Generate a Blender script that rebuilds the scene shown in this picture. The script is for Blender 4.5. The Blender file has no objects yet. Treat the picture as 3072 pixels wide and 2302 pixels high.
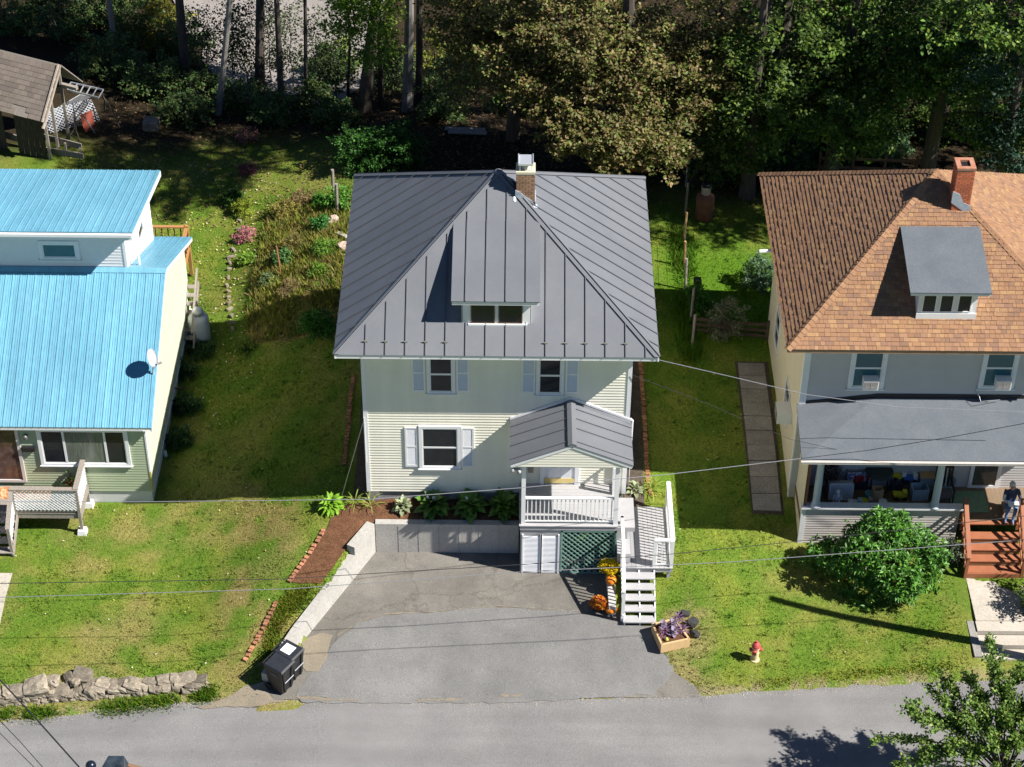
import bpy, bmesh, math, random
import numpy as np
from mathutils import Vector, Matrix, Euler
from mathutils.geometry import delaunay_2d_cdt
random.seed(7); rng = np.random.default_rng(11)
S = bpy.context.scene
COL = S.collection
R = math.radians

# ------------------------------------------------------------------ camera
CAM_F, CAM_PITCH, CAM_YAW, CAM_ROLL = 6200.0, R(39.105), R(0.014), R(0.534)
CAM_C = np.array([0.443, -47.464, 42.895])
_w = np.array([math.sin(CAM_YAW)*math.cos(CAM_PITCH), math.cos(CAM_YAW)*math.cos(CAM_PITCH), -math.sin(CAM_PITCH)])
_r0 = np.array([math.cos(CAM_YAW), -math.sin(CAM_YAW), 0.0]); _u0 = np.cross(_r0, _w)
_r = _r0*math.cos(CAM_ROLL) + _u0*math.sin(CAM_ROLL); _u = -_r0*math.sin(CAM_ROLL) + _u0*math.cos(CAM_ROLL)
cam_d = bpy.data.cameras.new('camera'); cam = bpy.data.objects.new('camera', cam_d); COL.objects.link(cam)
cam_d.sensor_width = 36.0; cam_d.sensor_fit = 'HORIZONTAL'; cam_d.lens = CAM_F/3072*36
cam_d.clip_start = 0.5; cam_d.clip_end = 3000
M = Matrix(((_r[0], _u[0], -_w[0], CAM_C[0]), (_r[1], _u[1], -_w[1], CAM_C[1]), (_r[2], _u[2], -_w[2], CAM_C[2]), (0, 0, 0, 1)))
cam.matrix_world = M
S.camera = cam

# ------------------------------------------------------------------ sky, sun, exposure
SUN = Vector((1.0, -0.286, 1.072)).normalized()          # towards the sun
W = bpy.data.worlds.new('World'); S.world = W; W.use_nodes = True
nt = W.node_tree; nt.nodes.clear()
sky = nt.nodes.new('ShaderNodeTexSky'); sky.sky_type = 'NISHITA'; sky.sun_disc = False
sky.sun_elevation = math.asin(SUN.z); sky.sun_rotation = math.atan2(SUN.x, SUN.y)
sky.altitude = 3500; sky.air_density = 0.85; sky.dust_density = 0.1; sky.ozone_density = 7.0
bg = nt.nodes.new('ShaderNodeBackground'); bg.inputs[1].default_value = 0.052
wo = nt.nodes.new('ShaderNodeOutputWorld')
nt.links.new(sky.outputs[0], bg.inputs[0]); nt.links.new(bg.outputs[0], wo.inputs[0])
sl = bpy.data.lights.new('sun', 'SUN'); sl.energy = 5.0; sl.angle = R(0.53); sl.color = (1.0, 0.955, 0.89)
so = bpy.data.objects.new('sun', sl); COL.objects.link(so)
so.rotation_euler = SUN.to_track_quat('Z', 'Y').to_euler(); so.location = (30, -10, 40)
vs = S.view_settings
S.display_settings.display_device = 'sRGB'
vs.view_transform = 'Standard'; vs.look = 'None'; vs.exposure = 0.86; vs.gamma = 1.0; vs.use_curve_mapping = False
try:
    S.cycles.max_bounces = 6; S.cycles.transparent_max_bounces = 6; S.cycles.use_denoising = True
except Exception: pass

# ------------------------------------------------------------------ pixel of the photograph -> point on a plane of the place
def _ray(px, py): return _w + _r*(px-1536)/CAM_F - _u*(py-1151)/CAM_F
def PZ(px, py, z): d = _ray(px, py); return CAM_C + d*(z-CAM_C[2])/d[2]
def PY(px, py, y): d = _ray(px, py); return CAM_C + d*(y-CAM_C[1])/d[1]
def PX(px, py, x): d = _ray(px, py); return CAM_C + d*(x-CAM_C[0])/d[0]

# ------------------------------------------------------------------ materials
MATS = {}
def lin(c):
    if isinstance(c, str):
        c = [int(c[i:i+2], 16)/255 for i in (0, 2, 4)]
        c = [v/12.92 if v <= .04045 else ((v+.055)/1.055)**2.4 for v in c]
    return (c[0], c[1], c[2], 1.0)
def mat(name, a, b=None, scale=4.0, rough=0.7, bump=0.0, bscale=None, metal=0.0, spec=0.4, fine=None, fscale=60.0, famt=0.35,
        attr=False, rnd=0.0, stretch=None, transl=0.0, detail=4.0, coat=0.0, alpha=1.0, spread=0.25, crack=0.0, stain=0.0, streak=None):
    """procedural: noise mix of a and b, fine speckle, optional colour attribute, per-object value change, bump"""
    if name in MATS: return MATS[name]
    m = bpy.data.materials.new(name); m.use_nodes = True; MATS[name] = m
    t = m.node_tree; N = t.nodes; L = t.links
    P = N['Principled BSDF']; out = N['Material Output']
    P.inputs['Roughness'].default_value = rough; P.inputs['Metallic'].default_value = metal
    P.inputs['Specular IOR Level'].default_value = spec
    if coat: P.inputs['Coat Weight'].default_value = coat
    tc = N.new('ShaderNodeTexCoord'); vec = tc.outputs['Object']
    if stretch:
        mp = N.new('ShaderNodeMapping'); mp.inputs['Scale'].default_value = stretch; L.new(vec, mp.inputs[0]); vec = mp.outputs[0]
    def noise(sc, det=detail, rg=0.6):
        n = N.new('ShaderNodeTexNoise'); n.inputs['Scale'].default_value = sc; n.inputs['Detail'].default_value = det
        n.inputs['Roughness'].default_value = rg; L.new(vec, n.inputs['Vector']); return n
    def mix(blend, fac, A, B):
        x = N.new('ShaderNodeMix'); x.data_type = 'RGBA'; x.blend_type = blend
        for s, v in ((x.inputs[0], fac), (x.inputs[6], A), (x.inputs[7], B)):
            if hasattr(v, 'is_linked') or hasattr(v, 'links'): L.new(v, s)
            else: s.default_value = v
        return x.outputs[2]
    def ramp(sock, lo, hi, c0=(0, 0, 0, 1), c1=(1, 1, 1, 1)):
        r = N.new('ShaderNodeValToRGB'); r.color_ramp.elements[0].position = lo; r.color_ramp.elements[1].position = hi
        r.color_ramp.elements[0].color = c0; r.color_ramp.elements[1].color = c1; L.new(sock, r.inputs[0]); return r.outputs[0]
    if attr:
        at = N.new('ShaderNodeVertexColor'); at.layer_name = 'Col'; c = at.outputs[0]
        if b is not None:
            c = mix('MULTIPLY', 1.0, c, ramp(noise(scale).outputs[0], .5-spread, .5+spread, lin(a), lin(b)))
    elif b is not None:
        c = ramp(noise(scale).outputs[0], .5-spread, .5+spread, lin(a), lin(b))
    else:
        rgb = N.new('ShaderNodeRGB'); rgb.outputs[0].default_value = lin(a); c = rgb.outputs[0]
    if fine is not None:
        g = ramp(noise(fscale, 2.0).outputs[0], .32, .68, (1-famt,)*3+(1,), (1+famt,)*3+(1,))
        c = mix('MULTIPLY', 1.0, c, g)
    if stain:
        sg = ramp(noise(.33, 5.0, .7).outputs[0], .38, .62, (1-stain,)*3+(1,), (1+stain*.5,)*3+(1,)); c = mix('MULTIPLY', 1.0, c, sg)
    if streak:
        mp2 = N.new('ShaderNodeMapping'); mp2.inputs['Scale'].default_value = streak[:3]; L.new(tc.outputs['Object'], mp2.inputs[0])
        n2 = N.new('ShaderNodeTexNoise'); n2.inputs['Scale'].default_value = 1.0; n2.inputs['Detail'].default_value = 3.0; L.new(mp2.outputs[0], n2.inputs['Vector'])
        c = mix('MULTIPLY', 1.0, c, ramp(n2.outputs[0], .36, .64, (1-streak[3],)*3+(1,), (1+streak[3]*.6,)*3+(1,)))
    if crack:
        nv = noise(1.6, 3.0); va = N.new('ShaderNodeVectorMath'); va.operation = 'SCALE'; va.inputs[3].default_value = .9; L.new(nv.outputs['Color'], va.inputs[0])
        vb = N.new('ShaderNodeVectorMath'); vb.operation = 'ADD'; L.new(vec, vb.inputs[0]); L.new(va.outputs[0], vb.inputs[1])
        vo = N.new('ShaderNodeTexVoronoi'); vo.feature = 'DISTANCE_TO_EDGE'; vo.inputs['Scale'].default_value = crack; L.new(vb.outputs[0], vo.inputs['Vector'])
        c = mix('MULTIPLY', 1.0, c, ramp(vo.outputs['Distance'], .003, .012, (.8, .78, .76, 1), (1, 1, 1, 1)))
    if rnd:
        oi = N.new('ShaderNodeObjectInfo'); mr = N.new('ShaderNodeMapRange')
        mr.inputs[3].default_value = 1-rnd; mr.inputs[4].default_value = 1+rnd; L.new(oi.outputs['Random'], mr.inputs[0])
        hs = N.new('ShaderNodeHueSaturation'); L.new(mr.outputs[0], hs.inputs['Value']); L.new(c, hs.inputs['Color']); c = hs.outputs[0]
    L.new(c, P.inputs['Base Color'])
    if bump:
        bn = noise(bscale or fscale, 3.0); bp = N.new('ShaderNodeBump'); bp.inputs['Strength'].default_value = min(1, bump)
        bp.inputs['Distance'].default_value = 0.02; L.new(bn.outputs[0], bp.inputs['Height']); L.new(bp.outputs[0], P.inputs['Normal'])
    if transl:
        tr = N.new('ShaderNodeBsdfTranslucent'); L.new(c, tr.inputs[0]); ms = N.new('ShaderNodeMixShader'); ms.inputs[0].default_value = transl
        L.new(P.outputs[0], ms.inputs[1]); L.new(tr.outputs[0], ms.inputs[2]); L.new(ms.outputs[0], out.inputs[0])
    return m

# ------------------------------------------------------------------ mesh builder and object tree
OFF = {}
def tag(o, label=None, cat=None, group=None, kind=None):
    if label: o['label'] = label
    if cat: o['category'] = cat
    if group: o['group'] = group
    if kind: o['kind'] = kind
    return o
def thing(name, label, cat, loc, group=None):
    o = bpy.data.objects.new(name, None); COL.objects.link(o); o.location = loc; OFF[o] = Vector(loc); o.empty_display_size = .2
    return tag(o, label, cat, group)
def place(name, mesh, parent, loc, rot=None, scale=None):
    """an object that shares mesh data; loc in the world"""
    o = bpy.data.objects.new(name, mesh); COL.objects.link(o)
    off = OFF[parent] if parent else Vector((0, 0, 0))
    o.parent = parent; o.location = Vector(loc)-off
    if rot is not None: o.rotation_euler = rot
    if scale is not None: o.scale = scale
    OFF[o] = Vector(loc) if parent is None else off
    return o
class MB:
    def __init__(s): s.v = []; s.f = []; s.c = []
    def add(s, vs, fs, col=None):
        n = len(s.v); s.v += [tuple(map(float, v)) for v in vs]; s.f += [tuple(i+n for i in f) for f in fs]
        s.c += [col]*len(fs); return s
    def hexa(s, b, t, col=None):      # bottom 4, top 4, counter-clockwise seen from above
        return s.add(list(b)+list(t), [(3, 2, 1, 0), (4, 5, 6, 7), (0, 1, 5, 4), (1, 2, 6, 5), (2, 3, 7, 6), (3, 0, 4, 7)], col)
    def box(s, x0, x1, y0, y1, z0, z1, col=None):
        x0, x1 = sorted((x0, x1)); y0, y1 = sorted((y0, y1)); z0, z1 = sorted((z0, z1))
        return s.hexa([(x0, y0, z0), (x1, y0, z0), (x1, y1, z0), (x0, y1, z0)], [(x0, y0, z1), (x1, y0, z1), (x1, y1, z1), (x0, y1, z1)], col)
    def bar(s, a, b, w, h, up=(0, 0, 1), col=None):   # a box from a to b, width w, height h
        a = Vector(a); b = Vector(b); d = (b-a).normalized(); up = Vector(up)
        if abs(d.dot(up)) > .98: up = Vector((0, 1, 0))
        x = d.cross(up).normalized(); z = x.cross(d).normalized(); x *= w/2; z *= h/2
        q = [a-x-z, a+x-z, b+x-z, b-x-z]; p = [a-x+z, a+x+z, b+x+z, b-x+z]
        return s.hexa(q, p, col)
    def prism(s, poly, d, col=None):  # polygon of 3-D points pushed along d
        n = len(poly); d = Vector(d); p = [Vector(v) for v in poly]
        nrm = Vector((0, 0, 0))
        for i in range(n): nrm += p[i].cross(p[(i+1) % n])
        if nrm.dot(d) < 0: p = p[::-1]
        fs = [tuple(range(n-1, -1, -1)), tuple(range(n, 2*n))] + [(i, (i+1) % n, n+(i+1) % n, n+i) for i in range(n)]
        return s.add(p+[v+d for v in p], fs, col)
    def tube(s, path, r, n=8, col=None, cap=True):
        path = [Vector(p) for p in path]; rs = r if hasattr(r, '__len__') else [r]*len(path)
        vs = []; fs = []; ref = None
        for i, p in enumerate(path):
            d = (path[min(i+1, len(path)-1)]-path[max(i-1, 0)])
            d = d.normalized() if d.length > 1e-9 else Vector((0, 0, 1))
            if ref is None: ref = Vector((0, 0, 1)) if abs(d.z) < .9 else Vector((1, 0, 0))
            x = d.cross(ref).normalized(); y = d.cross(x).normalized(); ref = y.cross(d)*1.0 if False else ref
            for k in range(n):
                a = 2*math.pi*k/n; vs.append(p+(x*math.cos(a)+y*math.sin(a))*rs[i])
        for i in range(len(path)-1):
            for k in range(n):
                k2 = (k+1) % n; fs.append((i*n+k, (i+1)*n+k, (i+1)*n+k2, i*n+k2))
        if cap: fs += [tuple(range(n)), tuple(range((len(path)-1)*n+n-1, (len(path)-1)*n-1, -1))]
        return s.add(vs, fs, col)
    def lathe(s, prof, c, n=20, col=None, tilt=None):   # prof: (radius, z) rising
        c = Vector(c); vs = []; fs = []; m = len(prof)
        T = tilt.to_matrix() if tilt is not None else Matrix.Identity(3)
        for r, z in prof:
            for k in range(n):
                a = 2*math.pi*k/n; vs.append(c+T @ Vector((r*math.cos(a), r*math.sin(a), z)))
        for i in range(m-1):
            for k in range(n):
                k2 = (k+1) % n; fs.append((i*n+k, i*n+k2, (i+1)*n+k2, (i+1)*n+k))
        fs += [tuple(range(n-1, -1, -1)), tuple(range((m-1)*n, m*n))]
        return s.add(vs, fs, col)
    def ball(s, c, r, n=10, m=7, col=None, jit=0.0):
        rx, ry, rz = r if hasattr(r, '__len__') else (r, r, r); c = Vector(c); vs = [c-Vector((0, 0, rz))]
        for i in range(1, m):
            ph = -math.pi/2+math.pi*i/m
            for k in range(n):
                a = 2*math.pi*k/n; j = 1+random.uniform(-jit, jit)
                vs.append(c+Vector((rx*math.cos(ph)*math.cos(a)*j, ry*math.cos(ph)*math.sin(a)*j, rz*math.sin(ph)*j)))
        vs.append(c+Vector((0, 0, rz))); fs = []
        for k in range(n):
            k2 = (k+1) % n; fs.append((0, 1+k2, 1+k)); fs.append((len(vs)-1, 1+(m-2)*n+k, 1+(m-2)*n+k2))
            for i in range(m-2): fs.append((1+i*n+k, 1+i*n+k2, 1+(i+1)*n+k2, 1+(i+1)*n+k))
        return s.add(vs, fs, col)
    def mesh(s, name, m, off=Vector((0, 0, 0)), smooth=False):
        me = bpy.data.meshes.new(name); o = Vector(off)
        me.from_pydata([(x-o.x, y-o.y, z-o.z) for x, y, z in s.v], [], s.f)
        if any(c is not None for c in s.c):
            ca = me.color_attributes.new('Col', 'FLOAT_COLOR', 'CORNER')
            arr = np.array([lin(c if c is not None else (1, 1, 1)) for c in s.c], dtype=np.float32)
            ca.data.foreach_set('color', np.repeat(arr, [len(f) for f in s.f], axis=0).ravel())
        if smooth: me.shade_smooth()
        me.materials.append(m); me.update(); return me
    def build(s, name, m, parent=None, smooth=False, loc=None):
        """ONE mesh object; vertices are world coordinates"""
        off = OFF[parent] if parent else (Vector(loc) if loc is not None else Vector((0, 0, 0)))
        o = bpy.data.objects.new(name, s.mesh(name, m, off, smooth)); COL.objects.link(o); o.parent = parent
        if parent is None: o.location = off
        OFF[o] = off
        return o
def raw(name, verts, faces, m, parent=None, cols=None, smooth=False, kind=None):
    """numpy arrays -> one object (faces all of one size); cols per face"""
    me = bpy.data.meshes.new(name); verts = np.asarray(verts, dtype=np.float32)
    off = OFF[parent] if parent else Vector((0, 0, 0)); verts = verts-np.array(off, dtype=np.float32)
    faces = np.asarray(faces, dtype=np.int32); k = faces.shape[1]
    me.vertices.add(len(verts)); me.vertices.foreach_set('co', verts.ravel())
    me.loops.add(faces.size); me.loops.foreach_set('vertex_index', faces.ravel())
    me.polygons.add(len(faces)); me.polygons.foreach_set('loop_start', np.arange(0, faces.size, k, dtype=np.int32))
    me.polygons.foreach_set('loop_total', np.full(len(faces), k, dtype=np.int32))
    if cols is not None:
        cols = np.asarray(cols, dtype=np.float32)
        if cols.shape[1] == 3: cols = np.c_[cols, np.ones(len(cols), dtype=np.float32)]
        ca = me.color_attributes.new('Col', 'FLOAT_COLOR', 'CORNER' if len(cols) == len(faces) else 'POINT')
        ca.data.foreach_set('color', (np.repeat(cols, k, axis=0) if len(cols) == len(faces) else cols).ravel())
    me.materials.append(m); me.update(calc_edges=True); me.validate()
    if smooth: me.shade_smooth()
    o = bpy.data.objects.new(name, me); COL.objects.link(o); o.parent = parent; OFF[o] = off
    if kind: o['kind'] = kind
    return o
def vnoise(x, y, sc, seed=0):
    """smooth value noise in 0..1, numpy"""
    x = np.asarray(x)*sc; y = np.asarray(y)*sc
    xi = np.floor(x).astype(np.int64); yi = np.floor(y).astype(np.int64); fx = x-xi; fy = y-yi
    fx = fx*fx*(3-2*fx); fy = fy*fy*(3-2*fy)
    def h(a, b):
        n = (a*374761393+b*668265263+seed*982451653) & 0x7fffffff; n = ((n ^ (n >> 13))*1274126177) & 0x7fffffff
        return ((n ^ (n >> 16)) & 0xffff)/65535.0
    return (h(xi, yi)*(1-fx)+h(xi+1, yi)*fx)*(1-fy)+(h(xi, yi+1)*(1-fx)+h(xi+1, yi+1)*fx)*fy
def fbm(x, y, sc, seed=0): return .55*vnoise(x, y, sc, seed)+.3*vnoise(x, y, sc*2.1, seed+1)+.15*vnoise(x, y, sc*4.3, seed+2)
def inpoly(x, y, poly):
    x = np.asarray(x); y = np.asarray(y); r = np.zeros(x.shape, bool); n = len(poly)
    for i in range(n):
        x0, y0 = poly[i]; x1, y1 = poly[(i+1) % n]
        c = ((y0 > y) != (y1 > y)) & (x < (x1-x0)*(y-y0)/((y1-y0) if y1 != y0 else 1e-9)+x0); r ^= c
    return r
def interp(x, pts): return np.interp(x, [p[0] for p in pts], [p[1] for p in pts])

# ------------------------------------------------------------------ terrain
def zroad(x): return interp(x, [(-60, -3.0), (-14, -2.22), (-5, -1.88), (6, -1.86), (16, -1.84), (60, -1.0)])
def yroad(x): return interp(x, [(-60, -10.5), (-16, -7.75), (-14, -7.55), (-9, -6.95), (-5.2, -6.95), (0, -6.92), (5.0, -6.72), (9, -6.35), (14, -5.98), (60, -2.6)])
def zdrive(y): return -1.60+(np.asarray(y)+1.05)*0.0445
DRIVE = [(-3.88, -.93), (3.45, -.93), (3.45, -3.35), (3.88, -3.45), (3.92, -3.85), (4.86, -3.95), (4.95, -4.6), (5.12, -5.3), (5.35, -5.85), (5.9, -6.35), (6.1, -7.2), (-6.9, -7.4), (-6.62, -6.6), (-6.18, -5.6), (-5.85, -4.98)]
_cp = [(-20, -6.2, -1.95), (-15, -6, -1.85), (-11, -6, -1.78), (-9, -6, -1.75), (-8, -6.2, -1.72), (-15, -2, -1.85), (-12, -2, -1.82), (-9, -3, -1.68), (-8, -1.5, -1.4),
       (-7.1, -5.8, -1.5), (-6.8, -4.4, -1.28), (-6.6, -3, -1.05), (-5.9, -1.6, -.72), (-5.4, -.3, -.55), (-4.6, -2.2, -.72), (-5.3, -3.6, -1.12), (-5.9, -4.9, -1.36), (-6.5, -6.4, -1.66), (-4.2, -.5, -.5), (-3.7, -.6, -.46), (0, -.6, -.46), (3, -.6, -.46),
       (-15, 1.5, -1.85), (-11, 1.4, -1.82), (-9.5, 1, -1.7), (-8, 1, -1.35), (-6.5, 1.5, -.95), (-5, 1.5, -.55), (-9.6, 5, -1.76), (-8, 5, -1.4), (-6.3, 5, -.8), (-4.6, 5, -.35),
       (-9.8, 10, -1.72), (-8.9, 10, -1.6), (-8.0, 10.2, -.85), (-5.7, 10.4, .1), (-4, 11, .2), (-9.8, 14, -1.72), (-8, 14, -.95), (-5.5, 14, -.1), (-15, 12, -1.75), (-15, 17, -1.65), (-20, 14, -1.8), (-10, 18, -1.6),
       (0, 0, -.4), (0, 9, .0), (0, 14, -.05), (4.4, 0, -.9), (5.2, -1.2, -1.08), (5.3, .6, -.92), (5.0, 3, -.62), (5, 8, -.3), (6.5, 11, -.35), (8, 8, -.4), (8.5, 3, -.6), (9.2, 0.5, -1.0), (8, -1, -1.2), (7, 1, -.92), (9.5, -.9, -1.42), (6, -2.4, -1.22), (4.0, -2.7, -1.35), (4.7, -3.2, -1.55), (5.2, -3.9, -1.64), (5.5, -5.2, -1.72),
       (8, -3.5, -1.52), (8, -5.6, -1.74), (12, -1.5, -1.45), (12, -5.2, -1.66), (15, -2.5, -1.44), (15, -4.6, -1.5), (20, -2, -1.4), (20, -5, -1.45), (5.8, -6.3, -1.82), (13, 9, -.5), (13, 15, -.5), (20, 8, -.8),
       (6, 15, -.35), (0, 19, -.5), (6, 20, -.7), (13, 21, -.7), (-6, 19, -.9), (-16, 22, -1.5), (-10, 23, -1.6), (-3, 23.5, -1.3), (3, 24, -1.2), (10, 26, -1.2), (20, 24, -1.0),
       (-20, 30, -2.2), (-10, 29, -3.0), (0, 29, -3.0), (8, 30, -2.4), (20, 32, -1.4), (-10, 45, -3.0), (0, 45, -3.0), (20, 45, -2.0), (-40, 10, -2.4), (40, 10, -.6), (-40, 40, -3), (40, 40, -2), (0, 80, -3), (-60, 90, -3), (60, 90, -2)]
_C = np.array(_cp, float)
def _phi(r2): return np.sqrt(r2+1.0)
_A = _phi((_C[:, None, 0]-_C[None, :, 0])**2+(_C[:, None, 1]-_C[None, :, 1])**2)
_Am = np.block([[_A+np.eye(len(_C))*-0.02, np.ones((len(_C), 1))], [np.ones((1, len(_C))), np.zeros((1, 1))]])
_wt = np.linalg.solve(_Am, np.r_[_C[:, 2], 0])
STONE_Y = lambda x: interp(x, [(-20, -6.85), (-14.5, -6.75), (-11.3, -6.45), (-9.2, -6.28), (-8.6, -6.3)])
def zt(x, y):
    x = np.asarray(x, float); y = np.asarray(y, float); sh = x.shape; x = x.ravel(); y = y.ravel()
    xc = np.clip(x, -45, 45); yc = np.clip(y, -30, 85)
    z = np.full(x.shape, _wt[-1])
    for i in range(len(_C)): z += _wt[i]*_phi((xc-_C[i, 0])**2+(yc-_C[i, 1])**2)
    ye = yroad(x); zr = zroad(x)
    d = y-ye                                         # distance into the verge
    t = np.clip(d/0.55, 0, 1); t = t*t*(3-2*t)
    low = zr+.03+.06*np.clip(d, 0, 1)
    z = np.where(x < -8.5, np.where(y < STONE_Y(x)+.02, low, z), low*(1-t)+z*t)
    z = np.where(d < 0, zr-.05, z)
    z = np.where(inpoly(x, y, [(14.36, -3.97), (16.45, -3.97), (16.45, -7), (14.36, -7)]) & (d > 0), zr+.03, z)
    ind = inpoly(x, y, DRIVE)
    z = np.where(ind, zdrive(y)-.03, z)
    return z.reshape(sh)
def zt1(x, y): return float(zt(np.array([x]), np.array([y]))[0])
def PT(px, py, dz=0.0):
    """the point of the terrain seen at a pixel"""
    d = _ray(px, py); t = (0-CAM_C[2])/d[2]
    for k in range(25):
        p = CAM_C+d*t; h = zt1(p[0], p[1])+dz; t += (h-p[2])/d[2]*.8
    p = CAM_C+d*t; return np.array([p[0], p[1], zt1(p[0], p[1])+dz])

# ------------------------------------------------------------------ ground sheet
def sstep(a, b, v): t = np.clip((v-a)/(b-a), 0, 1); return t*t*(3-2*t)
GARDEN = [(-8.9, 9.2), (-8.9, 16.6), (-6.5, 17.3), (-4.6, 16.5), (-4.7, 9.4), (-5.4, 8.2), (-7.2, 8.4)]
def gcol(x, y):
    x = np.asarray(x, float); y = np.asarray(y, float)
    n1 = fbm(x, y, .45, 3); n2 = fbm(x, y, 1.3, 9); n3 = vnoise(x, y, 5.0, 21)
    dry = sstep(.42, .72, n1*.6+n2*.4)
    g = np.array([.100, .170, .020]); g2 = np.array([.162, .200, .030]); b = np.array([.25, .205, .080])
    k = sstep(.3, .7, n2)[..., None]
    c = g*(1-k)+g2*k
    left = sstep(-3, -8, x)*sstep(2.5, 0.5, y)              # drier front lawn on the left
    drya = np.clip(dry*(.34+.36*left), 0, 1)
    side = sstep(4.2, 5.5, x)*sstep(9.5, 8.0, x)
    drya *= 1-.75*side*sstep(-3, -1, y)
    c = c*(1-drya[..., None])+b*drya[..., None]
    lush = sstep(5.2, 6.2, x)*sstep(7, 9, y)*sstep(15, 12.5, y)   # bright weeds by the fence
    c = c*(1-lush[..., None])+np.array([.08, .165, .012])*lush[..., None]
    bank = np.clip(sstep(-8.6, -7.4, x)*sstep(-6.0, -6.9, -x*0-6.0+0*x) if False else sstep(-8.8, -7.6, x)*sstep(-5.6, -6.6, x)*sstep(1.5, 0, y), 0, 1)*sstep(.35, .6, n2)
    c = c*(1-.75*bank[..., None])+np.array([.24, .185, .075])*.75*bank[..., None]
    pd = sstep(4.9, 5.3, x)*sstep(6.9, 6.0, x)*sstep(-6.6, -6.0, y)*sstep(-2.6, -3.2, y)*sstep(.25, .6, n2)
    c = c*(1-.7*pd[..., None])+np.array([.255, .205, .10])*.7*pd[..., None]
    gd = inpoly(x, y, GARDEN).astype(float)*sstep(.18, .5, n2*.7+n3*.3)
    c = c*(1-gd[..., None])+np.array([.20, .165, .055])*(.75+.5*n3[..., None])*gd[..., None]
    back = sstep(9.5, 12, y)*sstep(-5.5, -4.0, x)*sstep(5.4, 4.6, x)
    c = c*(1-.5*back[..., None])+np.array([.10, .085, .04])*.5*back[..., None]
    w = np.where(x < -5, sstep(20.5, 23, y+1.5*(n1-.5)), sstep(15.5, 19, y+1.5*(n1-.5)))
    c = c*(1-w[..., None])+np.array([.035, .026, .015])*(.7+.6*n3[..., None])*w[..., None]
    worn = sstep(.35, .0, np.abs(y-yroad(x)-.12))*sstep(.3, .6, n3)     # sandy road edge
    c = c*(1-.7*worn[..., None])+np.array([.26, .2, .12])*.7*worn[..., None]
    return c
def axis(lo, hi, fine, far0, far1):
    a = list(np.arange(lo, hi+1e-6, fine)); s = fine; v = lo; left = []
    while v > far0: s *= 1.22; v -= s; left.append(v)
    s = fine; v = hi; right = []
    while v < far1: s *= 1.22; v += s; right.append(v)
    return np.array(left[::-1]+a+right)
gx = axis(-16.5, 17.5, .13, -400, 400); gy = axis(-8.2, 18.0, .13, -200, 700)
GX, GY = np.meshgrid(gx, gy, indexing='xy')
GZ = zt(GX, GY)
GZ = GZ+np.where((GY > yroad(GX)+.3) & ~inpoly(GX, GY, DRIVE), (fbm(GX, GY, 1.6, 5)-.5)*.05, 0)
ny, nx = GX.shape
idx = np.arange(nx*ny).reshape(ny, nx)
F = np.stack([idx[:-1, :-1], idx[:-1, 1:], idx[1:, 1:], idx[1:, :-1]], -1).reshape(-1, 4)
m_ground = mat('lawn_ground', (.72, .72, .72), (1.2, 1.2, 1.15), scale=9, rough=.95, attr=True, fine=1, fscale=34, famt=.45, bump=1.0, bscale=26, spec=.1)
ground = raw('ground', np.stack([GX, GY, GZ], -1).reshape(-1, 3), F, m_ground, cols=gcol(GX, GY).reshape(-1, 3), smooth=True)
tag(ground, kind='structure')

def drape(name, poly, zf, m, res=.5, dz=.006, kind='structure', parent=None, thick=0):
    """a sheet with this outline laid over the height function"""
    pts = []; n = len(poly)
    for i in range(n):
        a = Vector(poly[i]); b = Vector(poly[(i+1) % n]); k = max(1, int((b-a).length/res))
        for j in range(k): pts.append(a.lerp(b, j/k))
    nb = len(pts); xs = [p.x for p in pts]; ys = [p.y for p in pts]
    X, Y = np.meshgrid(np.arange(min(xs)+res/2, max(xs), res), np.arange(min(ys)+res/2, max(ys), res))
    ok = inpoly(X, Y, [(p.x, p.y) for p in pts])
    pts += [Vector((a, b)) for a, b in zip(X[ok], Y[ok])]
    r = delaunay_2d_cdt(pts, [(i, (i+1) % nb) for i in range(nb)], [list(range(nb))], 1, 1e-5)
    v = np.array([(p.x, p.y) for p in r[0]]); z = zf(v[:, 0], v[:, 1])+dz
    tri = []
    for f in r[2]:
        for k in range(1, len(f)-1): tri.append((f[0], f[k], f[k+1]))
    tri = np.array(tri); a, b, c = v[tri[:, 0]], v[tri[:, 1]], v[tri[:, 2]]
    fl = ((b[:, 0]-a[:, 0])*(c[:, 1]-a[:, 1])-(b[:, 1]-a[:, 1])*(c[:, 0]-a[:, 0])) < 0
    tri[fl] = tri[fl][:, ::-1]
    V = np.c_[v, z]
    o = raw(name, V, tri, m, parent=parent)
    o['kind'] = kind
    return o
def wob(poly, amp=.06, step=.3, seed=1, keep=()):
    """roughen an outline"""
    rr = random.Random(seed); out = []
    for i in range(len(poly)):
        a = Vector(poly[i]); b = Vector(poly[(i+1) % len(poly)]); k = max(1, int((b-a).length/step))
        for j in range(k):
            p = a.lerp(b, j/k); q = 0 if (i in keep) else amp
            out.append((p.x+rr.uniform(-q, q), p.y+rr.uniform(-q, q)))
    return out
m_road = mat('road_asphalt', (.19, .187, .187), (.24, .235, .231), scale=.5, rough=.9, fine=1, fscale=42, famt=.22, bump=.6, bscale=60, spec=.25, spread=.35, stain=.10, streak=(.12, 1.5, 1, .10))
xs = np.concatenate([np.arange(-60, -17, 4), np.arange(-17, 18, .35), np.arange(18, 61, 4)])
rr = random.Random(4)
near = [(float(x), float(yroad(x))+(rr.uniform(-.07, .07) if abs(x) < 17 else 0)) for x in xs]
road = drape('road', near+[(60.0, -8.5), (18, -10.3), (8, -10.7), (-17, -12.2), (-60, -15.5)], lambda x, y: zroad(x)-.002, m_road, res=1.0, dz=.0)
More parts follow.
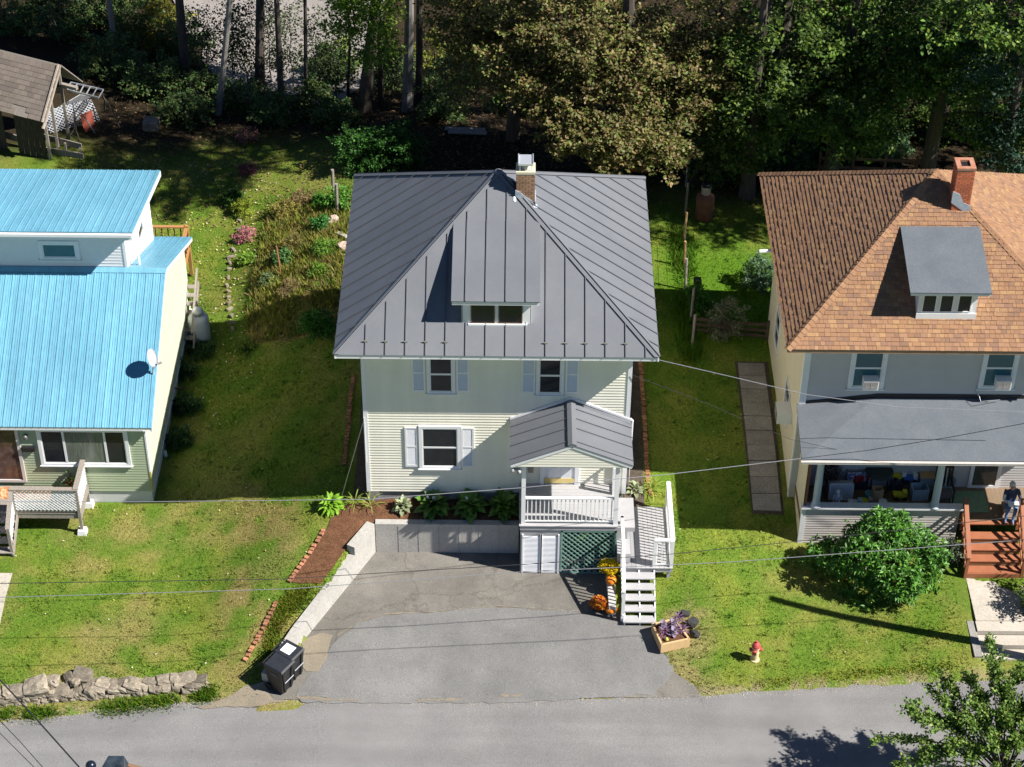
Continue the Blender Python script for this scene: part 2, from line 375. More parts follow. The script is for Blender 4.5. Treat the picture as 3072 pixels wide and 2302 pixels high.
# driveway: old brown-grey tar by the house, lighter newer tar towards the road
m_tar_old = mat('old_tar', (.15, .142, .13), (.225, .207, .18), scale=1.1, rough=.92, fine=1, fscale=45, famt=.28, bump=.6, bscale=50, spec=.2, stain=.2, crack=.3)
m_tar_new = mat('driveway_tar', (.176, .174, .170), (.232, .229, .221), scale=1.0, rough=.92, fine=1, fscale=48, famt=.35, bump=.8, bscale=55, spec=.2, stain=.13)
m_sand = mat('drifted_sand', (.255, .215, .155), (.2, .175, .135), scale=3, rough=.95, fine=1, fscale=50, famt=.3, bump=.5)
drape('driveway', DRIVE[:11]+[(6.0, -6.72), (-6.3, -6.96)]+DRIVE[12:], lambda x, y: np.maximum(zdrive(y), np.where(y < -6.0, zroad(x)+.004, -9)), m_tar_old, res=.5, dz=.0)
lower = [PZ(px, py, -1.7)[:2] for px, py in ((1010, 1920), (1075, 1868), (1160, 1845), (1280, 1838), (1380, 1830), (1500, 1822), (1640, 1832), (1720, 1836), (1880, 1872), (1990, 1892), (2008, 1965), (2022, 2012), (1960, 2075), (1500, 2098), (900, 2096), (885, 2075), (965, 1970))]
drape('driveway_apron', wob([tuple(map(float, p)) for p in lower], .05, .25, 3), lambda x, y: np.maximum(zdrive(y), np.where(y < -6.0, zroad(x)+.004, -9)), m_tar_new, res=.5, dz=.009)
seam = [(905, 1925), (960, 1895), (1000, 1905), (985, 1965), (960, 2010), (920, 2010), (898, 1985)]
drape('sand_patch', wob([tuple(map(float, PZ(a, b, -1.72)[:2])) for a, b in seam], .06, .2, 8), lambda x, y: zdrive(y), m_sand, res=.3, dz=.014)
for k, line in enumerate(([(1010, 1905), (1080, 1862), (1160, 1842), (1290, 1836), (1390, 1828), (1500, 1820), (1640, 1828), (1735, 1834)], [(890, 2092), (1000, 2100), (1075, 2101)], [(1250, 2101), (1350, 2099), (1400, 2096)], [(1505, 2089), (1570, 2086)])):
    P = [PZ(a, b, -1.7 if k == 0 else -1.85) for a, b in line]; w = .014 if k == 0 else .035
    up = [(float(p[0]), float(p[1]+w)) for p in P]; dn = [(float(p[0]), float(p[1]-w)) for p in P][::-1]
    drape('weedy_crack_soil', wob(up+dn, (.022 if k == 0 else .04), .12, 5+k), lambda x, y: np.maximum(zdrive(y), np.where(y < -6.0, zroad(x)+.004, -9)), m_sand, res=.3, dz=.016)
drape('sandy_shoulder', wob([tuple(map(float, PZ(a, b, -1.93)[:2])) for a, b in ((590, 2118), (760, 2068), (895, 2062), (905, 2092), (770, 2122))], .07, .2, 18), lambda x, y: np.maximum(zt(x, y), np.where(y < yroad(x)+.1, zroad(x), -9)), m_sand, res=.25, dz=.02)
# gravel lot behind the woods
m_gravel = mat('pale_gravel', (.29, .26, .245), (.22, .20, .185), scale=1.2, rough=.95, fine=1, fscale=20, famt=.2, bump=.5)
drape('gravel_lot', wob([(-11.2, 26.8), (-8.5, 26.0), (-6.8, 26.6), (-5.6, 30), (-5.0, 60), (-26, 60), (-13.3, 32)], .3, 1.0, 2), lambda x, y: zt(x, y), m_gravel, res=.9, dz=.09)
# mulch bed between the brick edging and the retaining wall, and along the front wall
m_mulch = mat('bark_mulch', (.09, .042, .022), (.17, .085, .045), scale=5, rough=.95, fine=1, fscale=30, famt=.45, bump=1.0, bscale=24, spec=.15)
_be = [tuple(map(float, PT(a, b)[:2])) for a, b in ((880, 1752), (872, 1745), (900, 1706), (930, 1664), (960, 1618), (980, 1586), (992, 1558))]
BED = [(-3.95, .02), (.65, .02), (.65, -.86), (-3.74, -.88), (-4.6, -2.05), (-5.22, -3.1)]+_be+[(-4.6, -.1)]
drape('mulch_bed', wob(BED, .03, .25, 6), zt, m_mulch, res=.25, dz=.035)
SIDE_SOIL = [(4.0, -.6), (4.62, -.6), (4.68, 3), (4.7, 9), (4.0, 9)]
m_soil = mat('damp_soil', (.05, .04, .032), (.11, .085, .06), scale=4, rough=.95, fine=1, fscale=30, famt=.4, bump=.8)
drape('side_soil', SIDE_SOIL, zt, m_soil, res=.3, dz=.03)
drape('side_soil_left', [(-4.0, .1), (-4.0, 9), (-4.5, 9), (-4.45, .1)], zt, m_soil, res=.3, dz=.03)

# ------------------------------------------------------------------ grass and litter, nobody could count them
m_blade = mat('grass_blade', (1, 1, 1), rough=.8, attr=True, transl=.25, spec=.15)
def blades(name, x, y, z, h, w, col, label, cat, mt=None):
    n = len(x); a = rng.uniform(0, 2*np.pi, n); lean = rng.uniform(.1, .9, n)*h
    b = rng.uniform(0, 2*np.pi, n)
    base = np.stack([x, y, z-.01], -1); dx = np.stack([np.cos(a), np.sin(a), 0*a], -1)*w[:, None]/2
    tip = base+np.stack([np.cos(b)*lean, np.sin(b)*lean, h], -1)
    V = np.stack([base-dx, base+dx, tip], 1).reshape(-1, 3)
    o = raw(name, V, np.arange(3*n).reshape(-1, 3), mt or m_blade, cols=col)
    return tag(o, label, cat, kind='stuff')
MULCH = BED; NOGRASS = [DRIVE, BED, SIDE_SOIL, [(-4.6, -.1), (4.1, -.1), (4.1, 9), (-4.6, 9)], [(-30, 1.3), (-10.9, 1.3), (-10.9, 11), (-30, 11)], [(9.1, -.9), (18, -.9), (18, 9.3), (9.1, 9.3)], [(14.0, -6.5), (17, -6.5), (17, -.9), (14.0, -.9)], [(8.02, .2), (9.2, .2), (9.2, 7.1), (8.02, 7.1)]]
def lawn_points(n, x0, x1, y0, y1, keep=None):
    x = rng.uniform(x0, x1, n); y = rng.uniform(y0, y1, n); ok = y > yroad(x)+.06
    for p in NOGRASS: ok &= ~inpoly(x, y, p)
    if keep is not None: ok &= keep(x, y)
    return x[ok], y[ok]
x, y = lawn_points(380000, -17.5, 17.5, -7.8, 22.0, lambda x, y: rng.uniform(0, 1, len(x)) < .35+.65*fbm(x, y, 1.1, 31))
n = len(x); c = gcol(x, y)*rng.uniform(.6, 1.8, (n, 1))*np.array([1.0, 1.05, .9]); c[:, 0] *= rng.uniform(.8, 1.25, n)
h = rng.uniform(.03, .085, n)*(.6+.8*fbm(x, y, .8, 7)); h *= np.where(inpoly(x, y, GARDEN), 1.7, 1)
blades('lawn_grass', x, y, zt(x, y), h, rng.uniform(.018, .045, n), c, 'short mown grass and weeds covering the yards', 'grass')
x, y = lawn_points(5200, -17, 17.5, -7.6, 17.0, lambda x, y: fbm(x, y, .9, 41)+rng.normal(0, .1, len(x)) > .5); k = 9; n = len(x)*k
x = np.repeat(x, k)+rng.normal(0, .035, n); y = np.repeat(y, k)+rng.normal(0, .035, n); c = gcol(x, y)*np.repeat(rng.uniform(.75, 1.6, (n//k, 1)), k, 0)*rng.uniform(.8, 1.25, (n, 1))*np.repeat(np.c_[rng.uniform(.6, 1.2, n//k), np.ones(n//k), np.full(n//k, .9)], k, 0)
blades('lawn_tufts', x, y, zt(x, y), rng.uniform(.05, .12, n), rng.uniform(.02, .045, n), c, 'taller tufts and weeds standing out of the lawns', 'grass')
# taller weeds along edges
def weeds(name, line, n, spread, hmin, hmax, col, label):
    P = np.array([PT(a, b) for a, b in line]); seg = rng.integers(0, len(P)-1, n); t = rng.uniform(0, 1, n)[:, None]
    q = P[seg]*(1-t)+P[seg+1]*t; cl = vnoise(q[:, 0], q[:, 1], 1.9, 77)+rng.normal(0, .12, n) > .5
    x = q[:, 0]+rng.normal(0, spread, n); y = q[:, 1]+rng.normal(0, spread, n); x, y = x[cl], y[cl]; n = len(x)
    c = np.array(col)*rng.uniform(.6, 1.6, (n, 1)); c[:, 0] *= rng.uniform(.7, 2.0, n)
    return blades(name, x, y, zt(x, y), rng.uniform(hmin, hmax, n), rng.uniform(.02, .05, n), c, label, 'weeds')
weeds('verge_weeds', [(0, 2150), (300, 2140), (560, 2100), (640, 2085)], 9000, .13, .08, .22, (.07, .17, .012), 'leafy green weeds between the stone wall and the road')
weeds('wall_foot_weeds', [(770, 2040), (850, 1830), (900, 1790), (980, 1740)], 6000, .16, .06, .16, (.10, .17, .015), 'low green weeds beside the sloping concrete wall')
weeds('fence_weeds', [(2045, 700), (2058, 850), (2062, 950), (2070, 1080)], 9000, .2, .1, .35, (.06, .17, .012), 'bright green weeds along the wire fence')
weeds('path_weeds', [(2352, 1060), (2368, 1200), (2382, 1330), (2398, 1480)], 3500, .07, .05, .16, (.06, .13, .015), 'low weeds between the slab path and the tan wall')
weeds('road_edge_weeds', [(2060, 2060), (2300, 2050), (2600, 2020), (2900, 2000)], 2600, .1, .03, .09, (.14, .22, .02), 'grass fringe along the right road edge')
weeds('crack_weeds', [(890, 2090), (1000, 2100), (1250, 2101), (1400, 2098), (1560, 2086)], 900, .04, .03, .09, (.2, .16, .04), 'dry grass growing in the driveway joint')
x = rng.uniform(-9, -4.7, 30000); y = rng.uniform(8.5, 17.2, 30000); ok = inpoly(x, y, GARDEN) & (fbm(x, y, 1.2, 51)+rng.normal(0, .08, 30000) > .44); x, y = x[ok], y[ok]; n = len(x)
pw = np.array([(.24, .27, .04), (.26, .22, .07), (.19, .25, .03), (.30, .28, .06), (.22, .17, .07), (.13, .23, .03)]); ci = (vnoise(x, y, 1.7, 61)*5.99+rng.normal(0, .8, n)).clip(0, 5.99).astype(int)
blades('garden_weeds', x, y, zt(x, y), rng.uniform(.08, .34, n), rng.uniform(.03, .075, n), pw[ci]*rng.uniform(.6, 1.35, (n, 1)), 'overgrown yellow-green and brown weeds filling the side garden', 'weeds')
# fallen leaves
m_litter = mat('fallen_leaf', (1, 1, 1), rough=.8, attr=True, spec=.2)
def flat_leaves(name, x, y, s, pal, label):
    n = len(x); z = zt(x, y)+rng.uniform(.03, .06, n); a = rng.uniform(0, 6.28, n); tl = rng.uniform(-.5, .5, n)
    e1 = np.stack([np.cos(a), np.sin(a), tl], -1)*s[:, None]; e2 = np.stack([-np.sin(a), np.cos(a), tl*.3], -1)*s[:, None]*.6
    p = np.stack([x, y, z], -1); V = np.stack([p-e1, p-e2, p+e1, p+e2], 1).reshape(-1, 3)
    c = np.array(pal)[rng.integers(0, len(pal), n)]*rng.uniform(.7, 1.2, (n, 1))
    return tag(raw(name, V, np.arange(4*n).reshape(-1, 4), m_litter, cols=c), label, 'leaves', kind='stuff')
PAL = [(.55, .42, .14), (.6, .52, .3), (.5, .45, .1), (.3, .17, .07), (.6, .55, .4)]
x, y = lawn_points(1500, -17, -8.4, 5, 21); flat_leaves('fallen_leaves', x, y, rng.uniform(.025, .055, len(x)), PAL, 'pale yellow leaves fallen on the left back lawn')
x, y = lawn_points(450, -16, 17, -6.5, 9); flat_leaves('scattered_leaves', x, y, rng.uniform(.02, .045, len(x)), PAL, 'few dry leaves scattered over the front yards')
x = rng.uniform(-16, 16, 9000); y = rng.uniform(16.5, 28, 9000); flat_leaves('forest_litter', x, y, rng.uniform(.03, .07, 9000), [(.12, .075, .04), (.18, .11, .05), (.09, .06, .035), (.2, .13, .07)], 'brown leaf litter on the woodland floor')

n = 2600; x = rng.uniform(-15, 15.5, n); y = yroad(x)+rng.normal(-.05, .10, n); m_grit = m_litter; s_ = rng.uniform(.008, .024, n)
zz = np.maximum(zt(x, y), np.where(y < yroad(x)+.05, zroad(x), -9)); a = rng.uniform(0, 6.28, n); e1 = np.stack([np.cos(a), np.sin(a), 0*a], -1)*s_[:, None]; e2 = np.stack([-np.sin(a), np.cos(a), 0*a], -1)*s_[:, None]*.8; p = np.stack([x, y, zz+.004], -1); up_ = np.array([0, 0, 1])*s_[:, None]
V = np.stack([p-e1-e2, p+e1-e2, p+e2, p+up_], 1).reshape(-1, 3); i4 = np.arange(n)*4; Fg = np.concatenate([np.stack([i4, i4+1, i4+3], -1), np.stack([i4+1, i4+2, i4+3], -1), np.stack([i4+2, i4, i4+3], -1)])
tag(raw('road_grit', V, Fg, m_grit, cols=np.tile(np.array([(.34, .3, .25), (.26, .24, .22), (.42, .37, .3)])[rng.integers(0, 3, n)], (3, 1))), 'loose grit and pebbles along the road edge', 'gravel', kind='stuff')

# ------------------------------------------------------------------ shared building materials and builders
m_white = mat('white_paint', (.74, .75, .77), (.80, .80, .80), scale=6, rough=.45, spec=.4)
m_vinyl = mat('white_vinyl', (.82, .82, .81), (.86, .86, .85), scale=5, rough=.35)
m_cream = mat('cream_siding', (.80, .77, .65), (.85, .82, .70), scale=1.5, rough=.5, spec=.35)
m_greysid = mat('grey_siding', (.50, .48, .47), (.56, .54, .53), scale=1.5, rough=.55)
m_tan = mat('tan_siding', (.60, .53, .37), (.66, .59, .43), scale=1.0, rough=.6)
m_green = mat('sage_siding', (.36, .42, .28), (.42, .48, .33), scale=1.2, rough=.55)
m_palegreen = mat('pale_green_siding', (.55, .57, .42), (.60, .62, .47), scale=1.0, rough=.55)
m_metal = mat('grey_metal_roof', (.138, .146, .163), (.168, .176, .191), scale=.5, rough=.42, metal=.0, spec=.55, fine=1, fscale=14, famt=.02, stain=.06, bump=.35, bscale=1.3)
m_seam = mat('metal_seam', (.095, .10, .118), (.12, .125, .14), scale=3, rough=.45, spec=.5)
m_blue = mat('blue_metal_roof', (.135, .355, .48), (.17, .40, .53), scale=.7, rough=.42, spec=.5, fine=1, fscale=7, famt=.07, stain=.10, stretch=(1.4, .5, .5), streak=(3.5, .12, .3, .07))
m_glass = mat('window_glass', (.011, .013, .017), (.026, .028, .033), scale=2, rough=.08, spec=.35)
m_teal = mat('teal_glass', (.02, .09, .11), (.03, .13, .16), scale=2, rough=.08, spec=.5)
m_concrete = mat('concrete', (.40, .385, .36), (.50, .485, .46), scale=1.2, rough=.9, fine=1, fscale=25, famt=.12, bump=.3)
m_oldcon = mat('old_concrete', (.20, .195, .185), (.34, .32, .29), scale=1.6, rough=.92, fine=1, fscale=20, famt=.2, bump=.5)
m_found = mat('grey_foundation', (.22, .22, .23), (.34, .33, .32), scale=2, rough=.9, fine=1, fscale=22, famt=.2)
m_pdeck = mat('grey_deck_paint', (.36, .355, .365), (.42, .415, .42), scale=3, rough=.55, stretch=(1, 1, 6))
m_brick = mat('brick', (.30, .13, .075), (.42, .20, .11), scale=5, rough=.9, fine=1, fscale=40, famt=.25, rnd=.3, bump=.4)
m_mortar = mat('mortar', (.50, .45, .38), (.40, .36, .30), scale=6, rough=.95)
m_flash = mat('lead_flashing', (.34, .40, .48), (.55, .60, .66), scale=9, rough=.45, metal=.3)
m_galv = mat('galvanised_cap', (.72, .75, .80), (.80, .82, .85), scale=8, rough=.3, metal=.6)
m_black = mat('black_plastic', (.012, .012, .014), (.02, .02, .022), scale=8, rough=.42)
m_wire = mat('wire_black', (.03, .03, .034), rough=.6)
m_wirel = mat('wire_aluminium', (.36, .36, .38), rough=.4, metal=.5)
m_oldwood = mat('weathered_wood', (.20, .175, .15), (.36, .32, .275), scale=3, rough=.9, stretch=(8, 8, 1.2), fine=1, fscale=30, famt=.25)
m_greenlat = mat('green_lattice_paint', (.16, .30, .25), (.22, .36, .30), scale=6, rough=.6)

def siding(o_x, name, m, parent, A, B, z0, z1, exposure=.105, lip=.018, lo=None, hi=None):
    """overlapping boards from plan point A to plan point B (outside is on the right hand when walking A to B); lo/hi: z -> fraction range"""
    A = Vector((A[0], A[1], 0)); B = Vector((B[0], B[1], 0)); d = B-A; n = Vector((d.y, -d.x, 0)).normalized()
    mb = MB(); k = int(math.ceil((z1-z0)/exposure))
    for i in range(k):
        a = z0+i*exposure; b = min(a+exposure, z1)
        def rg(z): return (lo(z) if lo else 0.0, hi(z) if hi else 1.0)
        la, ha = rg(a); lb, hb = rg(b)
        if ha-la < .002 and hb-lb < .002: continue
        p = [A+d*la+n*lip, A+d*ha+n*lip, A+d*hb+n*.002, A+d*lb+n*.002]
        zz = [a, a, b, b]; q = [v+Vector((0, 0, z)) for v, z in zip(p, zz)]
        q2 = [A+d*la-n*.01+Vector((0, 0, a)), A+d*ha-n*.01+Vector((0, 0, a))]
        mb.add(q+q2, [(0, 1, 2, 3), (4, 5, 1, 0)])
    return mb.build(name, m, parent)

def window(parent, x0, x1, z0, z1, Y, nrm=-1, bars=1, trim=.09, glass=None, sill=True, m=None, split=None, label=None):
    """double-hung window on a wall facing -Y; returns the window part with panes below it"""
    m = m or m_white; mb = MB(); y1 = Y+.01; y0 = Y-.07
    for a, b, c, d in ((x0, x0+trim, z0, z1), (x1-trim, x1, z0, z1), (x0+trim, x1-trim, z1-trim, z1), (x0+trim, x1-trim, z0, z0+trim*.7)):
        mb.box(a, b, y0, y1, c, d)
    ix0, ix1, iz0, iz1 = x0+trim, x1-trim, z0+trim*.7, z1-trim; mid = (iz0+iz1)/2
    f = .035
    cells = [(ix0, ix1, iz0, mid, Y-.040), (ix0, ix1, mid, iz1, Y-.047)] if split is None else [(ix0+(ix1-ix0)*split[i], ix0+(ix1-ix0)*split[i+1], iz0, iz1, Y-.042) for i in range(len(split)-1)]
    for a, b, c, d, yy in cells:
        for e in ((a, a+f, c, d), (b-f, b, c, d), (a+f, b-f, c, c+f), (a+f, b-f, d-f, d)): mb.box(e[0], e[1], yy-.012, Y+.004, e[2], e[3])
    w = mb.build('window', m, parent)
    if label: w['label'] = label
    for a, b, c, d, yy in cells: MB().box(a+f, b-f, yy+.004, yy+.012, c+f, d-f).build('pane', glass or m_glass, w)
    if sill: MB().box(x0-.04, x1+.04, Y-.10, Y+.0, z0-.035, z0-.002).build('sill', m, w)
    return w
def shutter(parent, x0, x1, z0, z1, Y):
    mb = MB(); t = .055; y0 = Y-.05; mid = (z0+z1)/2+.02
    for e in ((x0, x0+t, z0, z1), (x1-t, x1, z0, z1), (x0+t, x1-t, z0, z0+t*1.3), (x0+t, x1-t, z1-t, z1), (x0+t, x1-t, mid-t/2, mid+t/2)): mb.box(e[0], e[1], y0, Y-.012, e[2], e[3])
    s = mb.build('shutter', m_white, parent)
    lv = MB(); z = z0+t*1.3+.012
    while z < z1-t-.02:
        if not (mid-t/2-.02 < z < mid+t/2): lv.add([(x0+t, Y-.044, z), (x1-t, Y-.044, z), (x1-t, Y-.02, z+.026), (x0+t, Y-.02, z+.026), (x0+t, Y-.018, z), (x1-t, Y-.018, z)], [(0, 1, 2, 3), (4, 5, 1, 0)])
        z += .032
    lv.box(x0+t, x1-t, Y-.018, Y-.012, z0+t, z1-t)
    lv.build('louvre', m_white, s)
    return s
def clip_strip(poly, a, b):
    """cut a 2-D polygon to a <= u <= b"""
    def cut(P, f):
        out = []
        for i in range(len(P)):
            p, q = P[i], P[(i+1) % len(P)]; fp, fq = f(p), f(q)
            if fp >= 0: out.append(p)
            if (fp >= 0) != (fq >= 0):
                t = fp/(fp-fq); out.append((p[0]+(q[0]-p[0])*t, p[1]+(q[1]-p[1])*t))
        return out
    P = cut(list(poly), lambda p: p[0]-a)
    return cut(P, lambda p: b-p[0]) if len(P) > 2 else []
def seam_face(parent, O, U, V, poly, seams, m_p, m_s, th=.02, hs=.038, ws=.022, stuff_name='panel', seam_gap=0.05, minor=0):
    """metal sheets on a roof face: O origin, U along the eave, V up the slope, poly in (u,v); one sheet between two seams, seams stand proud"""
    O, U, V = Vector(O), Vector(U).normalized(), Vector(V).normalized(); N = U.cross(V).normalized()
    if N.z < 0: N = -N
    us = [p[0] for p in poly]; cuts = [min(us)]+[s for s in seams if min(us)+.02 < s < max(us)-.02]+[max(us)]
    for a, b in zip(cuts[:-1], cuts[1:]):
        P = clip_strip(poly, a+.002, b-.002)
        if len(P) < 3: continue
        pb = MB().prism([O+U*u+V*v for u, v in P], N*th)
        for i in range(minor):
            uu = a+(b-a)*(i+1)/(minor+1); Q = clip_strip(poly, uu-.004, uu+.004)
            if len(Q) > 2: v0, v1 = min(q[1] for q in Q), max(q[1] for q in Q); pb.bar(O+U*uu+V*v0+N*(th+.004), O+U*uu+V*v1+N*(th+.004), .014, .012, up=N)
        pb.build(stuff_name, m_p, parent)
    for s in cuts[1:-1]:
        P = clip_strip(poly, s-.004, s+.004)
        if len(P) < 3: continue
        v0 = min(p[1] for p in P); v1 = max(p[1] for p in P)-seam_gap
        if v1-v0 < .12: continue
        a = O+U*s+V*v0+N*(th+hs/2); b = O+U*s+V*v1+N*(th+hs/2)
        MB().bar(a, b, ws, hs, up=N).build('seam', m_s, parent)
BRICK1 = MB().box(-.1, .1, -.047, .047, -.03, .03).mesh('brick', mat('brown_brick', (.25, .135, .08), (.36, .215, .13), scale=5, rough=.9, fine=1, fscale=40, famt=.25, rnd=.25))
BRICK = MB().box(-.1, .1, -.047, .047, -.03, .03).mesh('brick', m_brick)
def chimney(parent, cx, cy, wx, wy, z0, z1, name='chimney', mort=None, bmesh_=None):
    c = MB().box(cx-wx/2+.008, cx+wx/2-.008, cy-wy/2+.008, cy+wy/2-.008, z0, z1-.01).build(name, mort or m_mortar, parent)
    bm = bmesh_ or BRICK; k = 0; z = z0+.035
    while z+.03 <= z1:
        off = (k % 2)*.105
        for ax, L, fixed in (('x', wx, cy-wy/2+.044), ('y', wy, cx-wx/2+.044), ('y', wy, cx+wx/2-.044)):
            n = max(1, round(L/.21)); step = L/n
            us = [-L/2+step*(i+.5)+(step/2 if k % 2 else 0) for i in range(n)]
            for u in us:
                lo, hi = max(-L/2, u-step/2+.006), min(L/2, u+step/2-.006)
                if hi-lo < .03: continue
                if u > L/2: continue
                pieces = [(lo, hi)]
                if k % 2 and u == us[0]: pieces.append((-L/2+.002, u-step/2-.006))
                for a, b in pieces:
                    if b-a < .03: continue
                    s = (b-a)/.2; u2 = (a+b)/2
                    if ax == 'x': place('brick', bm, c, (cx+u2, fixed, z), scale=(s, 1, 1))
                    else: place('brick', bm, c, (fixed, cy+u2, z), rot=(0, 0, R(90)), scale=(s, 1, 1))
        z += .074; k += 1
    return c

# ================================================================== MAIN HOUSE
mh = thing('house', 'cream two-storey house with grey standing-seam pyramid roof, between the two neighbours', 'house', (0, 0, -.45))
HW, HD, EZ, AZ, HS, OV = 3.96, 7.92, 5.909, 9.174, 4.692, .732
CX, CYh = 0.0, -OV+HS
sd = siding(0, 'wall', mat('cream_front', (.83, .80, .67), (.88, .85, .72), scale=.8, rough=.5, stain=.04, streak=(2.2, 1, .12, .05)), mh, (-HW, 0), (HW, 0), 0, EZ-.12, .105, .022)
for A, B in (((HW, 0), (HW, HD)), ((HW, HD), (-HW, HD)), ((-HW, HD), (-HW, 0))): siding(0, 'wall', m_cream, mh, A, B, 0, EZ-.12)
MB().box(-HW+.012, HW-.012, .012, HD-.012, -.02, EZ-.1).build('wall_core', m_cream, mh)
MB().box(-HW+.04, HW-.04, .04, HD-.04, -1.9, -.02).build('foundation', m_found, mh)
MB().box(-HW-.02, -HW+.34, -.02, .1, -.6, -.005).build('foundation_pier', m_oldcon, mh)
for x in (-HW, HW):
    s = 1 if x > 0 else -1
    MB().box(x-s*.09, x+s*.035, -.035, .06, -.01, EZ-.12).build('corner_board', m_white, mh)
    MB().box(x-s*.01, x+s*.035, .062, .16, -.01, EZ-.12).build('corner_board', m_white, mh)
MB().box(CX-HS+.05, CX+HS-.05, -OV+.05, -OV+2*HS-.05, EZ-.13, EZ-.10).build('soffit', m_white, mh)
fa = MB()
for a, b in (((-HS, -OV), (HS, -OV)), ((HS, -OV), (HS, -OV+2*HS)), ((HS, -OV+2*HS), (-HS, -OV+2*HS)), ((-HS, -OV+2*HS), (-HS, -OV))):
    v = (Vector((0, CYh, 0))-Vector(((a[0]+b[0])/2, (a[1]+b[1])/2, 0))).normalized()*.03
    fa.bar(Vector((a[0], a[1], EZ-.07))+v, Vector((b[0], b[1], EZ-.07))+v, .03, .14)
fa.build('fascia', m_white, mh)
# windows and shutters
def wx(px, py=1300): return float(PY(px, py, 0)[0])
def wz(px, py): return float(PY(px, py, 0)[2])
for (a, b, py, shl, shr) in ((1280, 1366, 1177, (1235, 1276), (1368.5, 1408)), (1608, 1692, 1181, (1564, 1606), (1696, 1737))):
    z0 = wz(a, py); z1 = z0+1.48
    window(mh, wx(a, 1130), wx(b, 1130), z0, z1, 0)
    for s in (shl, shr): shutter(mh, wx(s[0], 1130), wx(s[1], 1130), z0+.05, z1-.02, 0)
z0 = wz(1255, 1402); z1 = wz(1258, 1275)
window(mh, wx(1256), wx(1382), z0, z1, 0, trim=.1)
for s in ((1214, 1253), (1383.5, 1422)): shutter(mh, wx(s[0]), wx(s[1]), z0+.06, z1-.07, 0)
# roof
roof = MB().box(-.05, .05, CYh-.05, CYh+.05, AZ-.35, AZ-.1).build('roof', m_seam, mh)
sl_len = math.hypot(HS, AZ-EZ)
tri = [(-HS, 0), (HS, 0), (0, sl_len)]
fr_seams = [-3.79+.578*k for k in range(15)]
sd_seams = [-4.2+.578*k for k in range(16)]
c0 = Vector((CX, CYh, EZ))
def face(ang, seams):
    u = Vector((math.cos(ang), math.sin(ang), 0)); back = Vector((-u.y, u.x, 0))
    O = c0-back*HS; V = back*HS+Vector((0, 0, AZ-EZ))
    seam_face(roof, O, u, V, tri, seams, m_metal, m_seam)
    return O, u, V.normalized()
O_f, U_f, V_f = face(0, fr_seams); face(R(90), sd_seams); face(R(180), fr_seams); face(R(270), sd_seams)
N_f = U_f.cross(V_f)
apex = Vector((CX, CYh, AZ))
for cx, cy in ((-1, -1), (1, -1), (1, 1), (-1, 1)):
    e = Vector((CX+cx*HS, CYh+cy*HS, EZ)); d = (apex-e).normalized()
    mbh = MB()
    for nf in (Vector((cx*(AZ-EZ), 0, HS)).normalized(), Vector((0, cy*(AZ-EZ), HS)).normalized()):
        w = nf.cross(d).normalized()
        mid = Vector((0, CYh, EZ))
        if (e+w-mid).dot(Vector((nf.x, nf.y, 0))) > 1e9: w = -w
        c_ = Vector((CX+(cx*HS if nf.x else 0), CYh+(cy*HS if nf.y else 0), EZ))
        if w.dot(c_-e) < 0: w = -w
        b0 = nf*.050
        mbh.prism([e+b0, apex+b0, apex+b0+w*.10, e+b0+w*.10+d*.10], nf*.012)
    mbh.build('hip_cap', m_metal, roof)
MB().lathe([(.16, -.02), (.1, .05), (.02, .075)], apex, n=8).build('apex_cap', m_metal, roof)
for k in (0, 1, 2, 3, 4, 9, 10, 11, 12, 13):
    s = fr_seams[k]; p = O_f+U_f*s+V_f*.40+N_f*.06
    g = MB().box(-.04, .04, -.018, .018, -.02, .022).tube([(-.085, 0, .012), (.085, 0, .012)], .014, 8)
    o = place('snow_guard', g.mesh('snow_guard', mat('snow_guard_metal', (.36, .36, .3), rough=.4, metal=.6)), roof, p)
# roof dormer
DX0, DX1, DYF = -1.31, 1.24, .08
zpl = lambda y: EZ+(y+OV)*(AZ-EZ)/HS
dm = MB()
bx0, bx1 = -1.0, .98; zt0 = 7.33
dm.prism([(bx0, DYF, zpl(DYF)-.05), (bx1, DYF, zpl(DYF)-.05), (bx1, DYF, zt0), (bx0, DYF, zt0)], (0, 2.6, 0))
dorm = dm.build('dormer', m_white, mh)
A = Vector((DX0, -.16, 7.43)); Bk = Vector((DX0, 2.70, 8.29)); Vd = (Bk-A); Ld = Vd.length
dseams = [(1398-1356)/266*2.55+.0+k*.578+.0 for k in range(4)]
seam_face(dorm, A, (1, 0, 0), Vd, [(0, 0), (DX1-DX0, 0), (DX1-DX0, Ld), (0, Ld)], dseams, m_metal, m_seam, th=.03, seam_gap=.02)
ds = MB()
for xx in (bx0-.015, bx1-.015): ds.prism([(xx, DYF, zpl(DYF)-.05), (xx, DYF, zt0), (xx, 2.75, 8.2), (xx, 2.75, 8.1)], (.03, 0, 0))
ds.box(DX0+.02, DX1-.02, -.13, -.10, 7.30, 7.425)
ds.prism([(DX0+.02, -.12, 7.385), (DX1-.02, -.12, 7.385), (DX1-.02, 2.6, 8.21), (DX0+.02, 2.6, 8.21)], (0, 0, -.05))
ds.build('dormer_trim', m_white, dorm)
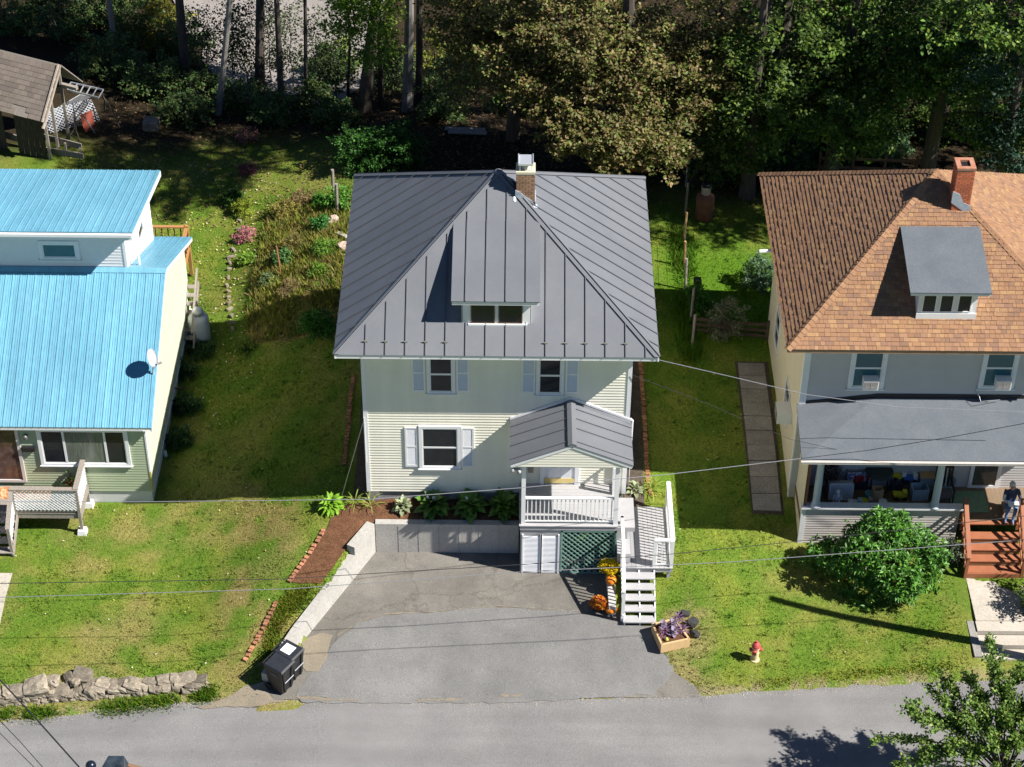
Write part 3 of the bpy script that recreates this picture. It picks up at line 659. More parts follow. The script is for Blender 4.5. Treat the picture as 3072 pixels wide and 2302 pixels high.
for a, b in ((1416, 1481), (1499, 1564)):
    x0, x1 = [float(PY(q, 945, DYF)[0]) for q in (a, b)]; zb, ztp = float(PY(a, 967, DYF)[2]), float(PY(a, 915, DYF)[2])
    fr = MB(); t = .035
    for e in ((x0-t, x0, zb-t, ztp+t), (x1, x1+t, zb-t, ztp+t), (x0, x1, zb-t, zb), (x0, x1, ztp, ztp+t)): fr.box(e[0], e[1], DYF-.03, DYF+.0, e[2], e[3])
    fr.build('dormer_window_frame', mat('brown_sash', (.09, .055, .04), (.13, .08, .05), rough=.6), dorm)
    MB().box(x0, x1, DYF-.012, DYF-.004, zb, ztp).build('pane', m_glass, dorm)
MB().box(bx0+.17, bx1-.1, DYF-.07, DYF, float(PY(1400, 974, DYF)[2])-.02, float(PY(1400, 971, DYF)[2])+.03).build('sill', m_white, dorm)
# chimney (on the right face near the apex)
ch = chimney(mh, .80, 3.55, .545, .5, 8.0, 9.52, bmesh_=BRICK1)
MB().box(.80-.285, .80+.285, 3.55-.262, 3.55+.262, 9.52, 9.60).build('crown', mat('chimney_crown', (.56, .52, .36), (.64, .6, .45), scale=5, rough=.9), ch)
MB().tube([(.80, 3.52, 9.6), (.80, 3.52, 9.78)], .11, 12).build('flue', m_concrete, ch)
cp = MB()
for dx in (-.17, .17):
    cp.bar((.80+dx, 3.37, 9.6), (.80+dx, 3.37, 9.86), .02, .02); cp.bar((.80+dx, 3.72, 9.6), (.80+dx, 3.72, 9.86), .02, .02)
cp.box(.58, 1.02, 3.30, 3.80, 9.86, 9.885); cp.box(.58, 1.02, 3.29, 3.315, 9.82, 9.88); cp.box(.575, .6, 3.30, 3.80, 9.885, 9.92); cp.box(1.0, 1.025, 3.30, 3.80, 9.885, 9.92)
cp.build('chimney_cap', m_galv, ch)
zr_ = lambda x: AZ-(x)*(AZ-EZ)/HS
fl = MB()
yq = 3.55-.262
fl.prism([(.50, yq, zr_(.5)-.1), (1.10, yq, zr_(1.1)-.25), (1.10, yq, zr_(1.1)-.02), (.98, yq, 8.62), (.8, yq, 8.75), (.62, yq, 8.92), (.5, yq, 8.98)], (0, -.02, 0))
fl.prism([(1.083, 3.27, zr_(1.08)-.05), (1.083, 3.83, zr_(1.08)-.05), (1.083, 3.83, zr_(1.08)+.2), (1.083, 3.27, zr_(1.08)+.16)], (.03, 0, 0))
zf_ = lambda y: EZ+(y+OV)*(AZ-EZ)/HS
fl.prism([(.46, 3.16, min(zf_(3.16), zr_(.46))+.045), (1.16, 3.16, min(zf_(3.16), zr_(1.16))+.045), (1.16, 3.34, zr_(1.16)+.045), (.46, 3.34, min(zf_(3.34), zr_(.46))+.045)], (0, 0, .012))
fl.build('flashing', m_flash, ch)

# ---- porch of the main house
PX0, PX1, PYF, PZF = .73, 3.66, -1.90, .37
pm = MB(); pm.box(PX0, PX1, PYF, PYF+.04, .17, PZF-.03); pm.box(PX0, PX0+.04, PYF+.04, -.02, .17, PZF-.03); pm.box(PX1-.04, PX1, PYF+.04, -.02, .17, PZF-.03)
for xx in np.linspace(PX0+.4, PX1-.4, 6): pm.box(xx-.02, xx+.02, PYF+.05, -.02, .14, PZF-.03)
porch = pm.build('porch', m_pdeck, mh)
yb = PYF-.03
while yb < -.06:
    MB().box(PX0-.02, PX1+.02, yb, yb+.132, PZF-.03, PZF).build('deck_board', m_pdeck, porch); yb += .137
for x, y in ((PX0+.10, PYF+.11), (PX1-.06, PYF+.11)):
    MB().box(x-.062, x+.062, y-.062, y+.062, PZF, 2.79).build('post', m_vinyl, porch)
for x in (PX0+.08, PX1-.05): MB().box(x-.05, x+.05, -.09, -.02, PZF, 2.79).build('half_post', m_vinyl, porch)
def rail(parent, a, b, zb, ztop, step=.125, bs=.034, tw=.09, ends=True, m=None, tt=.05):
    """straight railing between plan points; zb, ztop may be (start,end)"""
    m = m or m_vinyl; a = Vector((a[0], a[1], 0)); b = Vector((b[0], b[1], 0)); L = (b-a).length
    zb = zb if hasattr(zb, '__len__') else (zb, zb); ztop = ztop if hasattr(ztop, '__len__') else (ztop, ztop)
    MB().bar(a+Vector((0, 0, ztop[0]-tt/2)), b+Vector((0, 0, ztop[1]-tt/2)), tw, tt).build('top_rail', m, parent)
    MB().bar(a+Vector((0, 0, zb[0]+.09)), b+Vector((0, 0, zb[1]+.09)), .05, .045).build('bottom_rail', m, parent)
    n = max(2, int(L/step))
    for i in range(n):
        t = (i+.5)/n; p = a.lerp(b, t); z0 = zb[0]+(zb[1]-zb[0])*t+.11; z1 = ztop[0]+(ztop[1]-ztop[0])*t-tt
        MB().box(p.x-bs/2, p.x+bs/2, p.y-bs/2, p.y+bs/2, z0, z1).build('baluster', m, parent)
rail(porch, (PX0+.165, PYF+.11), (PX1-.125, PYF+.11), PZF, 1.41)
rail(porch, (PX0+.10, PYF+.18), (PX0+.10, -.09), PZF, 1.41)
rail(porch, (PX1-.06, -.09), (PX1-.06, -.42), PZF, 1.41)
MB().box(PX1-.11, PX1-.01, -.52, -.42, PZF, 1.46).build('post', m_vinyl, porch)
# porch roof (gable)
RX, RZ, REX0, REX1, REZ, RYF = 2.22, 3.67, .42, 4.02, 2.90, -2.05
for x0, sgn in ((REX0, 1), (REX1, -1)):
    O = Vector((x0, -.01 if sgn > 0 else RYF, REZ)); U = Vector((0, -1 if sgn > 0 else 1, 0)); V = Vector((RX-x0, 0, RZ-REZ)); Lv = V.length
    sm = [.36, .80, 1.24, 1.84] if sgn > 0 else [2.04-1.84, 2.04-1.24, 2.04-.80, 2.04-.36]
    seam_face(porch, O, U, V, [(0, 0), (2.04, 0), (2.04, Lv), (0, Lv)], sm, m_metal, m_seam, th=.03, hs=.03)
rc = MB(); rc.prism([(RX-.13, RYF-.01, RZ-.005), (RX+.13, RYF-.01, RZ-.005), (RX+.13, RYF-.01, RZ+.035), (RX, RYF-.01, RZ+.095), (RX-.13, RYF-.01, RZ+.035)], (0, 2.03, 0))
rc.build('ridge_cap', m_metal, porch)
tr = MB()
tr.prism([(REX0+.06, RYF+.05, REZ-.11), (REX1-.06, RYF+.05, REZ-.11), (REX1-.06, RYF+.05, REZ), (RX, RYF+.05, RZ-.02), (REX0+.06, RYF+.05, REZ)], (0, .03, 0))
tr.bar((REX0+.02, RYF+.03, REZ-.06), (RX, RYF+.03, RZ-.05), .03, .11, up=(0, 0, 1)); tr.bar((REX1-.02, RYF+.03, REZ-.06), (RX, RYF+.03, RZ-.05), .03, .11)
tr.box(PX0+.03, PX1, PYF+.05, PYF+.17, 2.68, 2.80); tr.box(PX0+.04, PX0+.16, PYF+.17, -.03, 2.68, 2.80); tr.box(PX1-.12, PX1, PYF+.17, -.03, 2.68, 2.80)
tr.box(REX0+.05, REX1-.05, RYF+.09, -.03, 2.80, 2.83)
tr.build('roof_trim', m_white, porch)
siding(0, 'porch_gable', m_cream, porch, (REX0+.1, RYF+.045), (REX1-.1, RYF+.045), REZ-.08, RZ-.06, .1, .012, lo=lambda z: max(0, min(.5, (z-REZ)/(RZ-REZ)*.5)) if z > REZ else 0, hi=lambda z: 1-(max(0, min(.5, (z-REZ)/(RZ-REZ)*.5)) if z > REZ else 0))
fq = MB().prism([(REX0-.01, -.02, REZ+.04), (RX, -.02, RZ+.09), (REX1+.01, -.02, REZ+.04), (REX1+.01, -.02, REZ+.12), (RX, -.02, RZ+.17), (REX0-.01, -.02, REZ+.12)], (0, -.03, 0)).build('step_flashing', m_white, porch)
# front door with panels, post box and lamp
dx0, dx1 = wx(1632, 1420), wx(1724, 1420)
dr = MB(); dr.box(dx0, dx1, -.03, -.005, .42, 2.45)
for z0, z1 in ((.55, 1.05), (1.2, 1.75), (1.85, 2.3)):
    for a, b in ((dx0+.1, (dx0+dx1)/2-.05), ((dx0+dx1)/2+.05, dx1-.1)): dr.box(a, b, -.045, -.03, z0, z1)
door = dr.build('door', mat('door_paint', (.68, .70, .74), (.74, .75, .78), rough=.4), mh)
MB().box(dx0+.01, dx1-.01, -.06, -.046, .43, .62).build('kick_plate', mat('brass_kick', (.75, .58, .22), (.8, .65, .3), rough=.35, metal=.5), door)
MB().ball((dx1-.09, -.085, 1.35), .035).build('handle', mat('brass', (.6, .45, .2), rough=.3, metal=.8), door)
dt = MB()
for e in ((dx0-.13, dx0, .38, 2.55), (dx1, dx1+.13, .38, 2.55), (dx0, dx1, 2.45, 2.55)): dt.box(e[0], e[1], -.06, -.002, e[2], e[3])
dt.build('door_trim', m_white, door)
MB().box(wx(1584, 1407), wx(1600, 1407), -.09, -.015, wz(1590, 1413), wz(1590, 1400)).build('mail_box', mat('mail_metal', (.28, .24, .2), (.36, .3, .26), rough=.4), mh)
sp = MB(); q = PY(1557, 1415, -1.95); sp.ball((float(q[0]), -1.96, float(q[2])), .07); sp.ball((float(q[0])-.19, -1.96, float(q[2])+.05), .065); sp.box(float(q[0])-.16, float(q[0])+.04, -1.96, -1.9, float(q[2])+.05, float(q[2])+.1)
sp.build('flood_light', mat('lamp_dark', (.05, .05, .06), (.5, .5, .5), scale=12, rough=.3), mh, smooth=True)
# skirt below the porch deck
sk = MB(); sx1 = float(PY(1681, 1650, -1.87)[0])
sk.box(PX0+.02, sx1, -1.865, -1.84, -1.64, .17); sk.box(PX0+.02, PX0+.05, -1.84, -1.0, -1.62, .17)
skirt = sk.build('skirt_panel', m_pdeck, porch)
for a, b in ((1570, 1620), (1626, 1673)):
    x0, x1 = float(PY(a, 1650, -1.88)[0]), float(PY(b, 1650, -1.88)[0]); lv = MB(); z = -1.6
    for e in ((x0-.05, x0+.0, -1.63, -.02), (x1, x1+.05, -1.63, -.02)): lv.box(e[0], e[1], -1.91, -1.868, e[2], e[3])
    while z < -.12:
        lv.add([(x0, -1.895, z), (x1, -1.895, z), (x1, -1.868, z+.045), (x0, -1.868, z+.045), (x0, -1.868, z), (x1, -1.868, z)], [(0, 1, 2, 3), (4, 5, 1, 0)]); z += .052
    lv.build('louvred_door', m_white, porch)
def lattice(name, m, parent, P0, U, V, lu, lv_, gap=.13, sw=.036, th=.012, border=0.05):
    """two crossing layers of slats inside a lu x lv_ rectangle"""
    P0, U, V = Vector(P0), Vector(U).normalized(), Vector(V).normalized(); N = U.cross(V).normalized(); mb = MB()
    for layer, sg in ((0, 1), (1, -1)):
        off = -(lu+lv_)
        while off < lu+lv_:
            off += gap*1.414
            pts = []
            for t in (0, 1):
                pass
            # line u = off + sg*v clipped to the rectangle
            v0, v1 = 0.0, lv_
            if sg > 0: v0 = max(v0, -off); v1 = min(v1, lu-off)
            else: v0 = max(v0, off-lu); v1 = min(v1, off)
            if v1-v0 < .02: continue
            a = P0+U*(off+sg*v0)+V*v0+N*(layer*th); b = P0+U*(off+sg*v1)+V*v1+N*(layer*th)
            mb.bar(a, b, sw, th, up=N)
    if border:
        for a, b in (((0, border/2), (lu, border/2)), ((0, lv_-border/2), (lu, lv_-border/2)), ((border/2, 0), (border/2, lv_)), ((lu-border/2, 0), (lu-border/2, lv_))):
            mb.bar(P0+U*a[0]+V*a[1]+N*.02, P0+U*b[0]+V*b[1]+N*.02, border, .02, up=N)
    return mb.build(name, m, parent)
lattice('lattice', m_greenlat, porch, (sx1+.01, -1.86, -1.64), (1, 0, 0), (0, 0, 1), PX1-sx1-.03, 1.78)
lattice('lattice', m_greenlat, porch, (PX1-.02, -1.85, -1.64), (0, 1, 0), (0, 0, 1), .8, 1.78)
# steps and lower landing
LZ, LX0, LX1, LYF, LYB = -.80, 3.86, 5.36, -2.46, .25
st = MB(); st.box(LX0, LX1, LYF, LYF+.04, LZ-.2, LZ-.03); st.box(LX1-.04, LX1, LYF+.04, LYB, LZ-.2, LZ-.03); st.box(LX0, LX0+.04, LYF+.04, LYB, LZ-.2, LZ-.03)
for x, y in ((LX0+.1, LYF+.1), (LX1-.1, LYF+.1), (LX1-.1, -1.2), (LX1-.1, LYB-.1)): st.box(x-.05, x+.05, y-.05, y+.05, zt1(x, y)-.2, LZ-.03)
landing = st.build('landing', m_pdeck, mh)
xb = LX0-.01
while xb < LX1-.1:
    MB().box(xb, min(xb+.135, LX1+.01), LYF-.03, LYB, LZ-.03, LZ).build('deck_board', m_pdeck if xb > LX0+.3 else mat('shade_strip_board', (.27, .27, .28), (.31, .31, .32), rough=.6), landing); xb += .1405  # left boards coloured darker to stand for a strip of shade
MB().box(PX1+.022, 4.22, -1.62, -.28, -.12, .05).build('step', m_pdeck, landing)
MB().box(PX1+.022, 4.08, -2.30, -1.64, -.77, -.40).build('step', m_pdeck, landing)
MB().box(PX1+.022, 4.0, -1.62, -.28, -.77, -.13).build('step', m_pdeck, landing)
nT = 5
for k in range(nT):
    z = LZ-.150*(k+1); y0 = LYF-.03-.31*(k+1)
    MB().box(3.84, 4.83, y0, y0+.285, z-.04, z).build('tread', m_pdeck, landing)
for x in (3.89, 4.35, 4.81):
    MB().prism([(x-.018, LYF, LZ-.1), (x-.018, LYF, LZ-.38), (x-.018, LYF-1.3, LZ-.93), (x-.018, LYF-1.54, LZ-.93), (x-.018, LYF-1.54, LZ-.79)], (.036, 0, 0)).build('stringer', m_white, landing)
rx = 3.83
rail(landing, (rx, -1.40), (rx, -2.40), LZ, .33)
rail(landing, (rx, -2.44), (rx, LYF-1.42), (LZ-.05, LZ-.72), (.33, -.45))
for y, zb, ztp in ((-1.44, LZ, .33), (-2.42, LZ-.2, .31), (LYF-1.36, -1.70, -.48)): MB().box(rx-.05, rx+.05, y-.05, y+.05, zb, ztp).build('post', m_vinyl, landing)
rail(landing, (LX1-.04, LYB-.05), (LX1-.04, LYF+.06), LZ, .30, tw=.13)
rail(landing, (LX1-.1, LYF+.06), (4.78, LYF+.06), LZ, .30, tw=.11)
for x, y in ((LX1-.04, LYF+.06), (LX1-.04, LYB-.05), (4.80, LYF+.06)): MB().box(x-.05, x+.05, y-.05, y+.05, LZ, .28).build('post', m_vinyl, landing)
# side fittings
MB().tube([(HW+.05, -.0, 3.0), (HW+.12, -.02, 2.95), (HW+.12, -.02, .2)], .035, 8).build('downspout', m_white, mh)
q = PY(1087, 1260, -.05); mt = MB().tube([(-HW-.02, -.05, 1.2), (-HW-.02, -.05, float(q[2])+.1)], .02, 6).build('conduit', m_galv, mh)

# ================================================================== FRONT YARD THINGS
def P3(a): return Vector((float(a[0]), float(a[1]), float(a[2])))
# ---- retaining wall
rw = thing('retaining_wall', 'pale concrete retaining wall around the driveway with a sloping left wing', 'wall', (-1.5, -1.0, -1.6))
m_wallcon = mat('cast_concrete', (.36, .345, .315), (.455, .435, .40), scale=1.4, rough=.9, fine=1, fscale=14, famt=.12, bump=.25)  # one concrete colour for the whole retaining wall
MB().box(-3.70, .70, -1.06, -.84, -1.8, -.42).build('back_wall', m_wallcon, rw)
jt = MB()
for xx in np.arange(-3.0, .5, .62): jt.box(xx-.006, xx+.006, -1.068, -1.058, -1.6, -.5)
jt.build('form_joint', m_found, rw)
B0 = Vector((-3.72, -1.06, 0)); B1 = P3(PZ(905, 1930, -1.77)); B1.z = 0; B2 = P3(PZ(812, 2064, -1.86)); B2.z = 0
def wing(sts, name):
    """sts: (plan point, top z); wall runs along them, soil side on the left"""
    mb = MB()
    for (a, za), (b, zb) in zip(sts[:-1], sts[1:]):
        d = (b-a).normalized(); n = Vector((d.y, -d.x, 0))*.27
        if n.x > 0: n = -n
        q = [a, b, b+n, a+n]
        mb.hexa([Vector((p.x, p.y, -2.05)) for p in q][::-1], [Vector((q[0].x, q[0].y, za)), Vector((q[1].x, q[1].y, zb)), Vector((q[2].x, q[2].y, zb)), Vector((q[3].x, q[3].y, za))][::-1])
    return mb.build(name, m_wallcon, rw)
at = lambda t: B0.lerp(B1, t) if t <= 1 else B1.lerp(B2, t-1)
wing([(at(0), -.42), (at(.275), -.44)], 'upper_wing')
wing([(at(.2755), -.76), (at(.62), -1.02), (at(.72), -1.07), (at(1.0), -1.18), (at(1.6), -1.28), (at(2.0), -1.34)], 'lower_wing')
# ---- brick edgings
def edging(name, label, line, zoff=.03, step=.125):
    P = [P3(PT(a, b)) for a, b in line]; t = thing(name, label, 'edging', tuple(P[0]))
    for a, b in zip(P[:-1], P[1:]):
        n = max(1, int((b-a).length/step)); ang = math.atan2((b-a).y, (b-a).x)
        for i in range(n):
            p = a.lerp(b, (i+.5)/n); p.z = zt1(p.x, p.y)+zoff
            place('brick', BRICK, t, p+Vector((random.uniform(-.02, .02),)*2+(random.uniform(-.01, .015),)), rot=(random.uniform(-.25, .25), random.uniform(-.12, .12), ang+random.uniform(-.15, .15)), scale=(.56, 1.3, 1.2))
    return t
edging('brick_edging', 'red brick edging on the left side of the brown mulch bed', [(975, 1588), (955, 1622), (925, 1668), (893, 1712), (866, 1750)])
edging('brick_edging', 'lower run of red brick edging above the black wheeled bins', [(832, 1805), (808, 1850), (786, 1895), (760, 1940), (735, 1985)])
edging('brick_edging', 'brick edging along the shaded right wall of the cream house', [(1922, 1090), (1929, 1200), (1936, 1300), (1941, 1420), (1952, 1490)])
edging('brick_edging', 'brick edging in the dark strip left of the cream house', [(1060, 1130), (1052, 1200), (1043, 1300), (1030, 1400)])
# ---- dry stone wall at the road
def stone_mesh(k):
    r = random.Random(k); mb = MB(); b = bmesh.new(); bmesh.ops.create_cube(b, size=1.0)
    bmesh.ops.subdivide_edges(b, edges=b.edges[:], cuts=2, use_grid_fill=True)
    for v in b.verts:
        v.co = v.co*.62+v.co.normalized()*.25
        v.co += Vector((r.uniform(-.07, .07), r.uniform(-.07, .07), r.uniform(-.05, .05)))
    me = bpy.data.meshes.new('stone'); b.to_mesh(me); b.free()
    me.materials.append(mat('field_stone', (.14, .118, .09), (.36, .31, .235), scale=2.2, rough=.92, fine=1, fscale=14, famt=.25, rnd=.35, bump=.8, bscale=9)); return me
STONES = [stone_mesh(k) for k in range(9)]
sw = thing('stone_wall', 'tumbled dry stone wall along the road below the left lawn', 'wall', (-11.5, -6.5, -1.9))
rs = random.Random(12)
def stones_row(x, x1, dy, zf, hmin, hmax, wmin, wmax, dmin=.3, dmax=.5, skip=0):
    while x < x1:
        w = rs.uniform(wmin, wmax); h = rs.uniform(hmin, hmax)
        if rs.random() > skip:
            place('stone', STONES[rs.randrange(9)], sw, (x+w/2, float(STONE_Y(x+w/2))+dy+rs.uniform(-.05, .05), zf(x+w/2)+h/2), rot=(rs.uniform(-.3, .3), rs.uniform(-.25, .25), rs.uniform(-.35, .35)), scale=(w*1.12, rs.uniform(dmin, dmax), h*1.15))
        x += w*.95
gl = lambda x: float(zroad(x))+.05
stones_row(-16, -8.5, -.2, lambda x: gl(x)-.06, .1, .18, .12, .3, .22, .36)
stones_row(-16, -8.5, -.14, lambda x: gl(x)+.03, .1, .16, .14, .32, .22, .36)
stones_row(-16, -8.6, -.10, lambda x: gl(x)+.07, .1, .16, .2, .42, .3, .45)
stones_row(-16, -10.6, -.08, lambda x: gl(x)+.15, .1, .16, .2, .45, skip=.15)
stones_row(-16, -13.4, .02, lambda x: gl(x)+.2, .1, .2, .22, .5, skip=.3)
stones_row(-11.9, -8.4, .0, lambda x: gl(x)+.14, .1, .19, .25, .6, .3, .44)
for px, py, w in ((210, 2035, .3), (250, 2028, .5), (228, 2048, .28), (275, 2062, .45), (160, 2048, .42), (112, 2062, .6), (205, 2068, .35), (232, 2082, .3)):
    p = PT(px, py); place('stone', STONES[rs.randrange(9)], sw, (p[0], p[1]-.05, p[2]+.1), rot=(rs.uniform(-.5, .5), rs.uniform(-.5, .5), rs.uniform(0, 3)), scale=(w*1.1, w*.85, w*.6))
# ---- leaf tools
def leaf_mesh(name, L, Wd, m, arch=.5, seg=4, fold=.25, col=None):
    mb = MB(); vs = []; fs = []
    for i in range(seg+1):
        t = i/seg; w = Wd/2*math.sin(math.pi*min(1, t*.9+.08))**.8 if i < seg else .002
        y = L*t; z = arch*L*(t*.9-t*t*1.15)
        vs += [(-w, y, z+fold*w), (0, y, z), (w, y, z+fold*w)]
    for i in range(seg):
        a = i*3; fs += [(a, a+1, a+4, a+3), (a+1, a+2, a+5, a+4)]
    mb.add(vs, fs, col); return mb.mesh(name, m, smooth=True)
m_hosta = mat('hosta_leaf', (.06, .15, .022), (.13, .25, .04), scale=6, rough=.5, rnd=.35, transl=.15)
m_hosta2 = mat('variegated_leaf', (.10, .15, .07), (.40, .43, .25), scale=10, rough=.5, rnd=.25, transl=.15)
HL = [leaf_mesh('leaf', .38, .19, m_hosta), leaf_mesh('leaf', .32, .17, m_hosta, .65)]
HL2 = [leaf_mesh('leaf', .24, .13, m_hosta2), leaf_mesh('leaf', .2, .12, m_hosta2, .65)]
def rosette(name, label, cat, c, meshes, n, r=.08, tmin=.1, tmax=1.2, smin=.8, smax=1.2, group=None, lift=.05):
    t = thing(name, label, cat, tuple(c), group)
    for i in range(n):
        a = i*2.399+random.uniform(-.3, .3); f = i/n; tilt = tmin+(tmax-tmin)*(1-f)
        p = Vector(c)+Vector((-math.sin(a), math.cos(a), 0))*r*(1-f)+Vector((0, 0, lift+.22*f*random.uniform(.6, 1.1)))
        e = Euler((math.pi/2-tilt-.35, 0, a), 'XYZ')
        place('leaf', meshes[i % len(meshes)], t, p, rot=(max(.0, 1.15-tilt), random.uniform(-.2, .2), a), scale=(random.uniform(smin, smax),)*3)
    return t
def bedz(x, y): return zt1(x, y)+.03
q = PZ(1208, 1532, -.45); rosette('hosta_plant', 'small white-edged hosta, leftmost in the bed along the house front', 'plant', (q[0], -.42, bedz(q[0], -.42)), HL2, 46, .08, smin=1.0, smax=1.4)
for px, lab in ((1300, 'large green hosta with white blooms, second from left in the front bed'), (1411, 'large green hosta in the middle of the bed below the front window'), (1512, 'large green hosta beside the porch skirt in deepest shade')):
    q = PZ(px, 1530, -.45); t = rosette('hosta_plant', lab, 'plant', (q[0], -.40, bedz(q[0], -.4)), HL, 64, .12, smin=1.1, smax=1.5)
    if px < 1500:
        for dx, dz in ((-.16, .55), (.03, .5)) if px < 1400 else ((-.1, .5),):
            MB().tube([(q[0]+dx*.3, -.4, -.4), (q[0]+dx, -.45, dz-.4)], .008, 5).build('flower_stalk', m_hosta, t)
            fb = MB()
            for i in range(5): fb.ball((q[0]+dx+random.uniform(-.04, .04), -.46+random.uniform(-.03, .03), dz-.38+random.uniform(-.04, .05)), (.022, .022, .04), 6, 4)
            fb.build('bloom', mat('white_bloom', (.8, .78, .8), rough=.6), t)
m_lime = mat('lime_leaf', (.18, .36, .02), (.28, .5, .05), scale=8, rough=.5, rnd=.25, transl=.25)
LIME = [leaf_mesh('leaf', .2, .09, m_lime), leaf_mesh('leaf', .26, .08, m_lime, .7)]
c = PT(995, 1525); rosette('lime_plant', 'bright lime green clump at the left end of the mulch bed', 'plant', c, LIME, 110, .14, smin=1.0, smax=1.6)
STRAP = [leaf_mesh('leaf', .45, .03, mat('strap_leaf', (.16, .26, .03), (.3, .34, .06), scale=6, rough=.5, rnd=.3, transl=.2), .75, 5)]
for px, py, lab in ((1066, 1520, 'thin yellowing daylily left of the house corner'), (1112, 1522, 'limp daylily at the front left corner of the house')):
    c = PT(px, py); rosette('daylily_plant', lab, 'plant', c, STRAP, 16, .05)
c = PT(1905, 1478); rosette('mottled_plant', 'low mottled plant beside the right corner of the house', 'plant', c, HL2, 26, .12)
c = PT(1955, 1475); rosette('grass_clump', 'bright grass clump beside the brick edging near the landing', 'plant', c, STRAP, 30, .05)
# ---- wheeled bins
def bin_(px, py, ang, label, sticker):
    c = P3(PZ(px, py, -.62)); x, y = c.x, c.y; z0 = float(zdrive(y))+.01
    t = thing('wheeled_bin', label, 'bin', (x, y, z0), 'black wheeled bins at the driveway')
    T = Matrix.Translation((x, y, z0)) @ Matrix.Rotation(ang, 4, 'Z')
    def tf(mb): mb.v = [tuple(T @ Vector(v)) for v in mb.v]; return mb
    def taper(x0, x1, y0, y1, z0, X0, X1, Y0, Y1, z1): return MB().hexa([(x0, y0, z0), (x1, y0, z0), (x1, y1, z0), (x0, y1, z0)], [(X0, Y0, z1), (X1, Y0, z1), (X1, Y1, z1), (X0, Y1, z1)])
    b = taper(-.22, .24, -.24, .24, .04, -.31, .30, -.29, .29, .98)      # front is +x
    for s in (-1, 1): b.hexa([(.2, s*.13-.035, .05), (.275, s*.13-.03, .05), (.275, s*.13+.03, .05), (.2, s*.13+.035, .05)], [(.27, s*.2-.05, .93), (.335, s*.2-.05, .93), (.335, s*.2+.05, .93), (.27, s*.2+.05, .93)])
    b.box(-.33, .325, -.305, .305, .93, .985)
    b = tf(b).build('body', m_black, t)
    lid = MB().hexa([(-.33, -.31, .987), (.345, -.31, .987), (.345, .31, .987), (-.33, .31, .987)], [(-.31, -.28, 1.05), (.30, -.28, 1.03), (.30, .28, 1.03), (-.31, .28, 1.05)])
    l = tf(lid).build('lid', mat('bin_lid', (.02, .022, .028), (.032, .034, .042), scale=5, rough=.38), t)
    h = MB().tube([(-.36, -.27, 1.0), (-.40, -.27, 1.01), (-.40, .27, 1.01), (-.36, .27, 1.0)], .016, 8)
    for yy in (-.2, -.07, .07, .2): h.box(-.40, -.31, yy-.015, yy+.015, .99, 1.02)
    tf(h).build('handle', m_black, t)
    tf(MB().tube([(.335, -.2, .52), (.335, .2, .52)], .013, 8)).build('lift_bar', m_galv, t)
    for s in (-1, 1): tf(MB().tube([(-.26, s*.27-.03, .12), (-.26, s*.27+.03, .12)], .12, 16)).build('wheel', m_black, t)
    if sticker:
        g = MB().add([(-.2, -.17, 1.053), (.14, -.17, 1.041), (.14, .17, 1.041), (-.2, .17, 1.053)], [(0, 1, 2, 3)]); tf(g).build('lid_label', mat('label_paper', (.75, .76, .78), (.82, .82, .82), scale=20, rough=.6), l)
        g = MB()
        for i, (a, b2) in enumerate(((-.1, .1), (-.1, .02), (-.1, .08), (-.03, .1))): g.add([(-.1+.05*i, a, 1.0535), (-.085+.05*i, a, 1.053), (-.085+.05*i, b2, 1.053), (-.1+.05*i, b2, 1.0535)], [(0, 1, 2, 3)])
        tf(g).build('label_print', m_black, l)
    else:
        g = MB()
        for i in range(3): g.box(-.12, .1+.03*i, -.302+.012*i, -.296+.012*i, .80-.05*i, .815-.05*i)
        tf(g).build('moulded_print', mat('faded_print', (.2, .2, .22), rough=.6), b)
    return t
bin_(836, 1974, R(-33), 'black wheeled bin nearest the road with a plain dusty lid', False)
bin_(866, 1938, R(-33), 'black wheeled bin with white label on its lid, behind the other bin', True)
# ---- low wall by the steps, pumpkins and mums
lw = MB(); z = -1.24
lw.hexa([(3.42, -3.60, -1.85), (3.64, -3.60, -1.85), (3.60, -1.95, -1.85), (3.38, -1.95, -1.85)], [(3.42, -3.60, -1.36), (3.64, -3.60, -1.36), (3.60, -1.95, -1.12), (3.38, -1.95, -1.12)])
tag(lw.build('low_wall', m_concrete, loc=(3.5, -2.8, -1.7)), 'low concrete kerb wall beside the steps carrying yellow mums', 'wall')
def pumpkin(c, r, h, label, m):
    t = thing('pumpkin', label, 'pumpkin', tuple(c), 'pumpkins by the steps'); n, k = 32, 9; vs = []; fs = []
    for i in range(k+1):
        ph = -math.pi/2+math.pi*i/k
        for j in range(n):
            a = 2*math.pi*j/n; rr_ = r*(math.cos(ph)**.8 if math.cos(ph) > 0 else 0)*(1-.09*abs(math.sin(a*4))**.5*0+.06*abs(math.cos(4*a)))
            vs.append((c[0]+rr_*math.cos(a), c[1]+rr_*math.sin(a), c[2]+h/2+h/2*math.sin(ph)-(.04 if i == k else 0)*h))
    for i in range(k):
        for j in range(n): j2 = (j+1) % n; fs.append((i*n+j, i*n+j2, (i+1)*n+j2, (i+1)*n+j))
    MB().add(vs, fs).build('body', m, t, smooth=True)
    MB().tube([(c[0], c[1], c[2]+h*.94), (c[0]+.01, c[1]+.01, c[2]+h*1.08), (c[0]+.04, c[1], c[2]+h*1.16)], [.03, .02, .018], 7).build('stem', mat('pumpkin_stem', (.14, .11, .05), rough=.9), t)
m_pk = mat('pumpkin_skin', (.62, .17, .012), (.72, .24, .02), scale=4, rough=.45); m_pk2 = mat('red_pumpkin_skin', (.60, .13, .05), (.66, .18, .08), scale=4, rough=.5)
def wtop(y): return -1.12-(y+1.95)/(-1.65)*.24
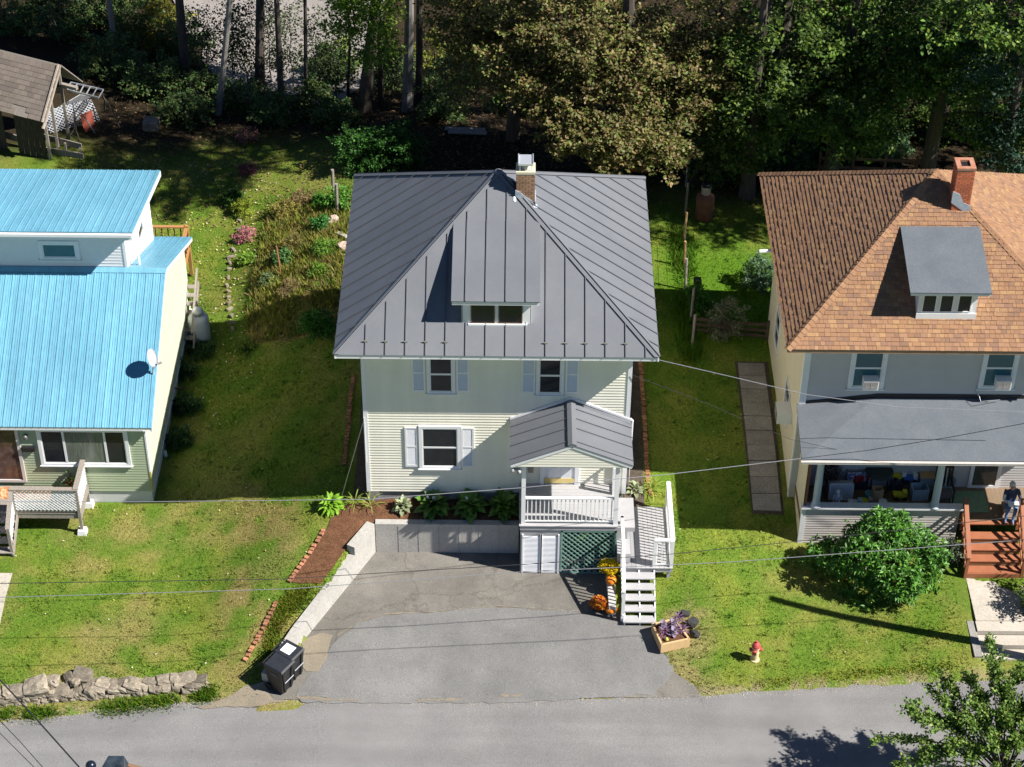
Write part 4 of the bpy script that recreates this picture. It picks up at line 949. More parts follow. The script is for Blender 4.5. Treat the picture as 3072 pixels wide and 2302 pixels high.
p = PZ(1826, 1750, -1.24); pumpkin((3.51, float(p[1]), wtop(p[1])-.01), .165, .27, 'orange pumpkin on the kerb wall below the yellow mums', m_pk)
p = PZ(1832, 1836, -1.7); pumpkin((float(p[0]), float(p[1]), float(zdrive(p[1]))), .185, .29, 'large orange pumpkin on the tar beside orange mums', m_pk)
p = PZ(1843, 1806, -1.68); pumpkin((float(p[0])+.0, float(p[1]), float(zdrive(p[1]))), .15, .25, 'pinkish red pumpkin tucked against the step stringer', m_pk2)
def leaf_cloud(P, A, Ls, Ws, cols, m, name, parent=None, kind=None, tumble=.55):
    """P base points, A unit axes, one four-cornered leaf each"""
    n = len(P); s = np.cross(np.array([.12, -.05, 1.0])+rng.normal(0, tumble, (n, 3)), A); s /= np.linalg.norm(s, axis=1)[:, None]+1e-9
    mid = P+A*(Ls*.5)[:, None]+np.cross(A, s)*(Ls*.10)[:, None]
    V = np.stack([P, mid-s*(Ws/2)[:, None], P+A*Ls[:, None], mid+s*(Ws/2)[:, None]], 1).reshape(-1, 3)
    return raw(name, V, np.arange(4*n).reshape(-1, 4), m, parent=parent, cols=cols, kind=kind)
def rdir(n): v = rng.normal(0, 1, (n, 3)); return v/np.linalg.norm(v, axis=1)[:, None]
m_petal = mat('petal', (1, 1, 1), rough=.6, attr=True, transl=.2)
m_leaf = mat('leaf', (1, 1, 1), rough=.55, attr=True, transl=.28, spec=.3)
m_leaf_gloss = mat('glossy_leaf', (1, 1, 1), rough=.45, attr=True, transl=.15, spec=.4)
def mum(c, r, pal, label):
    t = thing('mum_plant', label, 'flowers', tuple(c))
    MB().lathe([(.11, 0), (.15, .2)], c, 16).build('pot', mat('green_pot', (.03, .05, .03), rough=.5), t)
    d = rdir(900); d[:, 2] = np.abs(d[:, 2]); d = d[d[:, 2] > .05]; n = len(d); P = np.array(c)+np.array([0, 0, .2])+d*np.array([r, r, r*.85])*rng.uniform(.85, 1, (n, 1))
    col = np.array(pal)[rng.integers(0, len(pal), n)]*rng.uniform(.8, 1.15, (n, 1)); A = d+rng.normal(0, .45, (n, 3)); A /= np.linalg.norm(A, axis=1)[:, None]
    leaf_cloud(P, A, rng.uniform(.04, .07, n), rng.uniform(.03, .06, n), col, m_petal, 'blooms', t, 'stuff')
    n = 400; d = rdir(n); P = np.array(c)+np.array([0, 0, .18])+d*np.array([r, r, r*.7])*rng.uniform(.5, .9, (n, 1))
    leaf_cloud(P, rdir(n), np.full(n, .06), np.full(n, .035), np.array([[.04, .10, .015]])*rng.uniform(.6, 1.4, (n, 1)), m_leaf, 'foliage', t, 'stuff')
p = PZ(1818, 1722, -1.22); mum((3.44, float(p[1]), wtop(p[1])), .31, [(.80, .62, .01), (.85, .70, .02), (.7, .5, .01)], 'yellow chrysanthemums in a pot on the kerb wall')
p = PZ(1795, 1826, -1.7); mum((float(p[0]), float(p[1]), float(zdrive(p[1]))), .25, [(.75, .27, .02), (.7, .20, .05), (.8, .40, .02), (.6, .15, .06)], 'orange chrysanthemums in a pot on the tar')
# ---- timber planter with ornamental cabbages
pl = thing('planter_box', 'new timber planter box of purple ornamental plants by the steps', 'planter', tuple(PT(2015, 1925)))
m_timber = mat('new_timber', (.55, .36, .17), (.66, .46, .25), scale=3, rough=.7, stretch=(6, 6, 2))
ztp = -1.36; C4 = [P3(PZ(a, b, ztp)) for a, b in ((1984, 1936), (2071, 1917), (2026, 1853), (1955, 1871))]; cen = sum(C4, Vector())/4
for i in range(4):
    a, b = C4[i], C4[(i+1) % 4]; d = (b-a).normalized(); inn = (cen-(a+b)/2).normalized()
    dz = Vector((0, 0, -.17)); aa = a+d*(.0 if i % 2 == 0 else .03); bb = b-d*(.0 if i % 2 == 0 else .03)
    MB().bar(aa+inn*.03+dz, bb+inn*.03+dz, .055, .34).build('board', m_timber, pl)
MB().prism([c+(cen-c)*.08+Vector((0, 0, -.06)) for c in C4], (0, 0, -.2)).build('soil', m_mulch, pl)
m_cab = mat('cabbage_leaf', (.17, .22, .22), (.26, .12, .26), scale=9, rough=.6, rnd=.3); m_purp = mat('purple_leaf', (.14, .07, .15), (.24, .13, .24), scale=9, rough=.6, rnd=.3)
CAB = [leaf_mesh('leaf', .13, .12, m_cab, .5)]; PUR = [leaf_mesh('leaf', .2, .03, m_purp, .75)]
U4 = (C4[1]-C4[0]); V4 = (C4[3]-C4[0])
for u, v, M_, n, lab in ((.3, .75, CAB, 22, 'blue-green ornamental cabbage at the back left of the planter'), (.62, .72, CAB, 22, 'blue-green ornamental cabbage at the back middle of the planter'), (.55, .38, CAB, 20, 'mauve ornamental cabbage near the planter front'), (.25, .45, PUR, 24, 'spiky purple plant at the left of the planter'), (.85, .4, PUR, 24, 'spiky purple plant at the right of the planter'), (.88, .88, PUR, 28, 'tall purple plant at the back right corner of the planter')):
    c = C4[0]+U4*u+V4*v+Vector((0, 0, -.05)); rosette('ornamental_plant', lab, 'plant', c, M_, n, .03, lift=.0, group='plants in the timber planter')
for u, v, lab in ((.2, .68, 'small orange gourd at the left of the planter'), (.6, .55, 'small yellow gourd in the middle of the planter'), (.25, .2, 'small green-yellow gourd at the planter front')):
    c = C4[0]+U4*u+V4*v; tag(MB().lathe([(.01, 0), (.05, .02), (.06, .06), (.035, .1), (.012, .14)], c+Vector((0, 0, -.06)), 12).build('gourd', mat('gourd_'+lab[6:9], (.7, .5, .12) if 'green' not in lab else (.5, .55, .1), rough=.5), loc=tuple(c), smooth=True), lab, 'gourd', 'gourds in the timber planter')
dk = mat('dark_rock', (.02, .02, .022), (.05, .05, .05), scale=5, rough=.9)
for k, (px, py, s, lab) in enumerate(((2055, 1845, .2, 'dark rock at the back corner of the timber planter'), (2078, 1872, .28, 'largest dark rock right of the timber planter'), (2084, 1905, .22, 'dark rock at the front right of the timber planter'))):
    p = PT(px, py); me = stone_mesh(40+k); me.materials[0] = dk; o = place('rock', me, None, (p[0], p[1], p[2]+.05), rot=(.2*k, .3, k), scale=(s*1.3, s, s*.7)); tag(o, lab, 'rock')
# ---- fire hydrant
hc = PT(2264, 1979); hy = thing('fire_hydrant', 'cream fire hydrant with faded red bonnet on the right lawn', 'hydrant', tuple(hc))
m_hy = mat('hydrant_cream', (.62, .50, .26), (.70, .58, .34), scale=6, rough=.6); m_hr = mat('hydrant_red', (.42, .05, .05), (.52, .09, .08), scale=6, rough=.6)
MB().lathe([(.14, -.05), (.14, .03), (.105, .05), (.10, .28), (.115, .30), (.115, .34), (.10, .36), (.105, .5), (.125, .51), (.125, .55)], hc, 20).build('barrel', m_hy, hy, smooth=False)
MB().lathe([(.13, .55), (.125, .6), (.09, .67), (.045, .71), (.03, .715), (.03, .77), (.0, .775)], hc, 20).build('bonnet', m_hr, hy)
for ang, r in ((math.pi, .05), (0, .05), (-math.pi/2-.35, .065)):
    d = Vector((math.cos(ang), math.sin(ang), 0)); a = Vector(hc)+Vector((0, 0, .43)); MB().tube([a+d*.08, a+d*.13, a+d*.13, a+d*.19], [r, r, r*1.15, r*1.1], 12).build('outlet_cap', m_hr, hy)

# ================================================================== LEFT HOUSE (blue roofs)
lh = thing('house', 'sage green house with light blue ribbed metal roofs at the left edge', 'house', (-14, 6, -1.9))
LX, LYf, LYb, LRK, LLX = -10.95, 1.35, 10.95, -10.65, -19.0
EF, RD, EB = (1.13, 1.48), (6.10, 3.94), (11.15, 1.63)
siding(0, 'wall', m_green, lh, (LLX, LYf), (LX, LYf), -1.32, EF[1]+.02, .105, .02)
siding(0, 'wall', m_palegreen, lh, (LX, LYf), (LX, LYb), -1.32, RD[1]-.08, .105, .012,
       lo=lambda z: 0 if z < 1.45 else min(.5, max(0, (EF[0]+(z+.1-EF[1])/(RD[1]-EF[1])*(RD[0]-EF[0])-LYf)/(LYb-LYf))),
       hi=lambda z: 1 if z < 1.5 else max(.5, min(1, (EB[0]-(z+.1-EB[1])/(RD[1]-EB[1])*(EB[0]-RD[0])-LYf)/(LYb-LYf))))
MB().prism([(LX-.015, LYf+.02, -1.3), (LX-.015, LYb, -1.3), (LX-.015, LYb, 1.55), (LX-.015, RD[0], RD[1]-.15), (LX-.015, LYf+.02, 1.45)], (LLX-LX, 0, 0)).build('wall_core', m_green, lh)
MB().box(LLX, LX-.03, LYf+.03, LYb, -2.4, -1.30).build('foundation', mat('pale_foundation', (.56, .56, .56), (.66, .66, .66), scale=2, rough=.9), lh)
MB().box(LX-.02, LX+.03, LYf-.03, LYf+.07, -.5, 1.42).build('corner_board', m_white, lh)
MB().box(LX-.02, LX+.03, LYf-.03, LYf+.05, -1.32, -.505).build('corner_board', mat('mustard_trim', (.42, .36, .12), rough=.7), lh)
MB().box(LX-.0, LX+.035, LYf+.08, LYb, -1.36, -1.30).build('sill_board', m_white, lh)
lroof = MB().box(LLX, LRK-.2, RD[0]-.05, RD[0]+.05, RD[1]-.2, RD[1]-.05).build('roof', m_blue, lh)
rib = [LRK-LLX-.12-.236*k for k in range(34)][::-1]
seam_face(lroof, (LLX, EF[0], EF[1]), (1, 0, 0), (0, RD[0]-EF[0], RD[1]-EF[1]), [(0, 0), (LRK-LLX, 0), (LRK-LLX, math.hypot(RD[0]-EF[0], RD[1]-EF[1])), (0, math.hypot(RD[0]-EF[0], RD[1]-EF[1]))], rib, m_blue, m_blue, th=.02, hs=.024, ws=.032, seam_gap=.01, minor=2)
seam_face(lroof, (LRK, EB[0], EB[1]), (-1, 0, 0), (0, RD[0]-EB[0], RD[1]-EB[1]), [(0, 0), (3.2, 0), (3.2, math.hypot(RD[0]-EB[0], RD[1]-EB[1])), (0, math.hypot(RD[0]-EB[0], RD[1]-EB[1]))], [.12+.236*k for k in range(13)], m_blue, m_blue, th=.02, hs=.024, ws=.032, seam_gap=.01, minor=2)
MB().prism([(LLX, RD[0]-.17, RD[1]-.03), (LLX, RD[0], RD[1]+.06), (LLX, RD[0]+.17, RD[1]-.03)], (LRK-LLX+.01, 0, 0)).build('ridge_cap', m_blue, lroof)
rk = MB()
for a, b in ((EF, RD), (EB, RD)): rk.prism([(LRK-.005, a[0], a[1]-.14), (LRK-.005, a[0], a[1]-.005), (LRK-.005, b[0], b[1]-.01), (LRK-.005, b[0], b[1]-.14)], (-.03, 0, 0))
for a, b in ((EF, RD), (EB, RD)): rk.prism([(LRK-.03, a[0], a[1]-.13), (LX, a[0], a[1]-.13), (LX, b[0], b[1]-.13), (LRK-.03, b[0], b[1]-.13)], (0, 0, .02))
rk.box(LLX, LRK-.04, EF[0]+.01, EF[0]+.04, EF[1]-.13, EF[1]-.01)
rk.build('rake_board', m_white, lh)
# upper storey
UX, UYf, UYb = -11.9, 6.15, 10.7
up = siding(0, 'upper_wall', m_white, lh, (LLX, UYf), (UX, UYf), 3.90, 5.62, .115, .02)
siding(0, 'upper_wall', m_white, lh, (UX, UYf), (UX, UYb), 1.8, 5.6, .115, .012,
       lo=lambda z: min(1, max(0, (6.1+(3.94-z)/.457-UYf)/(UYb-UYf))), hi=lambda z: max(0, min(1, (6.15+(5.6-z)/.23-UYf)/(UYb-UYf))))
MB().prism([(UX-.015, UYf+.01, 3.7), (UX-.015, UYb, 1.6), (UX-.015, UYb, 4.5), (UX-.015, UYf+.01, 5.6)], (LLX-UX, 0, 0)).build('wall_core', m_white, lh)
MB().box(UX-.06, UX+.03, UYf-.03, UYf+.07, 3.85, 5.6).build('corner_board', m_white, lh)
UR = -11.42; A, B = (5.45, 5.80), (10.85, 4.56); Lu = math.hypot(B[0]-A[0], B[1]-A[1])
uroof = MB().prism([(LLX, A[0]+.02, A[1]-.09), (UR-.02, A[0]+.02, A[1]-.09), (UR-.02, B[0], B[1]-.09), (LLX, B[0], B[1]-.09)], (0, 0, .07)).build('upper_roof', m_white, lh)
seam_face(uroof, (LLX, A[0], A[1]), (1, 0, 0), (0, B[0]-A[0], B[1]-A[1]), [(0, 0), (UR-LLX, 0), (UR-LLX, Lu), (0, Lu)], [UR-LLX-.1-.236*k for k in range(31)][::-1], m_blue, m_blue, th=.02, hs=.024, ws=.032, seam_gap=.01, minor=2)
g = MB().box(LLX, UR-.03, A[0]-.09, A[0]-.0, A[1]-.13, A[1]-.03); g.box(LLX, UR-.05, A[0]+.0, A[0]+.03, A[1]-.3, A[1]-.11)
g.build('gutter', m_white, uroof)
MB().prism([(UR+.005, A[0], A[1]-.2), (UR+.005, A[0], A[1]+.0), (UR+.005, B[0], B[1]), (UR+.005, B[0], B[1]-.2)], (-.03, 0, 0)).build('rake_board', m_white, uroof)
w0, w1 = PY(130, 770, UYf), PY(226, 728, UYf); window(lh, float(w0[0])-.1, float(w1[0])+.1, float(w0[2])-.08, float(w1[2])+.08, UYf, split=[0, 1], glass=m_teal, trim=.12)
def window_x(parent, y0, y1, z0, z1, X, sgn, m=None, trim=.08, glass=None):
    """window on a wall facing sgn*X"""
    m = m or m_white; mb = MB(); a, b = X-sgn*.005, X+sgn*.05; mid = (z0+z1)/2
    for e in ((y0, y0+trim, z0, z1), (y1-trim, y1, z0, z1), (y0+trim, y1-trim, z0, z0+trim), (y0+trim, y1-trim, z1-trim, z1), (y0+trim, y1-trim, mid-.025, mid+.025)): mb.box(a, b, e[0], e[1], e[2], e[3])
    w = mb.build('window', m, parent)
    MB().box(X+sgn*.012, X+sgn*.02, y0+trim, y1-trim, z0+trim, mid-.025).build('pane', glass or m_glass, w); MB().box(X+sgn*.012, X+sgn*.02, y0+trim, y1-trim, mid+.025, z1-trim).build('pane', glass or m_glass, w)
    return w
window_x(lh, 8.2, 9.1, 3.35, 4.35, UX, 1)
p = PX(416, 780, -11.6); MB().tube([(-11.6, p[1], 3.94-(p[1]-6.1)*.457-.1), (-11.6, p[1], 3.94-(p[1]-6.1)*.457+.42)], .05, 10).build('vent_pipe', m_white, lh)
# front windows, door, lamp, letter box
a, b = PY(124, 1392, LYf), PY(381, 1290, LYf); zt_, zb_ = 1.30, float(a[2])
m_curt = mat('curtained_glass', (.06, .075, .06), (.20, .22, .18), scale=7, rough=.12, stretch=(6, 1, .3)); 
w = window(lh, float(a[0])+.02, float(b[0]), zb_, zt_, LYf, split=[0, .27, .76, 1], trim=.11)
w.children[1].data.materials[0] = m_curt
dm_ = MB(); d0, d1 = float(PY(-60, 1400, LYf)[0]), float(PY(74, 1400, LYf)[0])
for e in ((d0, d0+.1, -.95, 1.35), (d1-.1, d1, -.95, 1.35), (d0+.1, d1-.1, 1.22, 1.35), (d0+.1, d1-.1, -.95, -.85)): dm_.box(e[0], e[1], LYf-.07, LYf, e[2], e[3])
ld = dm_.build('door', mat('pinkish_trim', (.55, .5, .48), (.62, .57, .55), rough=.6), lh)
MB().box(d0+.1, d1-.1, LYf-.03, LYf-.015, -.85, 1.22).build('pane', mat('dark_red_glass', (.05, .02, .015), (.16, .10, .08), scale=3, rough=.08), ld)
c = PY(76, 1312, LYf-.1); MB().lathe([(.03, -.12), (.07, -.05), (.08, .05), (.03, .1)], c, 10).build('lamp', mat('lamp_iron', (.05, .05, .055), (.2, .2, .2), scale=20, rough=.4), lh)
c = PY(85, 1347, LYf-.06); MB().box(float(c[0])-.2, float(c[0])+.2, LYf-.13, LYf-.022, float(c[2])-.08, float(c[2])+.08).build('letter_box', m_black, lh)
q = PX(527, 1165, LX+.05); MB().tube([(LX, q[1], q[2]), (LX+.28, q[1]-.05, q[2]+.02), (LX+.36, q[1]-.1, q[2]+.1)], [.04, .03, .05], 8).build('wall_lamp', m_black, lh)
q = PX(503, 1385, LX+.1); MB().tube([(LX+.06, q[1], q[2]+.45), (LX+.06, q[1], q[2]+.1), (LX+.12, q[1]-.1, q[2]-.3)], [.05, .07, .05], 8).build('hose_pipe', m_white, lh)
# ---- front stoop with lattice railing
st = thing('front_stoop', 'weathered wooden stoop with white lattice railings at the green house door', 'stoop', (-14.2, .6, -1.85))
zg = zt1(-13.5, 0); FX0, FX1, FYf, FYb, FZ = -16.6, -12.95, -.06, 1.28, -1.0
fr = MB(); fr.box(FX0, FX1, FYf, FYf+.05, FZ-.24, FZ-.035); fr.box(FX1-.05, FX1, FYf+.05, FYb, FZ-.24, FZ-.035)
fr.build('frame', m_oldwood, st)
y = FYf-.02
while y < FYb-.1: MB().box(FX0, FX1+.02, y, y+.135, FZ-.035, FZ).build('deck_board', m_oldwood, st); y += .14
def opost(x, y, z0, z1): MB().box(x-.045, x+.045, y-.045, y+.045, z0, z1).build('post', m_oldwood, st)
TOP = -.03; sx = -15.0
opost(FX1-.05, FYf+.0, zg+.12, TOP); opost(FX1-.05, FYb-.06, zg+.12, TOP+.02); opost(sx, FYf, FZ-.2, TOP)
for x, y in ((FX1-.05, FYf), (FX1-.05, FYb-.06)): MB().hexa([(x-.16, y-.16, zg-.1), (x+.16, y-.16, zg-.1), (x+.16, y+.16, zg-.1), (x-.16, y+.16, zg-.1)], [(x-.12, y-.12, zg+.17), (x+.12, y-.12, zg+.17), (x+.12, y+.12, zg+.17), (x-.12, y+.12, zg+.17)]).build('footing', mat('white_footing', (.75, .75, .74), (.8, .8, .8), rough=.8), st)
MB().bar((sx-.05, FYf, TOP+.02), (FX1, FYf, TOP+.02), .16, .045).build('top_rail', m_oldwood, st); MB().bar((sx, FYf, FZ+.1), (FX1-.08, FYf, FZ+.1), .05, .09).build('lower_rail', m_oldwood, st)
MB().bar((FX1-.05, FYf-.05, TOP+.045), (FX1-.05, FYb, TOP+.045), .16, .045).build('top_rail', m_oldwood, st); MB().bar((FX1-.05, FYf+.08, FZ+.1), (FX1-.05, FYb-.1, FZ+.1), .05, .09).build('lower_rail', m_oldwood, st)
m_lat = mat('white_lattice_paint', (.74, .75, .76), (.8, .8, .8), rough=.5)
lattice('lattice', m_lat, st, (sx+.05, FYf-.03, FZ+.14), (1, 0, 0), (0, 0, 1), FX1-sx-.14, .78, gap=.085, sw=.038, border=0)
lattice('lattice', m_lat, st, (FX1-.02, FYf+.05, FZ+.14), (0, 1, 0), (0, 0, 1), FYb-FYf-.15, .80, gap=.085, sw=.038, border=0)
nS = 4
for k in range(nS):
    z = FZ-.17*(k+1); y0 = FYf-.28*(k+1); MB().box(-16.6, sx+.02, y0, y0+.29, z-.04, z).build('tread', m_oldwood, st)
yb_ = FYf-.28*nS
MB().prism([(sx+.02, FYf, FZ-.04), (sx+.02, yb_, FZ-.17*nS-.06), (sx+.02, yb_, FZ-.17*nS-.2), (sx+.02, FYf, FZ-.3)], (.04, 0, 0)).build('stringer', m_oldwood, st)
MB().bar((sx+.0, FYf+.02, TOP+.02), (sx, yb_+.05, TOP-.7), .14, .045).build('top_rail', m_oldwood, st)
opost(sx, yb_+.08, FZ-.17*nS-.2, TOP-.7)
lattice('lattice', m_lat, st, (sx-.02, yb_+.1, FZ-.17*nS+.1), (0, 1, .62), (0, 0, 1), 1.2, .68, gap=.085, sw=.038, border=0)
tag(MB().box(-15.7, -14.0, .55, 1.1, FZ+.002, FZ+.02).build('door_mat', mat('orange_mat', (.45, .13, .03), (.6, .42, .25), scale=9, rough=.9, spread=.06), loc=(-14.8, .8, FZ)), 'orange patterned door mat at the green house door', 'mat')
c = np.array([-13.35, 1.0, FZ]); t = thing('flower_pot', 'pot of red flowers in the corner of the wooden stoop', 'plant', tuple(c)); MB().lathe([(.1, 0), (.14, .2)], c, 12).build('pot', m_mortar, t)
n = 260; leaf_cloud(c+np.array([0, 0, .3])+rng.normal(0, .11, (n, 3)), rdir(n), np.full(n, .09), np.full(n, .06), np.where(rng.uniform(0, 1, (n, 1)) < .2, np.array([[.4, .01, .03]]), np.array([[.07, .17, .02]]))*rng.uniform(.7, 1.3, (n, 1)), m_leaf, 'leaves', t, 'stuff')
# ---- satellite dish on the rake
b = PX(468, 1125, LRK-.02); b = P3(b); sd_ = thing('satellite_dish', 'grey oval satellite dish on the edge of the blue front roof', 'satellite dish', tuple(b))
top = P3(PX(466, 1075, LRK-.05)); zroof = EF[1]+(b.y-EF[0])*(RD[1]-EF[1])/(RD[0]-EF[0])
MB().tube([(LRK-.1, b.y, zroof), (LRK-.08, b.y, zroof+.3), (LRK-.12, b.y, zroof+.55)], .025, 8).build('mast', m_galv, sd_)
cc = Vector((LRK-.14, b.y, zroof+.66)); tl = Vector((.92, -.15, .38)).normalized().to_track_quat('Z', 'Y')
ds_ = MB(); ds_.lathe([(.0, 0), (.12, .012), (.22, .04), (.29, .075), (.30, .085), (.22, .05), (.12, .02), (.0, .01)], cc, 24, tilt=tl)
ds_.build('dish', mat('dish_grey', (.38, .38, .40), (.44, .44, .46), rough=.5), sd_, smooth=True)
fw = tl @ Vector((0, 0, 1)); MB().tube([cc-Vector((0, 0, .22)), cc+fw*.34-Vector((0, 0, .26))], .014, 6).build('arm', m_galv, sd_)
MB().tube([cc+fw*.32-Vector((.05, 0, .28)), cc+fw*.36-Vector((-.05, 0, .22))], .04, 8).build('receiver', m_concrete, sd_)
# ---- propane tank
c = P3(PT(602, 1022)); pt = thing('propane_tank', 'upright pale grey propane tank beside the green house wall', 'tank', tuple(c)); m_tank = mat('tank_paint', (.50, .52, .53), (.56, .58, .59), scale=3, rough=.45)
MB().lathe([(.28, 0), (.30, .06), (.355, .1), (.365, .16), (.365, .92), (.355, 1.0), (.32, 1.08), (.24, 1.14), (.2, 1.15)], c, 28).build('tank_body', m_tank, pt, smooth=True)
MB().lathe([(.18, 1.12), (.18, 1.27), (.2, 1.275), (.2, 1.31), (.17, 1.38), (.09, 1.42), (.01, 1.43)], c, 22).build('valve_dome', m_tank, pt, smooth=True)
for a in (-1.9, -1.2): MB().ball(c+Vector((.185*math.cos(a), .185*math.sin(a), 1.2)), .022, 6, 5).build('port', m_black, pt)
MB().box(c.x-.42, c.x+.42, c.y-.42, c.y+.42, c.z-.05, c.z+.02).build('base_slab', m_oldcon, pt)
# ---- rear deck railing
rd = thing('rear_deck', 'brown timber deck with spindle railing behind the green house', 'deck', (-12.5, 12.3, -1.7)); m_cedar = mat('cedar', (.36, .17, .06), (.46, .24, .09), scale=3, rough=.7, stretch=(4, 4, 1))
MB().box(-14.5, -11.25, 11.0, 13.75, -.65, -.58).build('floor', m_cedar, rd)
def drail(a, b):
    a, b = Vector(a), Vector(b); MB().bar(a, b, .13, .05).build('top_rail', m_cedar, rd); MB().bar(a-Vector((0, 0, .8)), b-Vector((0, 0, .8)), .05, .08).build('bottom_rail', m_cedar, rd)
    n = int((b-a).length/.22)
    for i in range(n+1):
        p = a.lerp(b, i/max(1, n)); MB().box(p.x-.02, p.x+.02, p.y-.02, p.y+.02, p.z-.82, p.z-.02).build('spindle', mat('dark_spindle', (.1, .05, .025), rough=.7), rd)
drail((-14.5, 13.7, .3), (-11.3, 13.7, .3)); drail((-11.3, 13.6, .3), (-11.3, 11.2, .3))
for x, y in ((-11.3, 13.7), (-11.3, 11.1)): MB().box(x-.06, x+.06, y-.06, y+.06, -1.8, .36).build('post', m_cedar, rd)
MB().box(-12.55, -12.05, 13.0, 13.4, -.58, -.1).build('storage_box', m_galv, rd)
tmp = MB()
for i in range(7): tmp.bar((-11.05+.02*i, 10.9-.28*i, -.3-.16*i), (-10.6, 10.9-.28*i, -.3-.16*i), .22, .03)
tmp.bar((-10.6, 11.1, -.25), (-10.6, 8.9, -1.5), .05, .2); tmp.bar((-10.6, 11.1, .35), (-10.6, 8.9, -.8), .07, .05)
tmp.build('side_steps', m_oldwood, rd)

# ================================================================== RIGHT HOUSE (brown shingle roof)
rh = thing('house', 'grey and tan house with brown shingle pyramid roof at the right edge', 'house', (13.16, 4.8, -1.2))
GX0, GX1, GYf, GYb, GEZ, GAZ = 9.2, 17.12, .88, 8.8, 5.55, 8.78
gS = 4.66; gC = Vector((13.16, 4.83, GEZ)); gA = Vector((13.16, 4.83, GAZ))
siding(0, 'wall', m_greysid, rh, (GX0, GYf), (GX1, GYf), -.5, GEZ-.1, .1, .016)
siding(0, 'wall', m_tan, rh, (GX0, GYb), (GX0, GYf), -.95, GEZ-.1, .1, .010)
siding(0, 'wall', m_tan, rh, (GX1, GYf), (GX1, GYb), -.95, GEZ-.1, .1, .010)
MB().box(GX0+.012, GX1-.012, GYf+.012, GYb, -1.0, GEZ-.1).build('wall_core', m_tan, rh)
MB().box(GX0+.03, GX1-.03, GYf+.03, GYb, -2.0, -.96).build('foundation', mat('brown_foundation', (.22, .18, .13), (.3, .25, .18), rough=.9), rh)
MB().box(GX0-.035, GX0-.0, GYf-.01, GYf+.12, -.9, GEZ-.1).build('corner_board', m_white, rh)
MB().box(GX0-.035, GX0+.16, GYf-.045, GYf-.012, 2.9, GEZ-.1).build('corner_board', m_white, rh)
MB().box(gC.x-gS+.04, gC.x+gS-.04, gC.y-gS+.04, gC.y+gS-.04, GEZ-.12, GEZ-.09).build('soffit', m_tan, rh)
fq = MB()
for a, b in (((-1, -1), (1, -1)), ((1, -1), (1, 1)), ((1, 1), (-1, 1)), ((-1, 1), (-1, -1))): fq.bar(gC+Vector((a[0]*(gS-.03), a[1]*(gS-.03), -.07)), gC+Vector((b[0]*(gS-.03), b[1]*(gS-.03), -.07)), .03, .12)
fq.build('fascia', mat('brown_fascia', (.32, .2, .13), rough=.7), rh)
# shingles
SH = [(0.278, 0.154, 0.085), (0.294, 0.167, 0.091), (0.253, 0.137, 0.077), (0.325, 0.193, 0.097), (0.222, 0.128, 0.083), (0.282, 0.16, 0.094), (0.265, 0.147, 0.086), (0.287, 0.157, 0.084)]
grm = MB()
for ang in range(4):
    u = Vector((math.cos(ang*math.pi/2), math.sin(ang*math.pi/2), 0)); bk = Vector((-u.y, u.x, 0)); e0 = gC-bk*gS-u*gS; e1 = gC-bk*gS+u*gS
    grm.add([e0, e1, gA], [(0, 1, 2)])
groof = grm.build('roof', mat('roof_felt', (.10, .06, .045), rough=.95), rh)
TAB = [MB().hexa([(-.5, 0, 0), (.5, 0, 0), (.5, .18, 0), (-.5, .18, 0)], [(-.5, 0, .030), (.5, 0, .030), (.5, .18, .006), (-.5, .18, .006)]).mesh('shingle', mat('shingle_%d' % k, c, tuple(v*1.12 for v in c), scale=14, rough=.95, fine=1, fscale=50, famt=.25, rnd=.08)) for k, c in enumerate(SH)]
m_sh = mat('shingle_mass', (.85, .85, .85), (1.12, 1.12, 1.12), scale=14, rough=.95, attr=True, fine=1, fscale=50, famt=.25)
def shingle_face(ang, nparts, rr):
    u = Vector((math.cos(ang), math.sin(ang), 0)); bk = Vector((-u.y, u.x, 0)); V = bk*gS+Vector((0, 0, GAZ-GEZ)); Ls = V.length; V.normalize(); N = u.cross(V)
    O = gC-bk*gS; ex = .135; rows = int(Ls/ex); rot = Matrix((u, V, N)).transposed().to_euler(); cnt = 0; mass = MB()
    for r in range(rows):
        half = gS*(1-(r*ex)/Ls); x = -half
        while x < half-.02:
            w = rr.choice((.11, .14, .17, .2, .25)); w = min(w, half-x)
            if half-(x+w) < .06: w = half-x
            k = rr.randrange(len(SH)); lift = rr.choice((0, 0, .008)); c = O+u*(x+w/2)+V*(r*ex)+N*lift
            h2 = gS*(1-((r+1)*ex)/Ls)
            if cnt < nparts and abs(x) < half-.15 and abs(x+w) < half-.15:
                place('shingle', TAB[k], groof, c, rot=rot, scale=(w-.006, 1, 1)); cnt += 1
            else:
                a, b = x+.003, x+w-.003; a2, b2 = max(a, -h2-.06), min(b, h2+.06)
                if b2 > a2:
                    P = lambda uu, vv, hh: O+u*uu+V*vv+N*(hh+lift)
                    y0, y1 = r*ex, r*ex+.18
                    mass.hexa([P(a, y0, 0), P(b, y0, 0), P(b2, y1, 0), P(a2, y1, 0)], [P(a, y0, .030), P(b, y0, .030), P(b2, y1, .006), P(a2, y1, .006)], SH[k])
            x += w
    o = mass.build('shingle_mass', m_sh, groof); o['kind'] = 'stuff'
r5 = random.Random(5); shingle_face(0, 300, r5); shingle_face(R(270), 0, r5); shingle_face(R(90), 0, r5)
CAP = MB(); 
for s in (-1, 1): CAP.add([(0, 0, .045), (s*.13, 0, -.028), (s*.13, .24, -.046), (0, .24, .027), (0, 0, .03), (s*.13, 0, -.043)], [(0, 1, 2, 3) if s < 0 else (3, 2, 1, 0), (4, 5, 1, 0) if s < 0 else (0, 1, 5, 4)])
